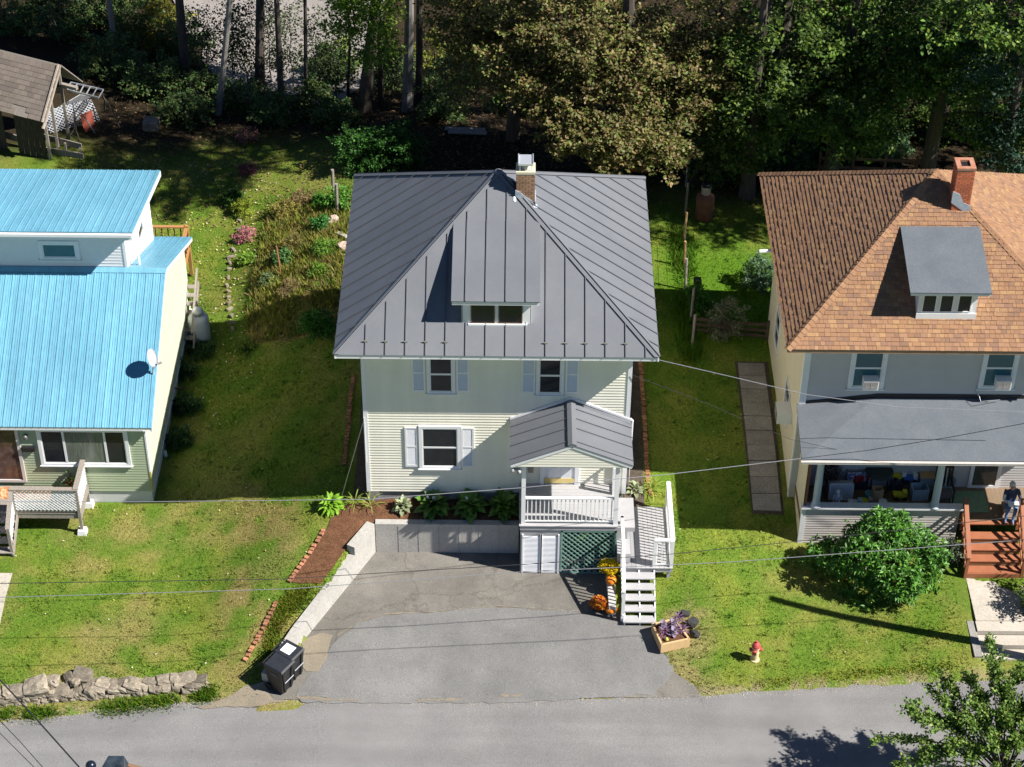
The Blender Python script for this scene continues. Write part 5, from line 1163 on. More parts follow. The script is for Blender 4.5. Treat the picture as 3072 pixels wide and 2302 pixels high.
CAPS = [CAP.mesh('cap_shingle', mat('cap_%d' % k, c, tuple(v*1.1 for v in c), scale=10, rough=.95, rnd=.08)) for k, c in enumerate(SH[:3])]
for cx, cy in ((-1, -1), (1, -1), (-1, 1)):
    e = gC+Vector((cx*gS, cy*gS, 0)); d = gA-e; L = d.length; d.normalize(); sd2 = d.cross(Vector((0, 0, 1))).normalized(); nn = sd2.cross(d); rot = Matrix((sd2, d, nn)).transposed().to_euler()
    for i in range(int(L/.17)): place('cap_shingle', CAPS[r5.randrange(3)], groof, e+d*(i*.17)+nn*.02, rot=rot)
# dormer
zg_ = lambda y: GEZ+(y-(gC.y-gS))*(GAZ-GEZ)/gS
gd = MB().prism([(12.32, 1.0, zg_(1.0)-.1), (14.04, 1.0, zg_(1.0)-.1), (14.04, 1.0, 7.08), (12.32, 1.0, 7.08)], (0, 2.2, 0)).build('dormer', m_white, rh)
m_roll = mat('rolled_roofing', (.098, .113, .132), (.13, .145, .162), scale=1.5, rough=.92, fine=1, fscale=30, famt=.14, bump=.2)
A, B = Vector((11.98, .74, 7.2)), Vector((11.98, 3.32, 7.76)); dv = (B-A)
for k in range(3):
    a = A+dv*(k/3); b = A+dv*((k+1)/3); MB().prism([a+Vector((0, -.02 if k else 0, .012*(2-k)*0)), a+Vector((2.37, -.02 if k else 0, 0)), b+Vector((2.37, 0, 0)), b], (0, 0, .035+.004*(2-k))).build('roofing_strip', m_roll, gd)
tr = MB(); tr.prism([A+Vector((.03, .03, -.09)), A+Vector((2.34, .03, -.09)), B+Vector((2.34, -.15, -.09)), B+Vector((.03, -.15, -.09))], (0, 0, .085)); tr.box(12.30, 14.06, .96, .995, zg_(1.0)-.02, zg_(1.0)+.2)
tr.build('dormer_trim', m_white, gd)
for a, b in ((2770, 2806), (2822, 2857), (2876, 2912)):
    x0, x1 = float(PY(a, 910, 1.0)[0]), float(PY(b, 910, 1.0)[0]); z0, z1 = float(PY(a, 933, 1.0)[2]), float(PY(a, 884, 1.0)[2])
    fr = MB(); t_ = .03
    for e in ((x0-t_, x0, z0-t_, z1+t_), (x1, x1+t_, z0-t_, z1+t_), (x0, x1, z0-t_, z0), (x0, x1, z1, z1+t_)): fr.box(e[0], e[1], .965, 1.0, e[2], e[3])
    fr.build('sash', m_vinyl, gd); MB().box(x0, x1, .985, .992, z0, z1).build('pane', m_glass, gd)
# chimney
BR2 = MB().box(-.1, .1, -.047, .047, -.03, .03).mesh('brick', mat('orange_brick', (.40, .10, .045), (.52, .16, .075), scale=5, rough=.9, fine=1, fscale=40, famt=.25, rnd=.22))
gch = chimney(rh, 13.78, 4.05, .53, .56, 7.9, 9.50, bmesh_=BR2)
rm = MB()
for e in ((13.50, 14.06, 3.75, 3.88), (13.50, 14.06, 4.22, 4.35), (13.50, 13.64, 3.885, 4.215), (13.92, 14.06, 3.885, 4.215)): rm.box(e[0], e[1], e[2], e[3], 9.5, 9.57)
rm.build('rim', mat('dull_brick', (.36, .13, .07), (.45, .24, .16), scale=6, rough=.9), gch)
MB().box(13.64, 13.92, 3.885, 4.215, 9.49, 9.505).build('flue', m_black, gch)
q2 = 4.05-.285; zR = lambda x: GAZ-(x-13.16)*(GAZ-GEZ)/gS
MB().prism([(13.48, q2, zR(13.48)-.2), (14.08, q2, zR(14.08)-.25), (14.08, q2, zR(14.08)+.1), (13.85, q2, zR(13.85)+.05), (13.7, q2, zR(13.7)+.25), (13.48, q2, zR(13.48)+.2)], (0, -.015, 0)).build('flashing', m_flash, gch)
MB().tube([(8.15, 5.3, 5.42), (8.75, 5.3, 5.46)], .06, 8).build('gutter_spout', m_white, rh)
# upper front windows with air conditioners
for a, b, acx in ((2548, 2657, 2607), (2942, 3050, 3003)):
    x0, x1 = float(PY(a, 1110, GYf)[0]), float(PY(b, 1110, GYf)[0]); z0 = float(PY(a, 1163, GYf)[2]); window(rh, x0, x1, z0, z0+1.62, GYf, trim=.12, glass=m_teal)
def aircon(c, w, h, d, rz, label):
    t = thing('air_conditioner', label, 'air conditioner', tuple(c), 'window air conditioners'); T = Matrix.Translation(c) @ Matrix.Rotation(rz, 4, 'Z')
    def tf(mb): mb.v = [tuple(T @ Vector(v)) for v in mb.v]; return mb
    tf(MB().box(-w/2, w/2, -d, 0, 0, h)).build('case', m_vinyl, t)
    g = MB().box(-w/2+.03, w/2-.03, -d-.008, -d-.001, .04, h-.03); tf(g).build('grille', mat('ac_grille', (.14, .13, .13), (.2, .19, .19), scale=40, rough=.6), t)
    s = MB()
    for i in range(6): s.box(-w/2+.035, w/2-.035, -d-.014, -d-.0085, .06+i*(h-.11)/5, .066+i*(h-.11)/5)
    s.box(-.006, .006, -d-.016, -d-.0085, .05, h-.04); tf(s).build('fin', m_concrete, t)
for a, lab in ((2607, 'white window air conditioner under the nearer upper window of the tan house'), (3003, 'white window air conditioner in the far right upper window')):
    c = PY(a, 1158, GYf-.05); aircon(Vector((float(c[0]), GYf-.03, float(c[2])+.06)), .46, .34, .3, 0, lab)
# left side windows and their air conditioner
for (pa, pb) in (((2358, 1262), (2372, 1112)), ((2330, 1040), (2337, 962))):
    a, b = PX(*pa, GX0), PX(*pb, GX0); y0, y1 = sorted((float(a[1]), float(b[1]))); yc = (y0+y1)/2
    window_x(rh, yc-.5, yc+.5, float(min(a[2], b[2])), float(min(a[2], b[2]))+1.35, GX0, -1)
c = PX(2345, 1262, GX0-.3); aircon(Vector((GX0-.01, float(c[1])+.2, float(c[2])-.05)), .62, .40, .46, R(-90), 'white window air conditioner on the shaded tan side wall')
# ---- front porch
FZ2, PYf2 = -.40, -.70
pf = MB().box(9.36, 17.1, PYf2+.02, GYf-.02, FZ2-.12, FZ2); porch2 = pf.build('porch', mat('brown_deck', (.17, .115, .075), (.24, .17, .11), scale=3, rough=.8, stretch=(9, 1, 1)), rh)
siding(0, 'half_wall', mat('pinkish_siding', (.52, .47, .44), (.58, .53, .50), scale=1.2, rough=.55), porch2, (9.42, PYf2), (14.22, PYf2), -1.55, .10, .1, .02)
MB().box(9.43, 14.2, PYf2+.012, PYf2+.12, -1.9, .10).build('wall_core', m_greysid, porch2)
MB().box(9.34, 14.30, PYf2-.10, PYf2+.18, .10, .16).build('cap_board', m_white, porch2)
siding(0, 'end_wall', m_tan, porch2, (9.40, GYf), (9.40, PYf2), -1.55, 2.45, .1, .01)
MB().box(9.412, 9.5, PYf2+.02, GYf-.02, -1.6, 2.46).build('end_core', mat('rust_panel', (.20, .07, .04), (.26, .10, .06), rough=.7), porch2)
MB().box(9.36, 9.50, PYf2-.04, PYf2+.04, -1.9, .098).build('corner_board', m_white, porch2)
for cx in (9.78, 13.42):
    MB().lathe([(.17, 0), (.17, .05), (.14, .06), (.155, .10), (.13, .13), (.115, .16), (.118, .8), (.10, 1.98), (.095, 2.02), (.12, 2.05), (.13, 2.13)], (cx, PYf2+.03, .16), 20).build('column', mat('column_paint', (.52, .55, .60), (.58, .60, .64), rough=.5), porch2, smooth=True)
pts = dict(fl=(9.06, -1.32, 2.58), fr=(18, -1.32, 2.60), br=(18, .87, 3.22), bm=(11.5, .87, 3.22), bl=(9.10, .87, 2.92))
pr = MB(); f_ = [Vector(pts[k]) for k in ('fl', 'fr', 'br', 'bm', 'bl')]
pr.add(f_+[v-Vector((0, 0, .06)) for v in f_], [(0, 1, 3), (1, 2, 3), (0, 3, 4), (8, 6, 5), (8, 7, 6), (9, 8, 5), (0, 5, 6, 1), (4, 9, 5, 0), (3, 8, 9, 4)])
pr.build('porch_roof', m_roll, porch2)
ln = MB()
for t in (.35, .72): ln.bar(f_[0].lerp(f_[4], t)+Vector((0, 0, .004)), f_[1].lerp(f_[2], t)+Vector((0, 0, .004)), .03, .006)
ln.build('roofing_lap', mat('dark_lap', (.10, .115, .13), rough=.95), porch2)
MB().prism([Vector(pts['bl'])+Vector((.1, .0, .0)), Vector(pts['bm']), Vector(pts['br']), Vector(pts['br'])+Vector((0, 0, .13)), Vector(pts['bm'])+Vector((0, 0, .13)), Vector(pts['bl'])+Vector((.1, 0, .1))], (0, -.03, 0)).build('roof_back_strip', m_black, porch2)  # thin black strip along the back edge of the porch roof
gt = MB(); gt.box(9.04, 18, -1.41, -1.325, 2.48, 2.56); gt.box(9.04, 18, -1.42, -1.405, 2.545, 2.57); gt.build('gutter', mat('worn_gutter', (.55, .48, .42), (.66, .62, .58), scale=2, rough=.5, stretch=(8, 1, 1)), porch2)
MB().box(9.3, 18, -.80, -.60, 2.30, 2.47).build('beam', m_white, porch2)
MB().box(9.3, 18, -1.25, GYf-.02, 2.475, 2.50).build('ceiling', m_white, porch2)
# porch door and window seen under the roof
dd = MB(); 
for e in ((14.75, 14.87, -.4, 1.75), (15.6, 15.72, -.4, 1.75), (14.87, 15.6, -.4, -.3)): dd.box(e[0], e[1], GYf-.06, GYf-.02, e[2], e[3])
dd = dd.build('door', m_white, porch2); MB().box(14.87, 15.6, GYf-.035, GYf-.022, -.3, 1.7).build('pane', mat('dim_door_glass', (.05, .06, .05), (.1, .1, .09), rough=.1), dd)
# steps
sx0, sx1 = 14.36, 16.04
m_brown = mat('red_brown_paint', (.30, .105, .05), (.36, .14, .07), scale=3, rough=.6)
steps = MB(); 
for k in range(5):
    z = FZ2-.2*(k+1); y1 = PYf2+.05-.29*k; steps.box(sx0, sx1, y1-.30, y1-.28, z-.2, z-.035)
steps = steps.build('steps', mat('riser_brown', (.19, .10, .045), (.24, .13, .06), rough=.7), rh)
for k in range(5):
    z = FZ2-.2*k-.02 if k else FZ2+.002; y1 = PYf2+.05-.29*k
    if k: MB().box(sx0, sx1, y1-.30, y1-.005, -1.75, z-.036).build('riser', MATS['riser_brown'], steps)
    if k: MB().box(sx0-.03, sx1+.03, y1-.32, y1+.0, z-.035, z).build('tread', m_brown, steps)
MB().box(sx0-.03, sx1+.03, PYf2-.13, PYf2+.02, FZ2-.04, FZ2-.005).build('tread', m_brown, steps)
MB().box(sx0-.03, sx1+.03, PYf2+.05-.29*5-.06, PYf2+.05-.29*4-.3+.3, -1.42, -1.24).build('tread', m_brown, steps)
for x in (sx0-.02, sx1+.02):
    ya, yb_ = PYf2-.02, PYf2-1.42
    for y, z in ((ya, FZ2), (yb_, -1.45)): MB().box(x-.045, x+.045, y-.045, y+.045, z-.3, z+.88).build('post', m_brown, steps)
    MB().bar((x, ya+.06, FZ2+.92), (x, yb_-.08, -1.45+.90), .13, .05).build('hand_rail', m_brown, steps)
    MB().bar((x, ya, FZ2+.55), (x, yb_, -1.45+.53), .04, .09).build('mid_rail', m_brown, steps); MB().bar((x, ya, FZ2+.2), (x, yb_, -1.45+.2), .04, .09).build('mid_rail', m_brown, steps)
    for i in range(1, 5): 
        p = Vector((x, ya+(yb_-ya)*i/5, FZ2+(-1.05)*i/5)); MB().box(p.x-.02, p.x+.02, p.y-.02, p.y+.02, p.z+.15, p.z+.88).build('spindle', m_brown, steps)
# ---- paths
m_slab = mat('path_slab', (.20, .185, .16), (.31, .285, .25), scale=2, rough=.92, fine=1, fscale=22, famt=.22, rnd=.14, bump=.3)
path = drape('side_path', [(8.0, .2), (9.0, .2), (9.08, 7.1), (7.95, 7.1)], zt, m_soil, res=.3, dz=.02)
ys = np.linspace(.3, 7.0, 11); rr9 = random.Random(9)
for y0, y1 in zip(ys[:-1], ys[1:]):
    x0, x1 = 8.05+.0*y0, 8.93; z = [zt1(x, y)+.05 for x, y in ((x0, y0), (x1, y0), (x1, y1), (x0, y1))]; d = rr9.uniform(-.01, .012)
    q = [Vector((x, y, zz+d)) for (x, y), zz in zip(((x0, y0+.02), (x1, y0+.02), (x1, y1-.015), (x0, y1-.015)), z)]
    MB().hexa([v-Vector((0, 0, .1)) for v in q], q).build('slab', m_slab, path)
m_walk = mat('pale_walk', (.40, .36, .30), (.50, .455, .39), scale=1.5, rough=.92, fine=1, fscale=20, famt=.14)
wk = MB().box(14.38, 16.35, -3.95, -2.12, -1.7, -1.43); wk = wk.build('front_walk', m_walk, loc=(15.3, -3, -1.5)); wk['kind'] = 'structure'
fs = thing('concrete_steps', 'pale concrete steps from the road up to the brown stairs', 'steps', (15.3, -4.8, -1.8))
for k in range(3):
    MB().box(14.36, 16.4, -4.36-.43*k, -3.955-.43*k, -2.0, -1.43-.15*k-.02).build('step', m_walk, fs)
MB().box(14.12, 14.35, -5.35, -3.9, -2.0, -1.50).build('cheek_wall', m_oldcon, fs)
lw2 = drape('left_walk', [tuple(map(float, PT(a, b)[:2])) for a, b in ((-60, 1720), (38, 1722), (18, 1790), (-5, 1900), (-60, 1990))], zt, m_walk, res=.3, dz=.03)

# ================================================================== TREES AND SHRUBS
m_bark = mat('bark', (.045, .036, .03), (.11, .09, .075), scale=4, rough=.95, stretch=(4, 4, .6), bump=.8, bscale=10)
m_barkl = mat('pale_bark', (.14, .135, .13), (.26, .245, .225), scale=4, rough=.95, stretch=(4, 4, .6), bump=.6, bscale=10)
def clumps(C, Rr, nc, per, sig, flat=.65, shell=.55):
    """leaf base points and outward axes: clumps near the surface of an ellipsoid"""
    d = rdir(nc); rad = rng.uniform(shell, 1.0, (nc, 1))**.6; cc = np.array(C)+d*np.array(Rr)*rad*rng.uniform(.8, 1.12, (nc, 1))
    sd_ = d*np.array([1, 1, .45])+rng.normal(0, .45, (nc, 3)); sd_ /= np.linalg.norm(sd_, axis=1)[:, None]      # each clump is a leafy spray along a twig
    t_ = rng.uniform(-1.5, 1.5, (nc*per, 1)); wd = (1.15-.35*t_)*.42
    P = np.repeat(cc, per, 0)+np.repeat(sd_, per, 0)*t_*sig*1.25+rng.normal(0, 1, (nc*per, 3))*np.array([sig, sig, sig*flat*.75])*wd*1.15
    P[:, 2] -= (t_[:, 0]+1.5)**2*sig*.05
    A = np.repeat(d, per, 0)*.35+rng.normal(0, 1, (nc*per, 3))*np.array([.8, .8, .55])+np.array([0, 0, -.12]); A /= np.linalg.norm(A, axis=1)[:, None]
    tone = np.repeat(rng.uniform(.7, 1.3, (nc, 1)), per, 0)
    return P, A, tone
def foliage(name, parent, blobs, pal, size, m=None, aspect=.6, sig=.3):
    """blobs: (centre, radii, clump count, leaves per clump)"""
    Ps, As, Ts = [], [], []
    for C, Rr, nc, per in blobs:
        p, a, t = clumps(C, Rr, int(nc*DENS), int(per*2.0), sig); Ps.append(p); As.append(a); Ts.append(t)
    P = np.concatenate(Ps); A = np.concatenate(As); T = np.concatenate(Ts); n = len(P)
    pal = np.array(pal); c = pal[rng.integers(0, len(pal), n)]*T*rng.uniform(.7, 1.3, (n, 1))
    L = rng.uniform(.7, 1.25, n)*size
    return leaf_cloud(P, A, L, L*aspect, c, m or m_leaf, name, parent, 'stuff')
DENS = 1.35
def limb(mb, a, b, r0, r1, n=6, wig=.12, seg=5):
    a, b = Vector(a), Vector(b); L = (b-a).length; pts = []
    for i in range(seg+1):
        t = i/seg; j = wig*L*.25*math.sin(math.pi*t); pts.append(a.lerp(b, t)+Vector((random.uniform(-j, j), random.uniform(-j, j), random.uniform(-j, j)*.4)))
    mb.tube(pts, [r0+(r1-r0)*i/seg for i in range(seg+1)], n)
def tree(label, base, top, r, blobs, pal, size, bark=None, limbs=True, group=None, name='tree', sig=.3, m=None, aspect=.6):
    base = P3(base); t = thing(name, label, 'tree', tuple(base), group); tr = MB(); top = Vector(top)
    pts = [base-Vector((0, 0, .3)), base+Vector((0, 0, .05)), base.lerp(top, .12), base.lerp(top, .5)+Vector((random.uniform(-.1, .1), random.uniform(-.1, .1), 0)), top]
    tr.tube(pts, [r*1.5, r*1.25, r, r*.75, r*.3], 10)
    if limbs:
        for C, Rr, nc, per in blobs:
            C = Vector(C); s = min(.95, max(.25, (C.z-.35*(C-base).length-base.z)/max(.1, (top.z-base.z)))); a = base.lerp(top, s)
            limb(tr, a, C, r*.38, r*.1)
            for k in range(4):
                d = Vector((random.uniform(-1, 1)*Rr[0], random.uniform(-1, 1)*Rr[1], random.uniform(-.6, 1)*Rr[2]))*.8; limb(tr, a.lerp(C, random.uniform(.5, 1)), C+d, r*.12, r*.03, 5, seg=4)
    tr.build('trunk', bark or m_bark, t)
    if blobs: foliage('crown', t, blobs, pal, size, m, aspect, sig)
    return t
BROWN = [(.15, .16, .04), (.19, .155, .06), (.11, .15, .034), (.21, .15, .06), (.15, .175, .042), (.23, .175, .08)]
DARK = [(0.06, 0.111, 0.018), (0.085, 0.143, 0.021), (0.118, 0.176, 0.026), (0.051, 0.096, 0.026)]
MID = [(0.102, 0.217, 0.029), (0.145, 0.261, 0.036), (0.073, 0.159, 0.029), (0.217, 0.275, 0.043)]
OLIVE = [(0.125, 0.138, 0.037), (0.175, 0.163, 0.037), (0.088, 0.125, 0.031), (0.225, 0.175, 0.037)]
def B(px, py, Y, rx, rz, nc, per, ry=None): return (tuple(map(float, PY(px, py, Y))), (rx, ry or rx, rz), nc, per)
# the big maple turning brown, behind the roof
tree('large maple with browning leaves right behind the grey roof', (4.6, 19.0, zt1(4.6, 19)), (4.4, 18.8, 13), .3,
     [B(1560, 160, 19.5, 2.0, 1.5, 55, 38), B(1760, 100, 19, 2.6, 1.9, 85, 38), B(1950, 190, 18, 2.4, 1.7, 85, 38), B(2090, 260, 17.3, 1.5, 1.2, 42, 36), B(1650, 250, 18.3, 2.0, 1.0, 52, 36),
      B(1830, 320, 17, 2.0, 1.1, 60, 36), B(1735, 395, 16, 1.2, .7, 24, 34), B(1850, 420, 15, 1.1, .8, 28, 34), B(1840, 480, 14.6, .7, .55, 13, 34), B(1975, 420, 15, 1.1, .6, 22, 34), B(2010, 465, 14.6, .7, .4, 10, 32), B(2100, 60, 19, 2.0, 1.5, 45, 34), B(1640, 30, 20, 2.4, 1.6, 55, 34),
      ((1, 15.6, 13.6), (3.2, 2.2, 1.8), 100, 34), ((2, 18.4, 13), (3.5, 3, 2), 90, 34), ((-1.8, 17.8, 12.8), (2.8, 2.4, 1.6), 85, 34), ((4.6, 19, 12), (2.4, 2.2, 1.6), 30, 34)], BROWN, .155, sig=.27, aspect=.66)  # upper blobs, out of view, are added to shade the back lawn
tree('olive-leaved tree left of the brown maple at the top of the picture', (.4, 21.5, zt1(.4, 21.5)), (.6, 21.5, 12), .24, [B(1400, 70, 21, 1.7, 1.4, 40, 34), B(1480, 20, 21.5, 1.8, 1.4, 38, 34), B(1380, 250, 21.5, 1.5, 1.1, 22, 26), ((1.0, 21, 12.5), (3.5, 3, 2.5), 60, 30)], BROWN+OLIVE, .16)
# dark wood on the right
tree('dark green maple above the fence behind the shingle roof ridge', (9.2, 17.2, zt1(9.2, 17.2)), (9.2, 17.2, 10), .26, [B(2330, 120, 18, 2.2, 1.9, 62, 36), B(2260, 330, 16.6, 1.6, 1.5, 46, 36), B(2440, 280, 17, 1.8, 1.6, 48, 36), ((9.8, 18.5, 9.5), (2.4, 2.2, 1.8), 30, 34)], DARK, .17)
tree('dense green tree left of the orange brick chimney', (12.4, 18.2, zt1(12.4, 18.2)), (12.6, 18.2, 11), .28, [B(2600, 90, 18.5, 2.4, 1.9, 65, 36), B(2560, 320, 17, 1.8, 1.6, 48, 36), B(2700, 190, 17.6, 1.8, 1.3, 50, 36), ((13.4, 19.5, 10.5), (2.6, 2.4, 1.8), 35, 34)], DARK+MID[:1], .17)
tree('green maple with sunlit yellow-green boughs above the brick chimney', (16.0, 18.0, zt1(16, 18)), (16.2, 18.1, 12), .28, [B(2830, 60, 18.6, 2.2, 1.7, 55, 36), B(2980, 140, 17.8, 1.8, 1.4, 52, 36), B(2800, 190, 17, 1.3, .8, 34, 36), B(3020, 330, 17, 1.8, 1.6, 48, 36), ((16.6, 12.5, 10.1), (3.2, 1.6, 1.5), 60, 34), ((19.5, 13.4, 11.5), (3, 2.0, 2.0), 60, 34)], MID+DARK, .17)  # overhanging crown blob far forward is added to shade the right back yard
tree('dark spruce-like tree at the right edge behind the shingle roof', (18.2, 15.8, zt1(18.2, 15.8)), (18.2, 15.8, 9), .24, [B(3060, 420, 15.6, 1.5, 1.3, 46, 34), ((18.4, 16, 6.5), (2.6, 2.4, 2.6), 70, 34), ((19, 17, 10), (2.8, 2.6, 2.4), 55, 34)], [(.03, .07, .045), (.04, .085, .05), (.025, .06, .035)], .15)
tree('low dark tree between the two roofs beyond the fence', (8.0, 19.8, zt1(8, 19.8)), (8.0, 19.8, 7), .2, [B(2190, 420, 17.6, 1.6, 1.3, 48, 34), B(2210, 200, 20, 1.9, 1.6, 50, 34)], DARK+OLIVE[:1], .16)
tree('shaded green tree at the top right of the picture', (14.2, 23.5, zt1(14.2, 23.5)), (14.2, 23.5, 11), .28, [B(2500, 20, 24, 2.6, 2.0, 55, 34), B(2720, 10, 24, 2.6, 2.0, 55, 34), ((14, 24, 11), (5, 4, 3), 90, 34)], DARK, .18)
tree('tall tree added for shade, its crown unseen beyond the top edge', (10.6, 22.0, zt1(10.6, 22)), (10.6, 21.6, 17), .34, [((9.8, 20.5, 17.5), (4.2, 3.2, 2.6), 50, 34), ((13.5, 21.5, 16), (3.6, 3, 2.4), 40, 34)], MID, .2)  # high crown out of view, put in to shade what lies below
tree('unseen tall tree added beyond the right edge to shade the wood', (21.5, 17.5, zt1(21.5, 17.5)), (21.5, 17.5, 16), .34, [((22.5, 16.5, 13), (4.0, 3.4, 3.4), 95, 34), ((25, 18.5, 10), (3.5, 3, 3), 60, 34)], MID, .2)  # stands out of view, put in to shade the right wood
# left wood: trunks with crowns above the picture
LT = [((655, 345), (700, -60), .13, m_barkl, 'slender leaning pale-barked tree, left of the row of dark trunks'), ((560, 268), (535, -60), .19, m_bark, 'dark straight trunk left of the leaning pale tree'), ((780, 275), (778, -60), .2, m_bark, 'stout dark trunk in front of the pale gravel, left of three'),
      ((845, 335), (828, -60), .13, m_bark, 'thinner dark trunk in the middle of the pale gravel gap'), ((918, 305), (915, -60), .08, m_bark, 'thin dark sapling trunk at the right of the gravel gap'), ((1092, 332), (1130, -60), .26, m_bark, 'thick dark trunk with broad foot below the lime spray'), ((1142, 322), (1140, -60), .11, m_bark, 'thin dark trunk just right of the thickest trunk'),
      ((1222, 332), (1232, -60), .21, m_barkl, 'grey-barked trunk, nearest left of the brown maple'), ((1256, 318), (1262, -60), .15, m_bark, 'dark trunk touching the grey-barked trunk'), ((350, 205), (322, -60), .12, m_barkl, 'pale thin trunk among dark leaves above the shed')]
for (a, b, r, bk, lab) in LT:
    base = P3(PT(*a)); tp = P3(PY(b[0], b[1], base.y)); d = (tp-base); top = base+d*(15.5/max(.1, d.z))
    hi = 1.0 if r > .11 else .6
    tree(lab, base, top, r, [((top.x+.5, top.y, top.z-1.2), (2.6*hi, 2.6*hi, 2.2), int(42*hi), 30), ((top.x-1.2*hi, top.y+.6, top.z-4), (2.2*hi, 2.0*hi, 1.6), int(26*hi), 28)], OLIVE+MID, .2, bk)
tree('lime green leafy spray hanging at the top of the picture beside the thickest trunk', P3(PT(1045, 300)), P3(PY(1040, -40, 24.0)), .07, [B(1035, 40, 23.6, .75, 1.0, 26, 34), B(1120, 130, 23.6, .9, .9, 20, 32), B(1130, 30, 23.8, .9, .8, 20, 30)], [(.16, .27, .02), (.22, .32, .03), (.10, .2, .02)], .14)
def bush(label, C, Rr, nc, per, pal, size, group=None, name='shrub', sig=.2, m=None, aspect=.6, stems=5):
    C = np.array(C, float); g = zt1(C[0], C[1]); t = thing(name, label, 'shrub', (C[0], C[1], g), group); mb = MB()
    for k in range(stems): limb(mb, (C[0]+random.uniform(-.1, .1), C[1]+random.uniform(-.1, .1), g-.1), C+np.array([random.uniform(-.7, .7)*Rr[0], random.uniform(-.7, .7)*Rr[1], random.uniform(0, .8)*Rr[2]]), .035, .008, 5, seg=4)
    mb.build('stem', m_bark, t); foliage('leaves', t, [(tuple(C), Rr, nc, per)], pal, size, m, aspect, sig); return t
def ground_bush(label, px, py, r, h, nc, per, pal, size, **k):
    p = PT(px, py); return bush(label, (p[0], p[1], p[2]+h*.5), (r, r*.9, h*.55), nc, per, pal, size, **k)
UGp = [(0.068, 0.135, 0.034), (0.101, 0.169, 0.043), (0.151, 0.169, 0.051), (0.051, 0.101, 0.034)]
for px, py, r, h, lab in ((40, 80, 1.6, 2.4, 'dark shrub in the top left corner of the picture'), (180, 110, 1.5, 2.2, 'dark shrub above the shed roof ridge'), (300, 60, 1.6, 2.8, 'tall dark shrub around the pale thin trunk above the shed'), (330, 230, 1.3, 1.8, 'dark shrub right behind the shed ladder'), (430, 120, 1.5, 2.4, 'dark shrub left of the yellowing bush'), (470, 280, 1.3, 1.6, 'dark shrub at the foot of the yellowing bush'), (560, 180, 1.2, 1.8, 'dark shrub around the first dark straight trunk'), (600, 310, 1.2, 1.3, 'low dark shrub left of the leaning pale trunk foot'), (560, 360, 1.1, 1, 'lowest dark shrub at the back edge of the left lawn'), (740, 330, 1.1, 1.3, 'dark shrub at the foot of the stout trunk before the gravel'), (830, 360, 1, 1, 'low dark shrub at the foot of the thinner middle trunk'), (960, 330, 1, 1.5, 'dark shrub below the thin sapling trunk'), (990, 240, 1, 1.5, 'dark shrub left of the thickest trunk'), (1010, 370, 0.9, 0.9, 'low dark shrub above the big green bush'), (1180, 260, 0.9, 1.4, 'dark shrub between the thickest trunk and the grey trunk'), (1330, 300, 1.2, 1.6, 'dark shrub right of the grey-barked trunk'), (1420, 240, 1.2, 1.8, 'dark shrub under the brown maple left boughs'), (1330, 350, 1, 1, 'low dark shrub behind the fallen planks')):
    ground_bush(lab, px, py, r, h, int(22*r*r+8), 34, UGp, .13, group='woodland undergrowth shrubs')
ground_bush('yellowing bush glowing in the woods above the shed roof', 500, 150, 1.1, 2.4, 34, 32, [(.30, .26, .02), (.20, .2, .03), (.12, .13, .02)], .13)
ground_bush('sunlit yellow-green bush beside the thickest trunk in the wood', 1010, 215, .8, 1.5, 26, 32, [(.2, .26, .02), (.13, .2, .02)], .12)
ground_bush('sunlit yellow-green bush between the grey trunk and the maple', 1300, 210, .9, 1.6, 24, 32, [(.2, .22, .03), (.14, .17, .02)], .12)
for px, py, w, h, SAP in ((620, 250, .8, 3.6, 'sparse sapling left of the leaning pale trunk'), (700, 240, .7, 3.2, 'sparse sapling between the leaning trunk and the stout trunk'), (745, 260, .7, 3.8, 'sparse sapling just left of the stout trunk'), (815, 250, .8, 3.8, 'sparse sapling just right of the stout trunk'), (880, 265, .9, 4.0, 'sparse sapling in the middle of the pale gravel gap'), (950, 280, 1.0, 3.6, 'sparse sapling at the right side of the gravel gap'), (1010, 300, .8, 2.8, 'low sparse sapling below the lime spray'), (1180, 300, .6, 2.4, 'sparse sapling between the thick and the grey trunks')):
    p = PT(px, py); t = thing('sapling', SAP, 'tree', tuple(p), 'saplings before the gravel lot'); mb = MB(); top = Vector(p)+Vector((random.uniform(-.4, .4), 0, h)); limb(mb, p, top, .03, .008, 5)
    for k in range(7): a = Vector(p).lerp(top, random.uniform(.3, .95)); limb(mb, a, a+Vector((random.uniform(-1, 1)*w, random.uniform(-.5, .5)*w, random.uniform(0, .5))), .012, .004, 4, seg=3)
    mb.build('stem', m_bark, t); nc_ = 64; cc_ = np.array(p)+np.stack([rng.normal(0, w*.65, nc_), rng.normal(0, w*.5, nc_), rng.uniform(.2, 1.05, nc_)*h], -1); P = np.repeat(cc_, 20, 0)+rng.normal(0, .16, (nc_*20, 3)); n = len(P)
    leaf_cloud(P, rdir(n), rng.uniform(.08, .15, n), rng.uniform(.06, .10, n), np.array([[.06, .085, .03]])*rng.uniform(.5, 1.8, (n, 1)), m_leaf, 'leaves', t, 'stuff')
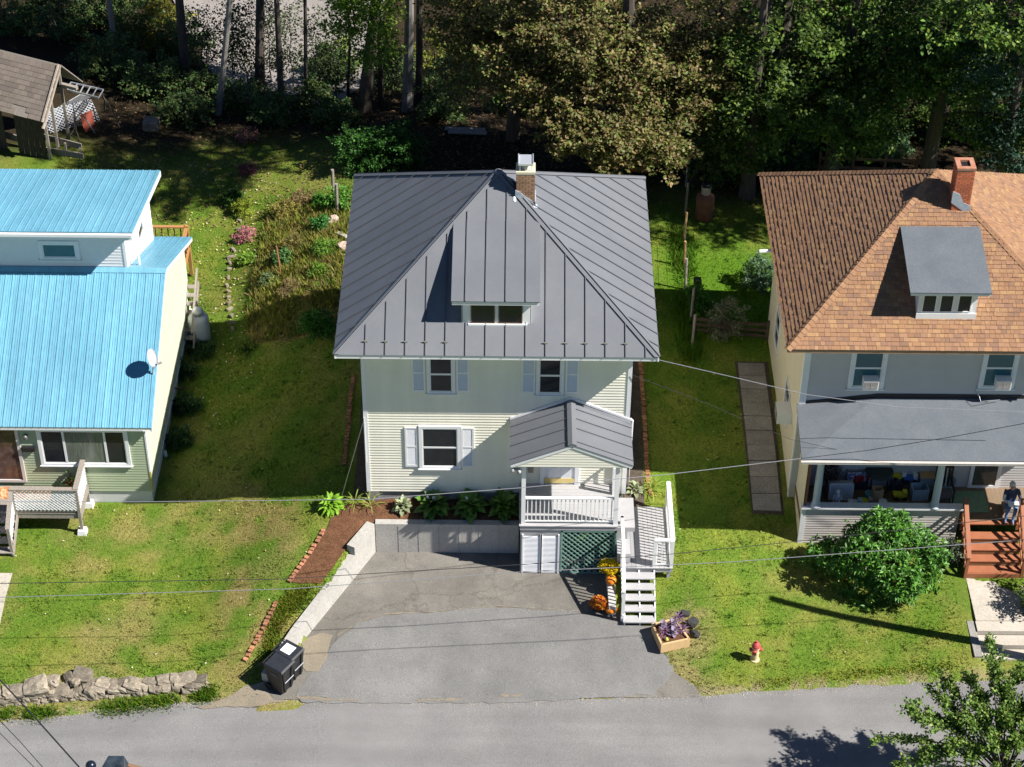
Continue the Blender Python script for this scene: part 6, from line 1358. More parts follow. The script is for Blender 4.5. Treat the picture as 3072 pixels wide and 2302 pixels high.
for px, py, r, h, lab in ((2080, 330, 1.3, 2.2, 'shaded shrub under the right boughs of the brown maple'), (2230, 430, 1.3, 2.0, 'shaded shrub left of the shingle roof corner'), (2420, 420, 1.3, 2.2, 'shaded shrub behind the left end of the rail fence'), (2560, 440, 1.2, 1.8, 'shaded shrub behind the middle of the rail fence'), (2700, 400, 1.3, 2.0, 'shaded shrub behind the right end of the rail fence'), (2850, 400, 1.4, 2.2, 'shaded shrub behind the orange brick chimney'), (3000, 400, 1.4, 2.2, 'shaded shrub right of the orange brick chimney'), (2330, 300, 1.6, 3.0, 'tall shaded shrub deep in the wood above the shingle roof corner'), (2620, 290, 1.6, 3.0, 'tall shaded shrub deep in the wood left of the chimney'), (2900, 270, 1.6, 3.0, 'tall shaded shrub deep in the wood right of the chimney'), (1700, 330, 1.2, 1.8, 'shaded shrub under the brown maple behind the chimney'), (1950, 330, 1.3, 1.8, 'shaded shrub under the middle of the brown maple'), (1560, 330, 1.1, 1.6, 'shaded shrub left of the brown maple trunk')):
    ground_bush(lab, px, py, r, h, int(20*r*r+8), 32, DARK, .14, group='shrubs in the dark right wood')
# backyard shrubs
ground_bush('big green bush behind the left corner of the grey roof', 1085, 500, 1.0, 1.6, 62, 40, [(.035, .12, .015), (.05, .15, .02), (.03, .09, .015)], .10, sig=.18)
ground_bush('big green bush left of the chimney behind the grey roof', 1185, 495, 1.05, 1.7, 64, 40, [(.03, .11, .015), (.045, .14, .02), (.03, .085, .015)], .10, sig=.18)
ground_bush('green vine clump on the posts at the roof corner', 1020, 620, .45, .8, 18, 34, [(.07, .2, .02), (.1, .24, .03)], .10)
ground_bush('round green shrub in the shaded side yard beside the roof', 955, 1005, .55, .8, 34, 36, [(.045, .15, .015), (.06, .18, .02)], .09, sig=.14)
ground_bush('small light green shrub at the bottom of the side yard path', 735, 1055, .3, .45, 16, 34, [(.15, .24, .03), (.2, .28, .04)], .07, sig=.1)
ground_bush('grey-green shrub in the gap by the shingle-roofed house', 2175, 1000, .75, 1.3, 30, 34, [(.20, .22, .12), (.26, .27, .16), (.14, .17, .09)], .08, sig=.13)
ground_bush('dark glossy shrub against the tan side wall, below the eave', 2295, 860, .7, 1.2, 36, 36, [(.05, .12, .05), (.08, .16, .08), (.14, .2, .12)], .09, sig=.15)
ground_bush('dark shrub left of the shingle roof at the back fence', 2330, 500, 1.3, 1.6, 50, 36, [(.035, .09, .04), (.05, .12, .05)], .12)
ground_bush('leafy shrub behind the shingle roof ridge left of the fence', 2180, 520, 1.0, 1.3, 34, 36, DARK, .12)
ground_bush('pale green shrub sticking up behind the rail fence', 2660, 470, .7, 1.0, 26, 34, [(.10, .2, .08), (.14, .24, .1)], .11)
ground_bush('leafy weed clump with potted vine on the fence post', 2085, 935, .35, 1.1, 22, 36, [(.05, .17, .015), (.07, .2, .02)], .09, sig=.13)
for i, (px, py, r, h) in enumerate(((545, 1120, .45, .5), (560, 1230, .4, .5), (535, 1330, .4, .45), (600, 1060, .4, .4))): ground_bush(('dark ground cover by the green house wall, second from the tank', 'dark ground cover by the green house wall, third from the tank', 'dark ground cover near the front corner of the green house', 'dark ground cover right below the propane tank')[i], px, py, r, h, 22, 34, [(.03, .08, .02), (.045, .10, .025)], .08, sig=.13, group='ground-cover shrubs by the green house')
# garden plants left of the grey roof
GP = [(735, 640, .35, .55, [(.22, .30, .03), (.3, .34, .04)], .11, 'yellow-green tufted plant at the top of the side garden', .22), (740, 715, .38, .34, [(.62, .16, .26), (.55, .2, .28), (.2, .24, .06)], .06, 'pink flowering sedum in the side garden', .6), (745, 420, .4, .4, [(.28, .07, .12), (.2, .1, .1), (.1, .13, .05)], .06, 'dusky pink sedum in the shade beyond the side garden', .6), (745, 515, .3, .35, [(.35, .05, .14), (.14, .14, .06)], .06, 'small dark pink sedum left of the shaded bank', .6),
      (745, 785, .25, .25, [(.16, .28, .03)], .08, 'low bright green plant by the garden stones', .5), (700, 610, .35, .5, [(.05, .12, .02)], .14, 'broad dark plant at the shadow edge of the side garden', .3), (860, 640, .5, .5, [(.3, .27, .05), (.24, .2, .07)], .10, 'tall yellow dying weeds in the middle of the side garden', .25), (910, 610, .5, .45, [(.28, .2, .09), (.22, .16, .07)], .10, 'brown dried weeds at the top of the side garden', .25),
      (960, 620, .2, .4, [(.06, .22, .02)], .12, 'bright green upright plant near the garden posts', .3), (965, 690, .28, .5, [(.05, .2, .03), (.07, .24, .05)], .1, 'deep green leafy plant beside the pink stones', .5), (980, 760, .35, .4, [(.13, .25, .03)], .2, 'arching strap-leaved plant at the roof edge', .15), (960, 820, .3, .3, [(.12, .22, .02)], .1, 'low green plant below the strap-leaved plant', .4), (850, 790, .3, .45, [(.07, .17, .04), (.1, .2, .06)], .1, 'blue-green plant beside the rusty post', .5), (810, 850, .35, .25, [(.14, .2, .08)], .08, 'grey-green ground cover in front of the rusty post', .5), (890, 740, .5, .3, [(.22, .2, .05), (.16, .12, .05)], .1, 'tangled brown and yellow weeds right of the rusty post', .25), (880, 870, .5, .25, [(.2, .15, .07), (.26, .2, .08)], .09, 'dry brown weeds at the shaded garden edge', .25)]
for px, py, r, h, pal, sz, lab, asp in GP: ground_bush(lab, px, py, r, h, int(14+40*r), 26, pal, sz, name='garden_plant', sig=.1, aspect=asp, stems=3)
# rhododendron and small shrub at the right house
def rhodo(label, lobes, pal, L, name='shrub'):
    C, Rr = np.array(lobes[0][0]), lobes[0][1]; g = zt1(C[0], C[1]); t = thing(name, label, 'shrub', (C[0], C[1], g)); mb = MB()
    for k in range(9): limb(mb, (C[0]+random.uniform(-.15, .15), C[1]+random.uniform(-.15, .15), g-.1), C+np.array([random.uniform(-.7, .7)*Rr[0], random.uniform(-.7, .7)*Rr[1], random.uniform(-.3, .8)*Rr[2]]), .04, .01, 5, seg=4)
    mb.build('stem', m_bark, t); per = 9; Pl, Al = [], []
    for C, Rr, nw in lobes:
        d = rdir(nw); d = d[d[:, 2] > -.75]; nw = len(d); lump = 1+.20*np.sin(d[:, 0]*5+1)*np.cos(d[:, 2]*4)+.13*np.sin(d[:, 1]*7+d[:, 0]*4)+np.where(rng.uniform(0, 1, nw) < .06, rng.uniform(.05, .2, nw), 0)
        W_ = np.array(C)+d*np.array(Rr)*(lump*rng.uniform(.72, 1.03, nw))[:, None]; ax = d*.6+np.array([0, 0, .45])+rng.normal(0, .2, (nw, 3)); ax /= np.linalg.norm(ax, axis=1)[:, None]
        AX = np.repeat(ax, per, 0); rad = np.cross(AX, rdir(nw*per)); rad /= np.linalg.norm(rad, axis=1)[:, None]
        A = rad*.85+AX*rng.uniform(.1, .7, (nw*per, 1)); A /= np.linalg.norm(A, axis=1)[:, None]; Pl.append(np.repeat(W_, per, 0)); Al.append(A)
    P = np.concatenate(Pl); A = np.concatenate(Al); n = len(P); pal = np.array(pal)
    leaf_cloud(P, A, rng.uniform(.8, 1.2, n)*L, np.full(n, L*.32), pal[rng.integers(0, len(pal), n)]*rng.uniform(.7, 1.3, (n, 1)), m_leaf_gloss, 'leaves', t, 'stuff')
p = PT(2655, 1760); q = PT(2475, 1735)
rhodo('large round rhododendron bush in front of the porch with columns', [((p[0], p[1]+.15, p[2]+.95), (1.62, 1.25, 1.12), 1250), ((p[0]-.1, p[1]+.45, p[2]+2.0), (.66, .5, .62), 260), ((q[0]+.2, q[1]+.4, q[2]+.55), (.8, .6, .5), 240)], [(.07, .20, .025), (.10, .26, .035), (.05, .15, .02), (.13, .29, .04)], .17)
ground_bush('small silvery shrub left of the brown stairs', 2850, 1680, .33, .75, 26, 34, [(.16, .2, .13), (.22, .26, .18), (.1, .14, .08)], .06, sig=.1)
# street tree at the bottom right
bx, by = 14.1, -10.75
def spray_tree(label, base, hub, tips, pal, size, per):
    base = P3(base); t = thing('tree', label, 'tree', tuple(base)); mb = MB(); hub = Vector(hub)
    mb.tube([base-Vector((0, 0, .3)), base.lerp(hub, .5)+Vector((.05, .03, 0)), hub], [.12, .09, .07], 9); Ps, As = [], []
    for tip in tips:
        tip = Vector(tip); mid = hub.lerp(tip, .5)+Vector((random.uniform(-.25, .25), random.uniform(-.2, .2), random.uniform(.1, .5))); st_ = base.lerp(hub, random.uniform(.55, 1)); pts = [st_.lerp(mid, .0), st_.lerp(mid, .5), mid, mid.lerp(tip, .5)+Vector((0, 0, .05)), tip]
        mb.tube(pts, [.035, .026, .018, .012, .005], 5); ax = (tip-mid).normalized(); L_ = (tip-mid).length*1.5
        for q in range(7):
            f = random.uniform(.15, 1.0); a0 = mid.lerp(tip, f)+Vector((0, 0, .03)); sd2 = (ax+Vector((random.uniform(-1, 1), random.uniform(-1, 1), random.uniform(-.5, .7)))*.9).normalized(); ln = random.uniform(.25, .55)*(1.2-f*.5)
            mb.tube([a0, a0+sd2*ln], [.007, .003], 4); tt = rng.uniform(.1, 1.1, per)[:, None]; Ps.append(np.array(a0)+np.array(sd2)*tt*ln+rng.normal(0, .055, (per, 3))); As.append(np.array(sd2)*.6+rng.normal(0, .7, (per, 3)))
        tt = rng.uniform(0, 1.05, per*2)[:, None]; Ps.append(np.array(mid)+np.array(tip-mid)*tt+rng.normal(0, .07, (per*2, 3))); As.append(np.array(ax)*.6+rng.normal(0, .7, (per*2, 3)))
    mb.build('trunk', m_bark, t); P = np.concatenate(Ps); A = np.concatenate(As); A /= np.linalg.norm(A, axis=1)[:, None]; n = len(P); pal = np.array(pal)
    L = rng.uniform(.7, 1.25, n)*size; leaf_cloud(P, A, L, L*.62, pal[rng.integers(0, len(pal), n)]*rng.uniform(.7, 1.35, (n, 1)), m_leaf, 'crown', t, 'stuff', .7)
tips = [(9.85, -11.2, 1.7), (10.2, -11.7, 1.1), (10.5, -10.7, 2.2), (10.4, -11.2, 2.6), (11.0, -10.5, 2.9), (11.2, -11.5, 1.6), (11.4, -10.4, 3.2), (11.8, -11.2, 2.4), (12.0, -10.3, 3.3), (12.3, -11.0, 2.8), (12.55, -10.45, 4.6), (12.7, -10.3, 3.4), (13.1, -10.6, 3.6), (13.4, -10.2, 3.3), (13.8, -10.7, 3.7), (14.3, -10.4, 3.3), (14.8, -10.8, 3.2), (15.2, -11.2, 2.6), (12.2, -11.8, 1.6), (12.9, -11.7, 1.9), (13.6, -11.6, 2.2), (14.4, -11.6, 2.1), (11.6, -12.0, .9), (12.6, -12.1, .9), (13.6, -12.0, 1.1), (14.6, -12, 1.4), (10.8, -12.2, .6), (11.5, -10.9, 2.0), (13.0, -11.1, 2.6), (14.0, -11.1, 2.8)]
tips += [(12.1, -11.2, 2.4), (12.5, -10.8, 2.7), (12.9, -11.4, 2.6), (13.2, -10.9, 3.0), (13.6, -11.3, 2.8), (14.0, -10.9, 2.9), (12.6, -11.6, 2.2), (13.4, -11.7, 2.0), (14.4, -11.3, 2.5), (11.7, -11.6, 1.9)]
tips = [(x+.65+random.uniform(-.1, .1), y+1.0, z-1.2) for x, y, z in tips]
spray_tree('small leafy street tree at the bottom right corner by the road', (bx, by, zt1(bx, by)), (13.85, -10.5, -.4), tips, [(.125, .22, .04), (.16, .27, .05), (.09, .17, .03), (.24, .31, .07)], .098, 72)
ground_bush('dark hedge end at the right edge beside the concrete walk', 3090, 1830, .5, .8, 26, 34, [(.06, .11, .02), (.09, .14, .03)], .07, sig=.12)
p = (17.9, -3.6); bush('bushy shrub beyond the right edge beside the front walk', (p[0], p[1], zt1(*p)+1.5), (1.0, .9, 1.2), 60, 34, MID, .09)

# ================================================================== WIRES, POLES, SHED, FENCES, SMALL THINGS
def wire(label, pts, r=.012, m=None, sag=0.0):
    pts = [Vector(tuple(map(float, p))) for p in pts]; out = []
    for a, b in zip(pts[:-1], pts[1:]):
        for i in range(6):
            t = i/6; p = a.lerp(b, t); p.z -= sag*4*t*(1-t); out.append(p)
    out.append(pts[-1]); tag(MB().tube(out, r, 6).build('overhead_wire', m or m_wire, loc=tuple(pts[0])), label, 'wire', 'overhead wires')
wire('pale wire crossing the whole front just below the houses', [PZ(-80, 1506, 3.75), PZ(400, 1506, 3.7), PZ(800, 1502, 3.6), PZ(1110, 1498, 3.5), PZ(1560, 1464, 3.3), PZ(2000, 1424, 3.0), (9.02, -1.36, 2.66)], .010, m_wirel)
wire('dark wire rising from the grey porch corner to the right edge', [(9.02, -1.36, 2.66), PY(2600, 1352, -1.4), PY(2850, 1312, -1.8), PY(3120, 1262, -2.2)], .010)
wire('upper black wire across the front lawn and driveway', [PZ(-80, 1752, 1.3), PZ(835, 1738, 1.5), PZ(1550, 1695, 1.75), PZ(2000, 1664, 1.8), PZ(2340, 1630, 1.9), PZ(3150, 1540, 2.2)], .010)
wire('lower silver wire across the front lawn and driveway', [PZ(-80, 1795, 2.2), PZ(870, 1767, 2.4), PZ(1550, 1717, 2.6), PZ(2200, 1686, 2.65), PZ(3150, 1614, 2.8)], .010, m_wirel)
wire('twisted wire from the grey roof corner to the right neighbour', [(4.66, -.7, 5.82), PY(2200, 1132, -.9), PY(2420, 1184, -1.0), PY(2700, 1222, -1.0), PY(3120, 1238, -1.0)], .010, m_wirel)
wire('thin wire from the cream wall corner to the neighbouring porch roof', [(3.99, -.06, float(PY(1897, 1125, -.06)[2])), PY(2130, 1215, -.4), PY(2370, 1318, -.9), PY(2585, 1366, -1.0)], .007)
g0 = PY(1087, 1262, -.06); wire('thin guy wire from the left corner of the cream house to the ground', [(-3.99, -.06, float(g0[2])), PT(1022, 1500)], .009, m_wirel)
pole2 = Vector((-13.4, -14.6, 0)); 
wire('black wire running to the pole at the bottom left corner', [PZ(-60, 1975, 5.2), PZ(120, 2170, 5.4), PZ(245, 2310, 5.6)], .02)
wire('thin wire left of the black wire at the bottom left corner', [PZ(-60, 2100, 5.0), PZ(60, 2225, 5.1), PZ(135, 2310, 5.2)], .01)
wire('thinnest wire in the extreme bottom left corner', [PZ(-60, 2140, 5.0), PZ(50, 2250, 5.1), PZ(110, 2310, 5.2)], .009)
wire('wire stay on the flue vent over the tan porch roof', [PY(2925, 1172, .84), PY(2938, 1190, .6), PY(2942, 1205, .5), PY(3000, 1200, .7)], .01, m_wirel)
# utility pole beyond the right edge (its shadow lies on the lawn)
def upole(label, x, y, h, arm=True):
    z = zt1(x, y); t = thing('utility_pole', label, 'pole', (x, y, z)); MB().tube([(x, y, z-.5), (x, y, z+h)], [.17, .12], 14).build('pole', m_oldwood, t)
    if arm:
        MB().box(x-1.1, x+1.1, y-.06, y+.06, z+h-.7, z+h-.58).build('cross_arm', m_oldwood, t)
        for dx in (-.95, -.45, .45, .95): MB().lathe([(.03, 0), (.05, .05), (.035, .1), (.05, .14)], (x+dx, y, z+h-.58), 10).build('insulator', m_found, t)
    return t
upole('wooden utility pole just beyond the right edge, shading the lawn', 16.1, -5.25, 8.6, False)
# lamp head and arm at the bottom edge
c = P3(PZ(345, 2262, 5.0)); lt = thing('utility_pole', 'black-capped pole top poking in at the bottom edge, left', 'pole', (c.x, c.y-.25, zt1(c.x, c.y-.25)))
MB().tube([(c.x, c.y-.25, zt1(c.x, c.y)-.3), (c.x, c.y-.25, 4.7)], [.15, .12], 12).build('pole', m_oldwood, lt)
MB().hexa([(c.x-.34, c.y-.5, 4.6), (c.x+.36, c.y-.5, 4.6), (c.x+.36, c.y-.08, 4.6), (c.x-.34, c.y-.08, 4.6)], [(c.x-.26, c.y-.45, 5.0), (c.x+.28, c.y-.45, 5.0), (c.x+.22, c.y-.06, 5.0), (c.x-.15, c.y-.06, 5.0)]).build('transformer_cap', mat('black_gloss', (.01, .014, .018), (.05, .07, .09), scale=6, rough=.15), lt)
MB().ball((c.x-.55, c.y-.25, 4.86), .13, 12, 8).build('insulator_ball', mat('dark_blue_cap', (.01, .016, .03), rough=.25), lt, smooth=True)
MB().bar((c.x+.3, c.y-.12, 4.7), (c.x+.85, c.y-.3, 4.7), .1, .12).build('cross_arm', mat('brown_arm', (.22, .13, .08), rough=.9), lt)
# ---- shed
SZ0, SZ1 = 2.0, .25
rA, rB = P3(PZ(12, 152, SZ0)), P3(PZ(183, 195, SZ0)); eB = P3(PZ(131, 368, SZ1)); ud = (rB-rA).normalized(); 
sh = thing('shed', 'leaning grey shed with worn shingle roof at the top left', 'shed', (rB.x-1.5, rB.y-1.2, -1.6))
vd = eB-rB; vd -= ud*vd.dot(ud); Ls = vd.length; vdn = vd.normalized(); rA2 = rB-ud*4.2; Nn = ud.cross(vdn); Nn = Nn if Nn.z > 0 else -Nn
SHC = [(.19, .155, .13), (.22, .18, .15), (.165, .135, .115), (.205, .17, .145)]
TABS = [MB().hexa([(-.5, 0, 0), (.5, 0, 0), (.5, .26, 0), (-.5, .26, 0)], [(-.5, 0, .018), (.5, 0, .018), (.5, .26, .006), (-.5, .26, .006)]).mesh('shingle', mat('shed_shingle_%d' % k, c, tuple(v*1.2 for v in c), scale=8, rough=.95, fine=1, fscale=30, famt=.3)) for k, c in enumerate(SHC)]
sr = MB().prism([rA2, rB, rB+vdn*Ls, rA2+vdn*Ls], -Nn*.05).build('roof', m_oldwood, sh); rot = Matrix((ud, -vdn, Nn)).transposed().to_euler()
nrow = int(Ls/.2); r8 = random.Random(8)
for r in range(nrow):
    x = (r % 2)*.15
    while x < 4.0:
        hole = r < 2 and 2.55 < x < 3.15
        if not hole: place('shingle', TABS[r8.randrange(4)], sr, rB-ud*(4.2-x-.16)+vdn*(Ls-r*.2-.01)+Nn*.004, rot=rot, scale=(.30, 1, 1))
        x += .31
bk = -vdn.copy(); bk.z = -abs(vdn.z)*.9; bk = Vector((-vdn.x, -vdn.y, vdn.z)).normalized()
MB().prism([rA2, rB, rB+bk*Ls*.8, rA2+bk*Ls*.8], (0, 0, -.05)).build('back_roof', m_oldwood, sh)
f0 = rB+vdn*Ls; gz = -1.65
wl = MB()
for i in range(15):
    if i in (5, 6): continue
    a = f0-ud*(.25+i*.27); wl.prism([a+vdn*-.25+Vector((0, 0, -.1)), a-ud*.24-vdn*.25+Vector((0, 0, -.1)), (a-ud*.24-vdn*.25).xy.to_3d()+Vector((0, 0, gz)), (a-vdn*.25).xy.to_3d()+Vector((0, 0, gz))], Vector((vdn.x, vdn.y, 0)).normalized()*.03)
wl.build('plank_wall', mat('shade_plank', (.03, .025, .022), (.08, .065, .055), scale=3, rough=.95, stretch=(6, 6, 1)), sh)['kind'] = 'stuff'  # planks coloured near black to stand for the shed's shaded interior
en = MB()
for a, b in ((rB-ud*.1, f0-ud*.1), (rB-ud*.12+Vector((0, 0, -.25)), f0-ud*.12+Vector((0, 0, -.3)))): en.bar(a, b, .06, .14)
en.build('rafter', mat('pale_board', (.36, .30, .25), (.44, .38, .32), rough=.9), sh)
for p in (rB-ud*.15, f0-ud*.15-vdn*.3, (rB+f0)/2-ud*.15): MB().bar((p.x, p.y, gz-.2), (p.x, p.y, p.z-.1), .1, .1).build('post', m_oldwood, sh)
MB().bar(rB+ud*-.1+Vector((0, 0, -.9)), rB+ud*.6+Vector((0, 0, -.9)), .15, .12).build('beam', m_oldwood, sh)
# leaning lattice, ladder, boards and barrow beside the shed
def Ls3(px, py, z): return P3(PZ(px, py, z))
def leanpanel(name, label, cat, c4, m, th=.03):
    p = [Ls3(*c) for c in c4]; n = (p[1]-p[0]).cross(p[3]-p[0]).normalized(); tag(MB().prism(p, n*th).build(name, m, loc=tuple(p[0])), label, cat)
m_grey = mat('grey_ply', (.26, .27, .29), (.40, .41, .43), scale=2, rough=.85, stretch=(1, 5, 1), fine=1, fscale=12, famt=.2)
leanpanel('plywood_sheet', 'grey weathered sheet leaning on the shed below the ladder', 'board', ((140, 345, -.9), (240, 285, -.7), (275, 290, -1.3), (150, 365, -1.45)), m_grey)
a = Ls3(150, 400, -1.55); b = Ls3(300, 360, -1.5); u = b-a; v = Ls3(272, 295, -.5)-b
lt_ = thing('lattice_panel', 'white lattice panel leaning beside the shed behind the red barrow', 'lattice', tuple(a)); lattice('slats', mat('dirty_lattice', (.50, .53, .58), (.58, .6, .64), rough=.7), lt_, a, u, v, u.length, v.length*.98, gap=.11, sw=.035, border=0)
ld = thing('ladder', 'aluminium ladder lying against the right side of the shed', 'ladder', tuple(Ls3(205, 270, -.3)))
A0, A1, B0_, B1_ = Ls3(212, 248, .1), Ls3(310, 270, .1), Ls3(202, 270, .0), Ls3(296, 294, .0)
for p, q in ((A0, A1), (B0_, B1_)): MB().bar(p, q, .03, .07).build('side_rail', m_galv, ld)
for i in range(6): t = i/5; MB().bar(A0.lerp(A1, t), B0_.lerp(B1_, t), .035, .03).build('rung', m_galv, ld)
wb = thing('wheelbarrow', 'upturned rusty red wheelbarrow beside the shed', 'wheelbarrow', tuple(Ls3(262, 395, -1.6)))
p = [Ls3(241, 345, -.85), Ls3(276, 330, -.8), Ls3(286, 385, -1.5), Ls3(254, 400, -1.55)]; n = (p[1]-p[0]).cross(p[3]-p[0]).normalized()*.22
MB().hexa([p[0], p[3], p[2], p[1]], [q+(sum(p, Vector())/4-q)*.3-n*(1 if n.y < 0 else -1) for q in (p[0], p[3], p[2], p[1])]).build('tray', mat('rusty_red', (.20, .035, .02), (.28, .06, .03), rough=.7), wb)
for q0, q1, q2 in (((220, 345, -.8), (224, 385, -1.2), (200, 425, -1.55)), ((226, 345, -.8), (228, 390, -1.3), (240, 425, -1.55))): MB().tube([Ls3(*q0), Ls3(*q1), Ls3(*q2)], .018, 6).build('handle', m_bark, wb)
MB().tube([Ls3(250, 345, -.7), Ls3(285, 400, -1.5)], .03, 6).build('brace', m_oldwood, wb)
lf = thing('plank_pen', 'low pen of grey planks in front of the shed', 'fence', tuple(Ls3(150, 460, -1.6)))
for q0, q1, w in (((0, 400, -1.35), (80, 425, -1.35), .3), ((75, 440, -1.45), (250, 470, -1.4), .28), ((130, 410, -1.1), (245, 440, -1.15), .26), ((78, 448, -1.62), (240, 485, -1.62), .14), ((200, 510, -1.65), (232, 490, -1.62), .12)): MB().bar(Ls3(*q0), Ls3(*q1), .05, w).build('plank', m_oldwood, lf)
for px, py in ((85, 445), (110, 440), (128, 445), (200, 465), (245, 480)): q = Ls3(px, py, -1.65); MB().bar(q, q+Vector((0, 0, .55)), .08, .08).build('post', m_oldwood, lf)
for k, (q0, q1, lab) in enumerate((((305, 280, -.2), (315, 330, -1.55), 'crooked pole propped against the ladder end'), ((310, 290, -.3), (360, 385, -1.6), 'long crooked branch leaning from the ladder to the ground'))):
    a, b = Ls3(*q0), Ls3(*q1); tag(MB().tube([a, a.lerp(b, .5)+Vector((.05, 0, .08)), b], [.02, .025, .03], 6).build('branch', m_bark, loc=tuple(b)), lab, 'branch')
c = PT(455, 385); tag(place('boulder', stone_mesh(77), None, (c[0], c[1], c[2]+.15), scale=(.6, .55, .5)), 'single grey boulder at the back of the left lawn', 'boulder')
# ---- side garden: post, stones, terrace edging, blocks
c = P3(PT(843, 826)); tag(MB().tube([c-Vector((0, 0, .2)), c+Vector((-.04, 0, .6)), c+Vector((-.09, .05, 1.22))], [.035, .033, .03], 8).build('garden_post', mat('rusty_post', (.26, .11, .05), (.34, .16, .08), scale=6, rough=.9), loc=tuple(c)), 'rusty brown post standing in the side garden', 'post')
te = thing('garden_edging', 'line of small dark stones between lawn path and side garden', 'edging', tuple(PT(695, 860)))
line = [(720, 640), (715, 690), (705, 730), (695, 775), (690, 810), (681, 860), (685, 895), (693, 930), (698, 970), (700, 1010)]
for a, b in zip(line[:-1], line[1:]):
    for t in (0, .5):
        p = PT(a[0]+(b[0]-a[0])*t+random.uniform(-3, 3), a[1]+(b[1]-a[1])*t); place('stone', STONES[random.randrange(9)], te, (p[0], p[1], p[2]+.03), rot=(0, 0, random.uniform(0, 3)), scale=(.1, random.uniform(.14, .3), random.uniform(.1, .16)))
for px, py, s, lab in ((992, 672, .22, 'upper pink stone beside the roof corner'), (1004, 665, .26, 'second pink stone beside the roof corner'), (1030, 750, .34, 'squared pale stone block at the roof edge')):
    p = PT(px, py); me = stone_mesh(int(px)); me.materials[0] = mat('pink_stone', (.45, .33, .27), (.55, .43, .36), scale=4, rough=.9); tag(place('stone_block', me, None, (p[0], p[1], p[2]+.1), rot=(0, 0, .3), scale=(s, s, s*.9)), lab, 'stone')
a, b = P3(PT(1012, 705)), P3(PT(1042, 722)); tag(MB().bar(a+Vector((0, 0, .1)), b+Vector((0, 0, .16)), .16, .06).build('white_board', mat('pale_plank', (.58, .54, .48), rough=.8), loc=tuple(a)), 'short pale board lying at the roof edge in the garden', 'board')
for k, (px, py, h, lab) in enumerate(((1000, 590, 1.2, 'thin grey post under the vine, left of two'), (1012, 640, 1.3, 'grey post right of the vine at the roof corner'))): p = P3(PT(px, py)); tag(MB().tube([p, p+Vector((.02, 0, h))], .06, 8).build('vine_post', m_oldwood, loc=tuple(p)), lab, 'post')
# ---- behind the house: planks, red trailer, wood pile
for k, (q0, q1, lab) in enumerate((((1335, 392), (1455, 398), 'upper grey plank lying behind the house'), ((1345, 402), (1460, 408), 'lower grey plank lying behind the house'))): a, b = P3(PT(*q0)), P3(PT(*q1)); tag(MB().bar(a+Vector((0, 0, .1)), b+Vector((0, 0, .12)), .22, .05).build('plank', m_oldwood, loc=tuple(a)), lab, 'plank')
p = P3(PT(1912, 520)); rt = thing('red_cart', 'red garden cart half hidden behind the grey roof', 'cart', tuple(p)); m_rc = mat('red_cart_paint', (.30, .025, .02), (.36, .05, .03), rough=.5)
for e in ((-.45, .45, -.3, -.26), (-.45, .45, .26, .3), (-.45, -.41, -.26, .26), (.41, .45, -.26, .26)): MB().box(p.x+e[0], p.x+e[1], p.y+e[2], p.y+e[3], p.z+.25, p.z+.55).build('side', m_rc, rt)
for s in (-1, 1): MB().tube([(p.x+s*.48, p.y-.02, p.z+.2), (p.x+s*.55, p.y-.02, p.z+.2)], .2, 14).build('wheel', m_black, rt)
MB().box(p.x-.41, p.x+.41, p.y-.26, p.y+.26, p.z+.24, p.z+.27).build('bed', m_rc, rt)
for k, (px, py, an, lab) in enumerate(((1770, 500, .3, 'split log leaning left of three behind the roof'), (1785, 508, .8, 'split log in the middle of three behind the roof'), (1800, 505, 1.3, 'split log right of three behind the roof'))): p = P3(PT(px, py)); tag(MB().bar(p+Vector((0, 0, .1)), p+Vector((.3*math.cos(an), .1, .55)), .16, .14).build('split_log', mat('split_wood', (.40, .36, .31), (.5, .46, .4), rough=.9), loc=tuple(p)), lab, 'log')
# ---- fences on the right
wf = thing('wire_fence', 'thin wire fence on wooden posts between the two right yards', 'fence', tuple(PT(2055, 850)))
FP = [P3(PT(px, py)) for px, py in ((2058, 560), (2056, 640), (2050, 730), (2053, 800), (2056, 870), (2072, 960), (2076, 1040))]
for k, p in enumerate(FP): h = 1.35 if k != 3 else 1.1; MB().tube([p-Vector((0, 0, .2)), p+Vector((random.uniform(-.04, .04), 0, h))], .045, 7).build('post', mat('orange_post', (.35, .21, .09), (.42, .27, .13), rough=.9) if k in (2, 3) else m_oldwood, wf)
for z in (.3, .7, 1.05): MB().tube([p+Vector((0, 0, z)) for p in FP], .006, 5).build('strand', m_wire, wf)
def railfence(label, pts, h, n, m):
    t = thing('rail_fence', label, 'fence', tuple(pts[0]))
    for a, b in zip(pts[:-1], pts[1:]):
        for k in range(n): z = h*(k+.7)/n; MB().bar(a+Vector((0, 0, z)), b+Vector((0, 0, z)), .03, .13).build('rail', m, t)
    for p in pts: MB().bar(p-Vector((0, 0, .1)), p+Vector((0, 0, h+.1)), .1, .1).build('post', m, t)
m_rf = mat('brown_rail', (.15, .085, .05), (.21, .13, .08), rough=.9)
railfence('brown rail fence behind the shingle roof ridge', [P3(PT(px, py)) for px, py in ((2455, 520), (2555, 522), (2650, 526), (2745, 530))], .8, 2, m_rf)
railfence('dark low rail fence across the gap below the grey-green shrub', [P3(PT(px, py)) for px, py in ((2080, 1000), (2170, 1010), (2300, 1020))], .7, 3, mat('dark_rail', (.06, .04, .03), (.1, .07, .05), rough=.9))
c = P3(PT(2112, 655)); ru = thing('rusty_tank', 'upright rust brown tank with pale collar in the shaded back yard', 'tank', tuple(c)); m_ru = mat('rust_brown', (.13, .05, .03), (.19, .085, .05), scale=4, rough=.8)
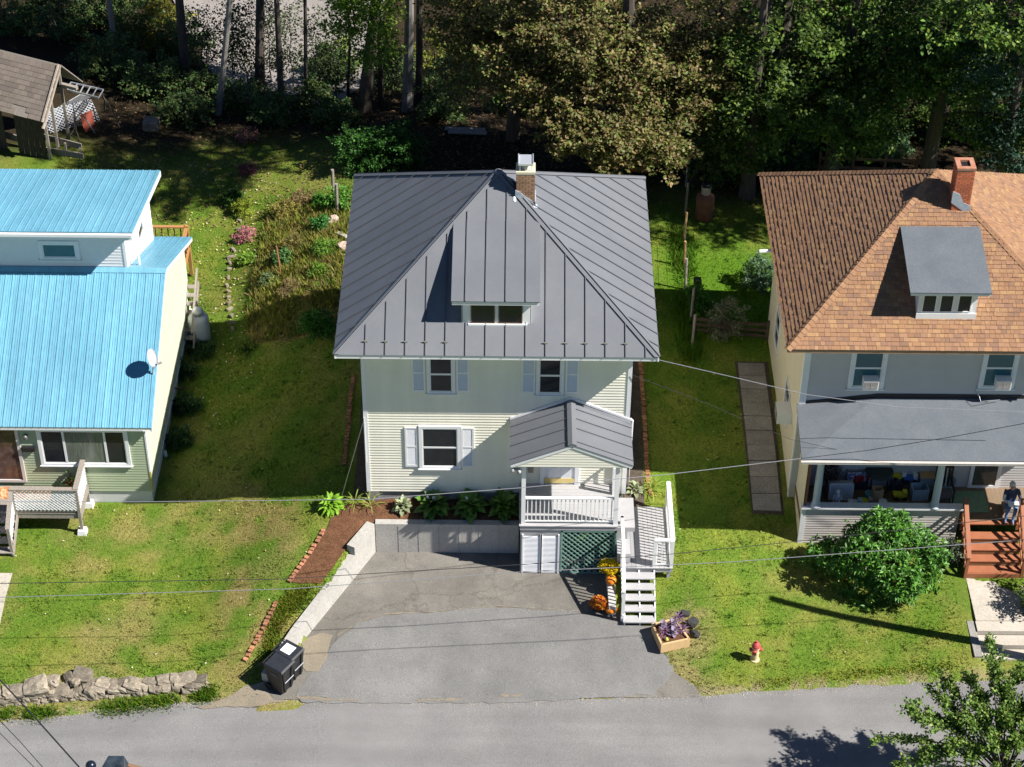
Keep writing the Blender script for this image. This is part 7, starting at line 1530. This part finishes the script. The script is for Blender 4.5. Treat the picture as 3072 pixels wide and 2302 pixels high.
MB().lathe([(.3, 0), (.34, .06), (.345, .9), (.30, 1.02), (.2, 1.1)], c, 22).build('tank_body', m_ru, ru, smooth=True); MB().lathe([(.17, 1.08), (.17, 1.34), (.19, 1.35), (.19, 1.4)], c, 16).build('collar', mat('pale_collar', (.36, .30, .26), rough=.7), ru); MB().lathe([(.15, 1.4), (.16, 1.52), (.12, 1.56)], c, 16).build('cap', m_black, ru)
c = P3(PT(2088, 900)); pp = thing('planter_post', 'dark square pot on the corner post of the wire fence', 'planter', tuple(c)); MB().bar(c, c+Vector((0, 0, .7)), .1, .1).build('post', m_oldwood, pp); MB().box(c.x-.13, c.x+.13, c.y-.13, c.y+.13, c.z+.7, c.z+.9).build('pot', mat('dark_pot', (.04, .045, .03), rough=.8), pp)
# frame whose shadow falls on the lit lawn
c = Vector((10.6, 9.9, zt1(10.6, 9.9))); sf = thing('clothes_frame', 'timber frame behind the shingle-roofed house', 'frame', tuple(c))
MB().bar(c, c+Vector((0, 0, 3.2)), .12, .12).build('post', m_oldwood, sf); MB().bar(c+Vector((-.7, 0, 3.0)), c+Vector((1.5, 0, 3.0)), .1, .12).build('cross_bar', m_oldwood, sf); MB().bar(c+Vector((-.4, 0, 1.4)), c+Vector((.4, 0, 1.4)), .1, .1).build('cross_bar', m_oldwood, sf)

# ================================================================== PORCH OF THE RIGHT HOUSE: PERSON AND CLUTTER
F0 = FZ2
def on_floor(px, py): p = PZ(px, py, F0); return Vector((float(p[0]), min(.74, max(-.5, float(p[1]))), F0))
c = on_floor(2932, 1475); rg = MB().box(14.05, 15.25, -.32, .66, F0+.004, F0+.018).build('rug', mat('green_carpet', (.17, .28, .18), (.23, .35, .23), scale=6, rough=.98, fine=1, fscale=40, famt=.2), loc=(14.6, .2, F0)); tag(rg, 'green carpet on the porch floor above the brown stairs', 'rug')
# rocking chair
rc = thing('rocking_chair', 'black slatted rocking chair at the right end of the porch clutter', 'chair', (13.85, .1, F0)); x, y = 13.85, .12
m_ch = mat('chair_black', (.02, .018, .02), (.04, .036, .036), rough=.5)
MB().box(x-.26, x+.26, y-.27, y+.23, F0+.42, F0+.46).build('seat', mat('seat_grey', (.10, .10, .11), (.15, .15, .16), rough=.8), rc)
for sx_ in (-.25, .25):
    MB().bar((x+sx_, y+.22, F0+.05), (x+sx_, y+.34, F0+1.2), .045, .045).build('back_post', m_ch, rc); MB().bar((x+sx_, y-.25, F0+.05), (x+sx_, y-.25, F0+.68), .045, .045).build('leg', m_ch, rc)
    MB().bar((x+sx_, y-.32, F0+.69), (x+sx_, y+.26, F0+.69), .07, .03).build('arm', m_ch, rc)
    MB().tube([(x+sx_, y-.45, F0+.10), (x+sx_, y-.15, F0+.03), (x+sx_, y+.2, F0+.03), (x+sx_, y+.55, F0+.12)], .025, 6).build('rocker', m_ch, rc)
for i in range(5): xx = x-.16+.08*i; MB().bar((xx, y+.25, F0+.46), (xx, y+.33, F0+1.15), .035, .015).build('slat', mat('slat_pale', (.5, .48, .46), rough=.7) if i % 2 else m_ch, rc)
MB().bar((x-.26, y+.34, F0+1.18), (x+.26, y+.34, F0+1.18), .03, .09).build('top_slat', m_ch, rc)
def basket_plant(label, c, r, pal, n=700):
    t = thing('plant_basket', label, 'plant', tuple(c)); MB().lathe([(.14, 0), (.2, .2)], c, 14).build('pot', m_black, t); C = np.array(c)+np.array([0, 0, .2+r*.8])
    P = C+rdir(n)*r*rng.uniform(.5, 1, (n, 1)); leaf_cloud(P, rdir(n), np.full(n, .07), np.full(n, .04), np.array(pal)[rng.integers(0, len(pal), n)]*rng.uniform(.6, 1.4, (n, 1)), m_leaf, 'foliage', t, 'stuff')
def crate(label, c, w, d, h, m, rz=0, lid=None, name='storage_box'):
    t = thing(name, label, 'box', tuple(c)); T = Matrix.Translation(c) @ Matrix.Rotation(rz, 4, 'Z'); th = .02
    for e in ((-w/2, w/2, -d/2, -d/2+th), (-w/2, w/2, d/2-th, d/2), (-w/2, -w/2+th, -d/2+th, d/2-th), (w/2-th, w/2, -d/2+th, d/2-th)):
        mb = MB().box(e[0], e[1], e[2], e[3], 0, h); mb.v = [tuple(T @ Vector(v)) for v in mb.v]; mb.build('side', m, t)
    mb = MB().box(-w/2+th, w/2-th, -d/2+th, d/2-th, 0, .02); mb.v = [tuple(T @ Vector(v)) for v in mb.v]; mb.build('bottom', m, t)
    if lid: mb = MB().box(-w/2-.02, w/2+.02, -d/2-.02, d/2+.02, h+.001, h+.04); mb.v = [tuple(T @ Vector(v)) for v in mb.v]; mb.build('lid', lid, t)
    return t
def bucket(label, c, r, h, m, name='bucket'):
    t = thing(name, label, 'bucket', tuple(c)); MB().lathe([(r*.75, 0), (r, h), (r*1.06, h), (r*1.06, h-.02)], c, 16).build('pail', m, t); c = Vector(c)
    MB().tube([c+Vector((r*math.cos(a)*1.0, 0, h+r*.7*math.sin(a))) for a in np.linspace(0, math.pi, 9)], .006, 5).build('handle', m_galv, t)
def toy(label, c, m1, m2):
    t = thing('toy_truck', label, 'toy', tuple(c)); c = Vector(c); MB().hexa([c+Vector(v) for v in ((-.2, -.1, .08), (.2, -.1, .08), (.2, .1, .08), (-.2, .1, .08))], [c+Vector(v) for v in ((-.24, -.11, .22), (.05, -.11, .2), (.05, .11, .2), (-.24, .11, .22))]).build('body', m1, t)
    MB().box(c.x+.06, c.x+.19, c.y-.1, c.y+.1, c.z+.085, c.z+.3).build('cab', m2, t)
    for dx in (-.13, .13):
        for dy in (-.12, .12): MB().tube([c+Vector((dx, dy-.02, .07)), c+Vector((dx, dy+.02, .07))], .07, 10).build('wheel', m_black, t)
def pm(n, a, r=.5): return mat('plastic_'+n, a, tuple(v*1.15 for v in a), scale=6, rough=r)
yel, blu, wht, red, lbl, teal, card = pm('yellow', (.62, .56, .04)), pm('blue', (.05, .16, .5)), pm('white', (.7, .72, .75)), pm('red', (.4, .03, .03)), pm('pale_blue', (.35, .48, .58)), pm('teal', (.12, .3, .34)), pm('card', (.5, .33, .18), .9)
basket_plant('dried purple-brown plant in a pot beside the left porch column', on_floor(2490, 1475)+Vector((0, .1, .25)), .33, [(.12, .07, .09), (.2, .14, .13), (.08, .09, .04)])
t = thing('plastic_crate', 'white lattice-sided plastic crate behind the small statue', 'crate', tuple(on_floor(2520, 1500))); p = on_floor(2520, 1500)
lattice('front_panel', wht, t, (p.x-.38, p.y-.02, F0+.02), (1, 0, 0), (0, .15, 1), .76, .62, gap=.05, sw=.022, border=.05); MB().box(p.x-.38, p.x+.38, p.y+.06, p.y+.35, F0+.01, F0+.5).build('crate_body', pm('dull_white', (.42, .46, .5)), t)
p = on_floor(2507, 1520); t = thing('statue', 'small white cherub statue behind the half wall', 'statue', tuple(p)); MB().box(p.x-.11, p.x+.11, p.y-.1, p.y+.1, F0, F0+.12).build('plinth', m_found, t)
sb = MB(); sb.lathe([(.10, .12), (.12, .2), (.075, .34), (.095, .46), (.05, .53), (.04, .55)], p, 12); sb.ball(p+Vector((0, -.01, .62)), (.075, .08, .09), 10, 7); sb.tube([p+Vector((-.08, 0, .48)), p+Vector((-.14, -.06, .38)), p+Vector((-.03, -.11, .36))], [.03, .028, .022], 6); sb.tube([p+Vector((.08, 0, .48)), p+Vector((.14, -.06, .38)), p+Vector((.03, -.11, .36))], [.03, .028, .022], 6); sb.tube([p+Vector((-.06, 0, .2)), p+Vector((-.09, -.12, .2)), p+Vector((-.07, -.15, .12))], [.04, .035, .03], 6)
sb.build('figure', wht, t, smooth=True)
crate('red plastic basket with odds and ends on the porch', on_floor(2575, 1455)+Vector((0, .15, .3)), .5, .35, .25, red, .3, name='basket')
crate('stack base box under the red basket', on_floor(2575, 1455)+Vector((0, .15, 0)), .5, .4, .29, pm('dark', (.05, .05, .07)))
crate('blue and white patterned bag in the porch corner', on_floor(2555, 1420)+Vector((0, .1, .3)), .6, .25, .4, mat('patterned_bag', (.04, .06, .3), (.6, .6, .65), scale=14, rough=.7, spread=.08), .1, name='bag')
tb = thing('side_table', 'dark covered table in the middle of the porch clutter', 'table', tuple(on_floor(2625, 1440))); p = on_floor(2625, 1440)
MB().lathe([(.42, .7), (.44, .74), (.40, .78)], p, 20).build('top', pm('cover', (.04, .05, .05), .8), tb)
for dx, dy in ((-.25, -.2), (.25, -.2), (-.25, .2), (.25, .2)): MB().bar(p+Vector((dx, dy, 0)), p+Vector((dx, dy, .7)), .04, .04).build('leg', m_ch, tb)
crate('tall tan cardboard box standing on the porch floor', on_floor(2628, 1505), .3, .25, .55, card, .15, name='cardboard_box')
bucket('teal pail left of the cardboard box', on_floor(2605, 1500), .14, .3, teal); bucket('white bucket right of the cardboard box', on_floor(2646, 1522), .13, .25, wht); bucket('smaller white tub beside the white bucket', on_floor(2668, 1528), .1, .2, pm('offwhite', (.6, .62, .66)))
toy('yellow and grey toy truck left of the cardboard box', on_floor(2597, 1515), yel, pm('grey', (.3, .3, .32))); toy('white and blue toy by the half wall left of the yellow one', on_floor(2565, 1520), wht, lbl); toy('yellow toy digger in the middle of the clutter', on_floor(2700, 1495), yel, yel); toy('yellow and white toy at the back of the clutter', on_floor(2690, 1450)+Vector((0, .1, .35)), yel, wht)
crate('dark box carrying the yellow and white toy', on_floor(2690, 1450)+Vector((0, .1, 0)), .5, .4, .345, pm('dark', (.05, .05, .07)))
crate('pale blue storage tub left of the second column', on_floor(2755, 1490), .5, .38, .42, lbl, .1); crate('taller pale box behind the second column', on_floor(2768, 1440), .42, .35, .6, pm('grey_blue', (.26, .3, .34)), -.1, lid=card)
toy('blue and white plastic toy beside the storage tub', on_floor(2725, 1455)+Vector((0, .05, .3)), blu, wht); crate('cloth-covered box under the blue toy', on_floor(2725, 1455)+Vector((0, .05, 0)), .45, .4, .295, pm('brownish', (.14, .09, .07)))
t = thing('round_planter', 'large grey-blue planter right of the second column', 'planter', tuple(on_floor(2828, 1475))); p = on_floor(2828, 1475); MB().lathe([(.2, 0), (.3, .2), (.34, .42), (.36, .44), (.36, .48), (.3, .47)], p, 20).build('tub', pm('slate', (.16, .22, .28)), t, smooth=True)
basket_plant('dry brown plant on the large grey-blue planter', on_floor(2828, 1475)+Vector((0, .02, .45)), .22, [(.2, .15, .1), (.14, .1, .07)], 300)
# ---- seated person (cut by the right edge)
def person():
    h = Vector((15.88, -.22, F0)); t = thing('person', 'person in dark jacket and blue jeans sitting on the porch reading', 'person', tuple(h))
    J = dict(pel=(0, .08, .30), sp=(0, .12, .50), ch=(-.01, .10, .70), nk=(-.02, .06, .86), hd=(-.04, .01, .96), ht=(-.05, .0, 1.06),
             lh=(-.10, .06, .30), lk=(-.17, -.40, .46), la=(-.22, -.50, .08), lt=(-.25, -.68, .04), rh=(.10, .06, .30), rk=(.06, -.42, .46), ra=(.0, -.52, .08), rt=(-.02, -.70, .04),
             ls=(-.19, .08, .77), le=(-.27, -.08, .55), lw=(-.16, -.29, .56), rs=(.18, .08, .77), re=(.25, -.06, .55), rw=(.10, -.29, .56))
    rad = dict(pel=.16, sp=.145, ch=.155, nk=.06, hd=.085, ht=.075, lh=.1, lk=.07, la=.045, lt=.035, rh=.1, rk=.07, ra=.045, rt=.035, ls=.075, le=.05, lw=.032, rs=.075, re=.05, rw=.032)
    E = [('pel', 'sp'), ('sp', 'ch'), ('ch', 'nk'), ('nk', 'hd'), ('hd', 'ht'), ('pel', 'lh'), ('lh', 'lk'), ('lk', 'la'), ('la', 'lt'), ('pel', 'rh'), ('rh', 'rk'), ('rk', 'ra'), ('ra', 'rt'), ('ch', 'ls'), ('ls', 'le'), ('le', 'lw'), ('ch', 'rs'), ('rs', 're'), ('re', 'rw')]
    names = list(J)
    for s, w in (('l', 'lw'), ('r', 'rw')):       # five fingers on each hand, curled round the book
        base = Vector(J[w]); sg = 1 if s == 'l' else -1
        for i in range(5):
            k = s+'f%d' % i
            if i < 4:
                J[k+'a'] = tuple(base+Vector((sg*(.035+.012*i), -.06-.012*i, .02-.012*i))); J[k+'b'] = tuple(base+Vector((sg*(.075+.008*i), -.075-.014*i, .0-.012*i)))
            else:
                J[k+'a'] = tuple(base+Vector((sg*.03, -.025, .045))); J[k+'b'] = tuple(base+Vector((sg*.06, -.04, .06)))
            rad[k+'a'] = .0105; rad[k+'b'] = .0085; names += [k+'a', k+'b']; E += [(w, k+'a'), (k+'a', k+'b')]
    me = bpy.data.meshes.new('body'); me.from_pydata([J[n] for n in names], [(names.index(a), names.index(b)) for a, b in E], [])
    o = bpy.data.objects.new('body', me); COL.objects.link(o); md = o.modifiers.new('Skin', 'SKIN'); md.use_smooth_shade = True; o.modifiers.new('Subsurf', 'SUBSURF').levels = 2
    for i, n in enumerate(names):
        v = me.skin_vertices[0].data[i]; v.radius = (rad[n], rad[n]*.82 if n in ('pel', 'sp', 'ch') else rad[n]); v.use_root = (n == 'pel')
    dg = bpy.context.evaluated_depsgraph_get(); dg.update(); ev = bpy.data.meshes.new_from_object(o.evaluated_get(dg)); bpy.data.objects.remove(o)
    mats = [mat('navy_jacket', (.035, .045, .08), (.06, .07, .12), scale=12, rough=.85), mat('blue_jeans', (.08, .17, .38), (.12, .23, .46), scale=10, rough=.9), mat('skin_tone', (.50, .30, .22), (.56, .35, .26), scale=8, rough=.55), mat('mauve_shoe', (.16, .13, .18), (.22, .18, .24), rough=.8), mat('white_sleeve', (.66, .66, .66), (.74, .74, .74), rough=.8)]
    ev.materials.clear()
    for m in mats: ev.materials.append(m)
    for p in ev.polygons:
        c = p.center; k = 0
        if c.z > .85: k = 2
        elif c.y < -.25 and c.z > .535: k = 2
        elif c.z < .10 and c.y < -.4: k = 3
        elif c.z < .41 or (c.y < -.1 and c.z < .54 and abs(c.x) < .235): k = 1
        elif c.x < -.2 and c.z < .7: k = 4
        p.material_index = k
    o = bpy.data.objects.new('body', ev); COL.objects.link(o); o.parent = t; OFF[o] = Vector(h)
    hc = h+Vector((-.05, .03, 1.01))
    hr = MB(); hr.ball(hc+Vector((.005, .035, .035)), (.098, .10, .10), 14, 9, jit=.05); hr.build('hair', mat('grey_hair', (.55, .52, .47), (.68, .65, .6), scale=40, rough=.8), t, smooth=True)
    fc = MB(); f = h+Vector((-.055, -.08, .99)); fc.ball(f+Vector((0, -.005, -.005)), (.014, .02, .022), 6, 5); fc.build('nose', mats[2], t, smooth=True)
    for s in (-1, 1): MB().ball(f+Vector((s*.032, .012, .022)), (.012, .008, .008), 6, 5).build('eye', m_black, t); MB().ball(hc+Vector((s*.088, -.03, -.02)), (.014, .02, .03), 6, 5).build('ear', mats[2], t, smooth=True)
    MB().ball(f+Vector((0, .008, -.042)), (.024, .008, .006), 8, 5).build('mouth', mat('lips', (.35, .13, .11), rough=.6), t)
    MB().box(h.x-.21, h.x+.21, h.y-.1, h.y+.26, F0+.02, F0+.17).build('seat_cushion_box', m_oldwood, None, loc=(h.x, h.y, F0))
    return h
h = person()
for o in list(bpy.data.objects):
    if o.name == 'seat_cushion_box': o.name = 'seat_crate'; tag(o, 'low wooden crate under the seated person', 'crate')
bk = thing('book', 'white open book held by the seated person', 'book', (h.x-.03, h.y-.36, F0+.57))
for s in (-1, 1):
    c = Vector((h.x-.03, h.y-.36, F0+.57)); MB().hexa([c+Vector(v) for v in ((0, -.1, 0), (s*.16, -.1, .03), (s*.16, .1, .06), (0, .1, .03))][::s], [c+Vector(v) for v in ((0, -.1, .015), (s*.16, -.1, .045), (s*.16, .1, .075), (0, .1, .045))][::s]).build('page_block', pm('paper', (.74, .76, .8), .8), bk)
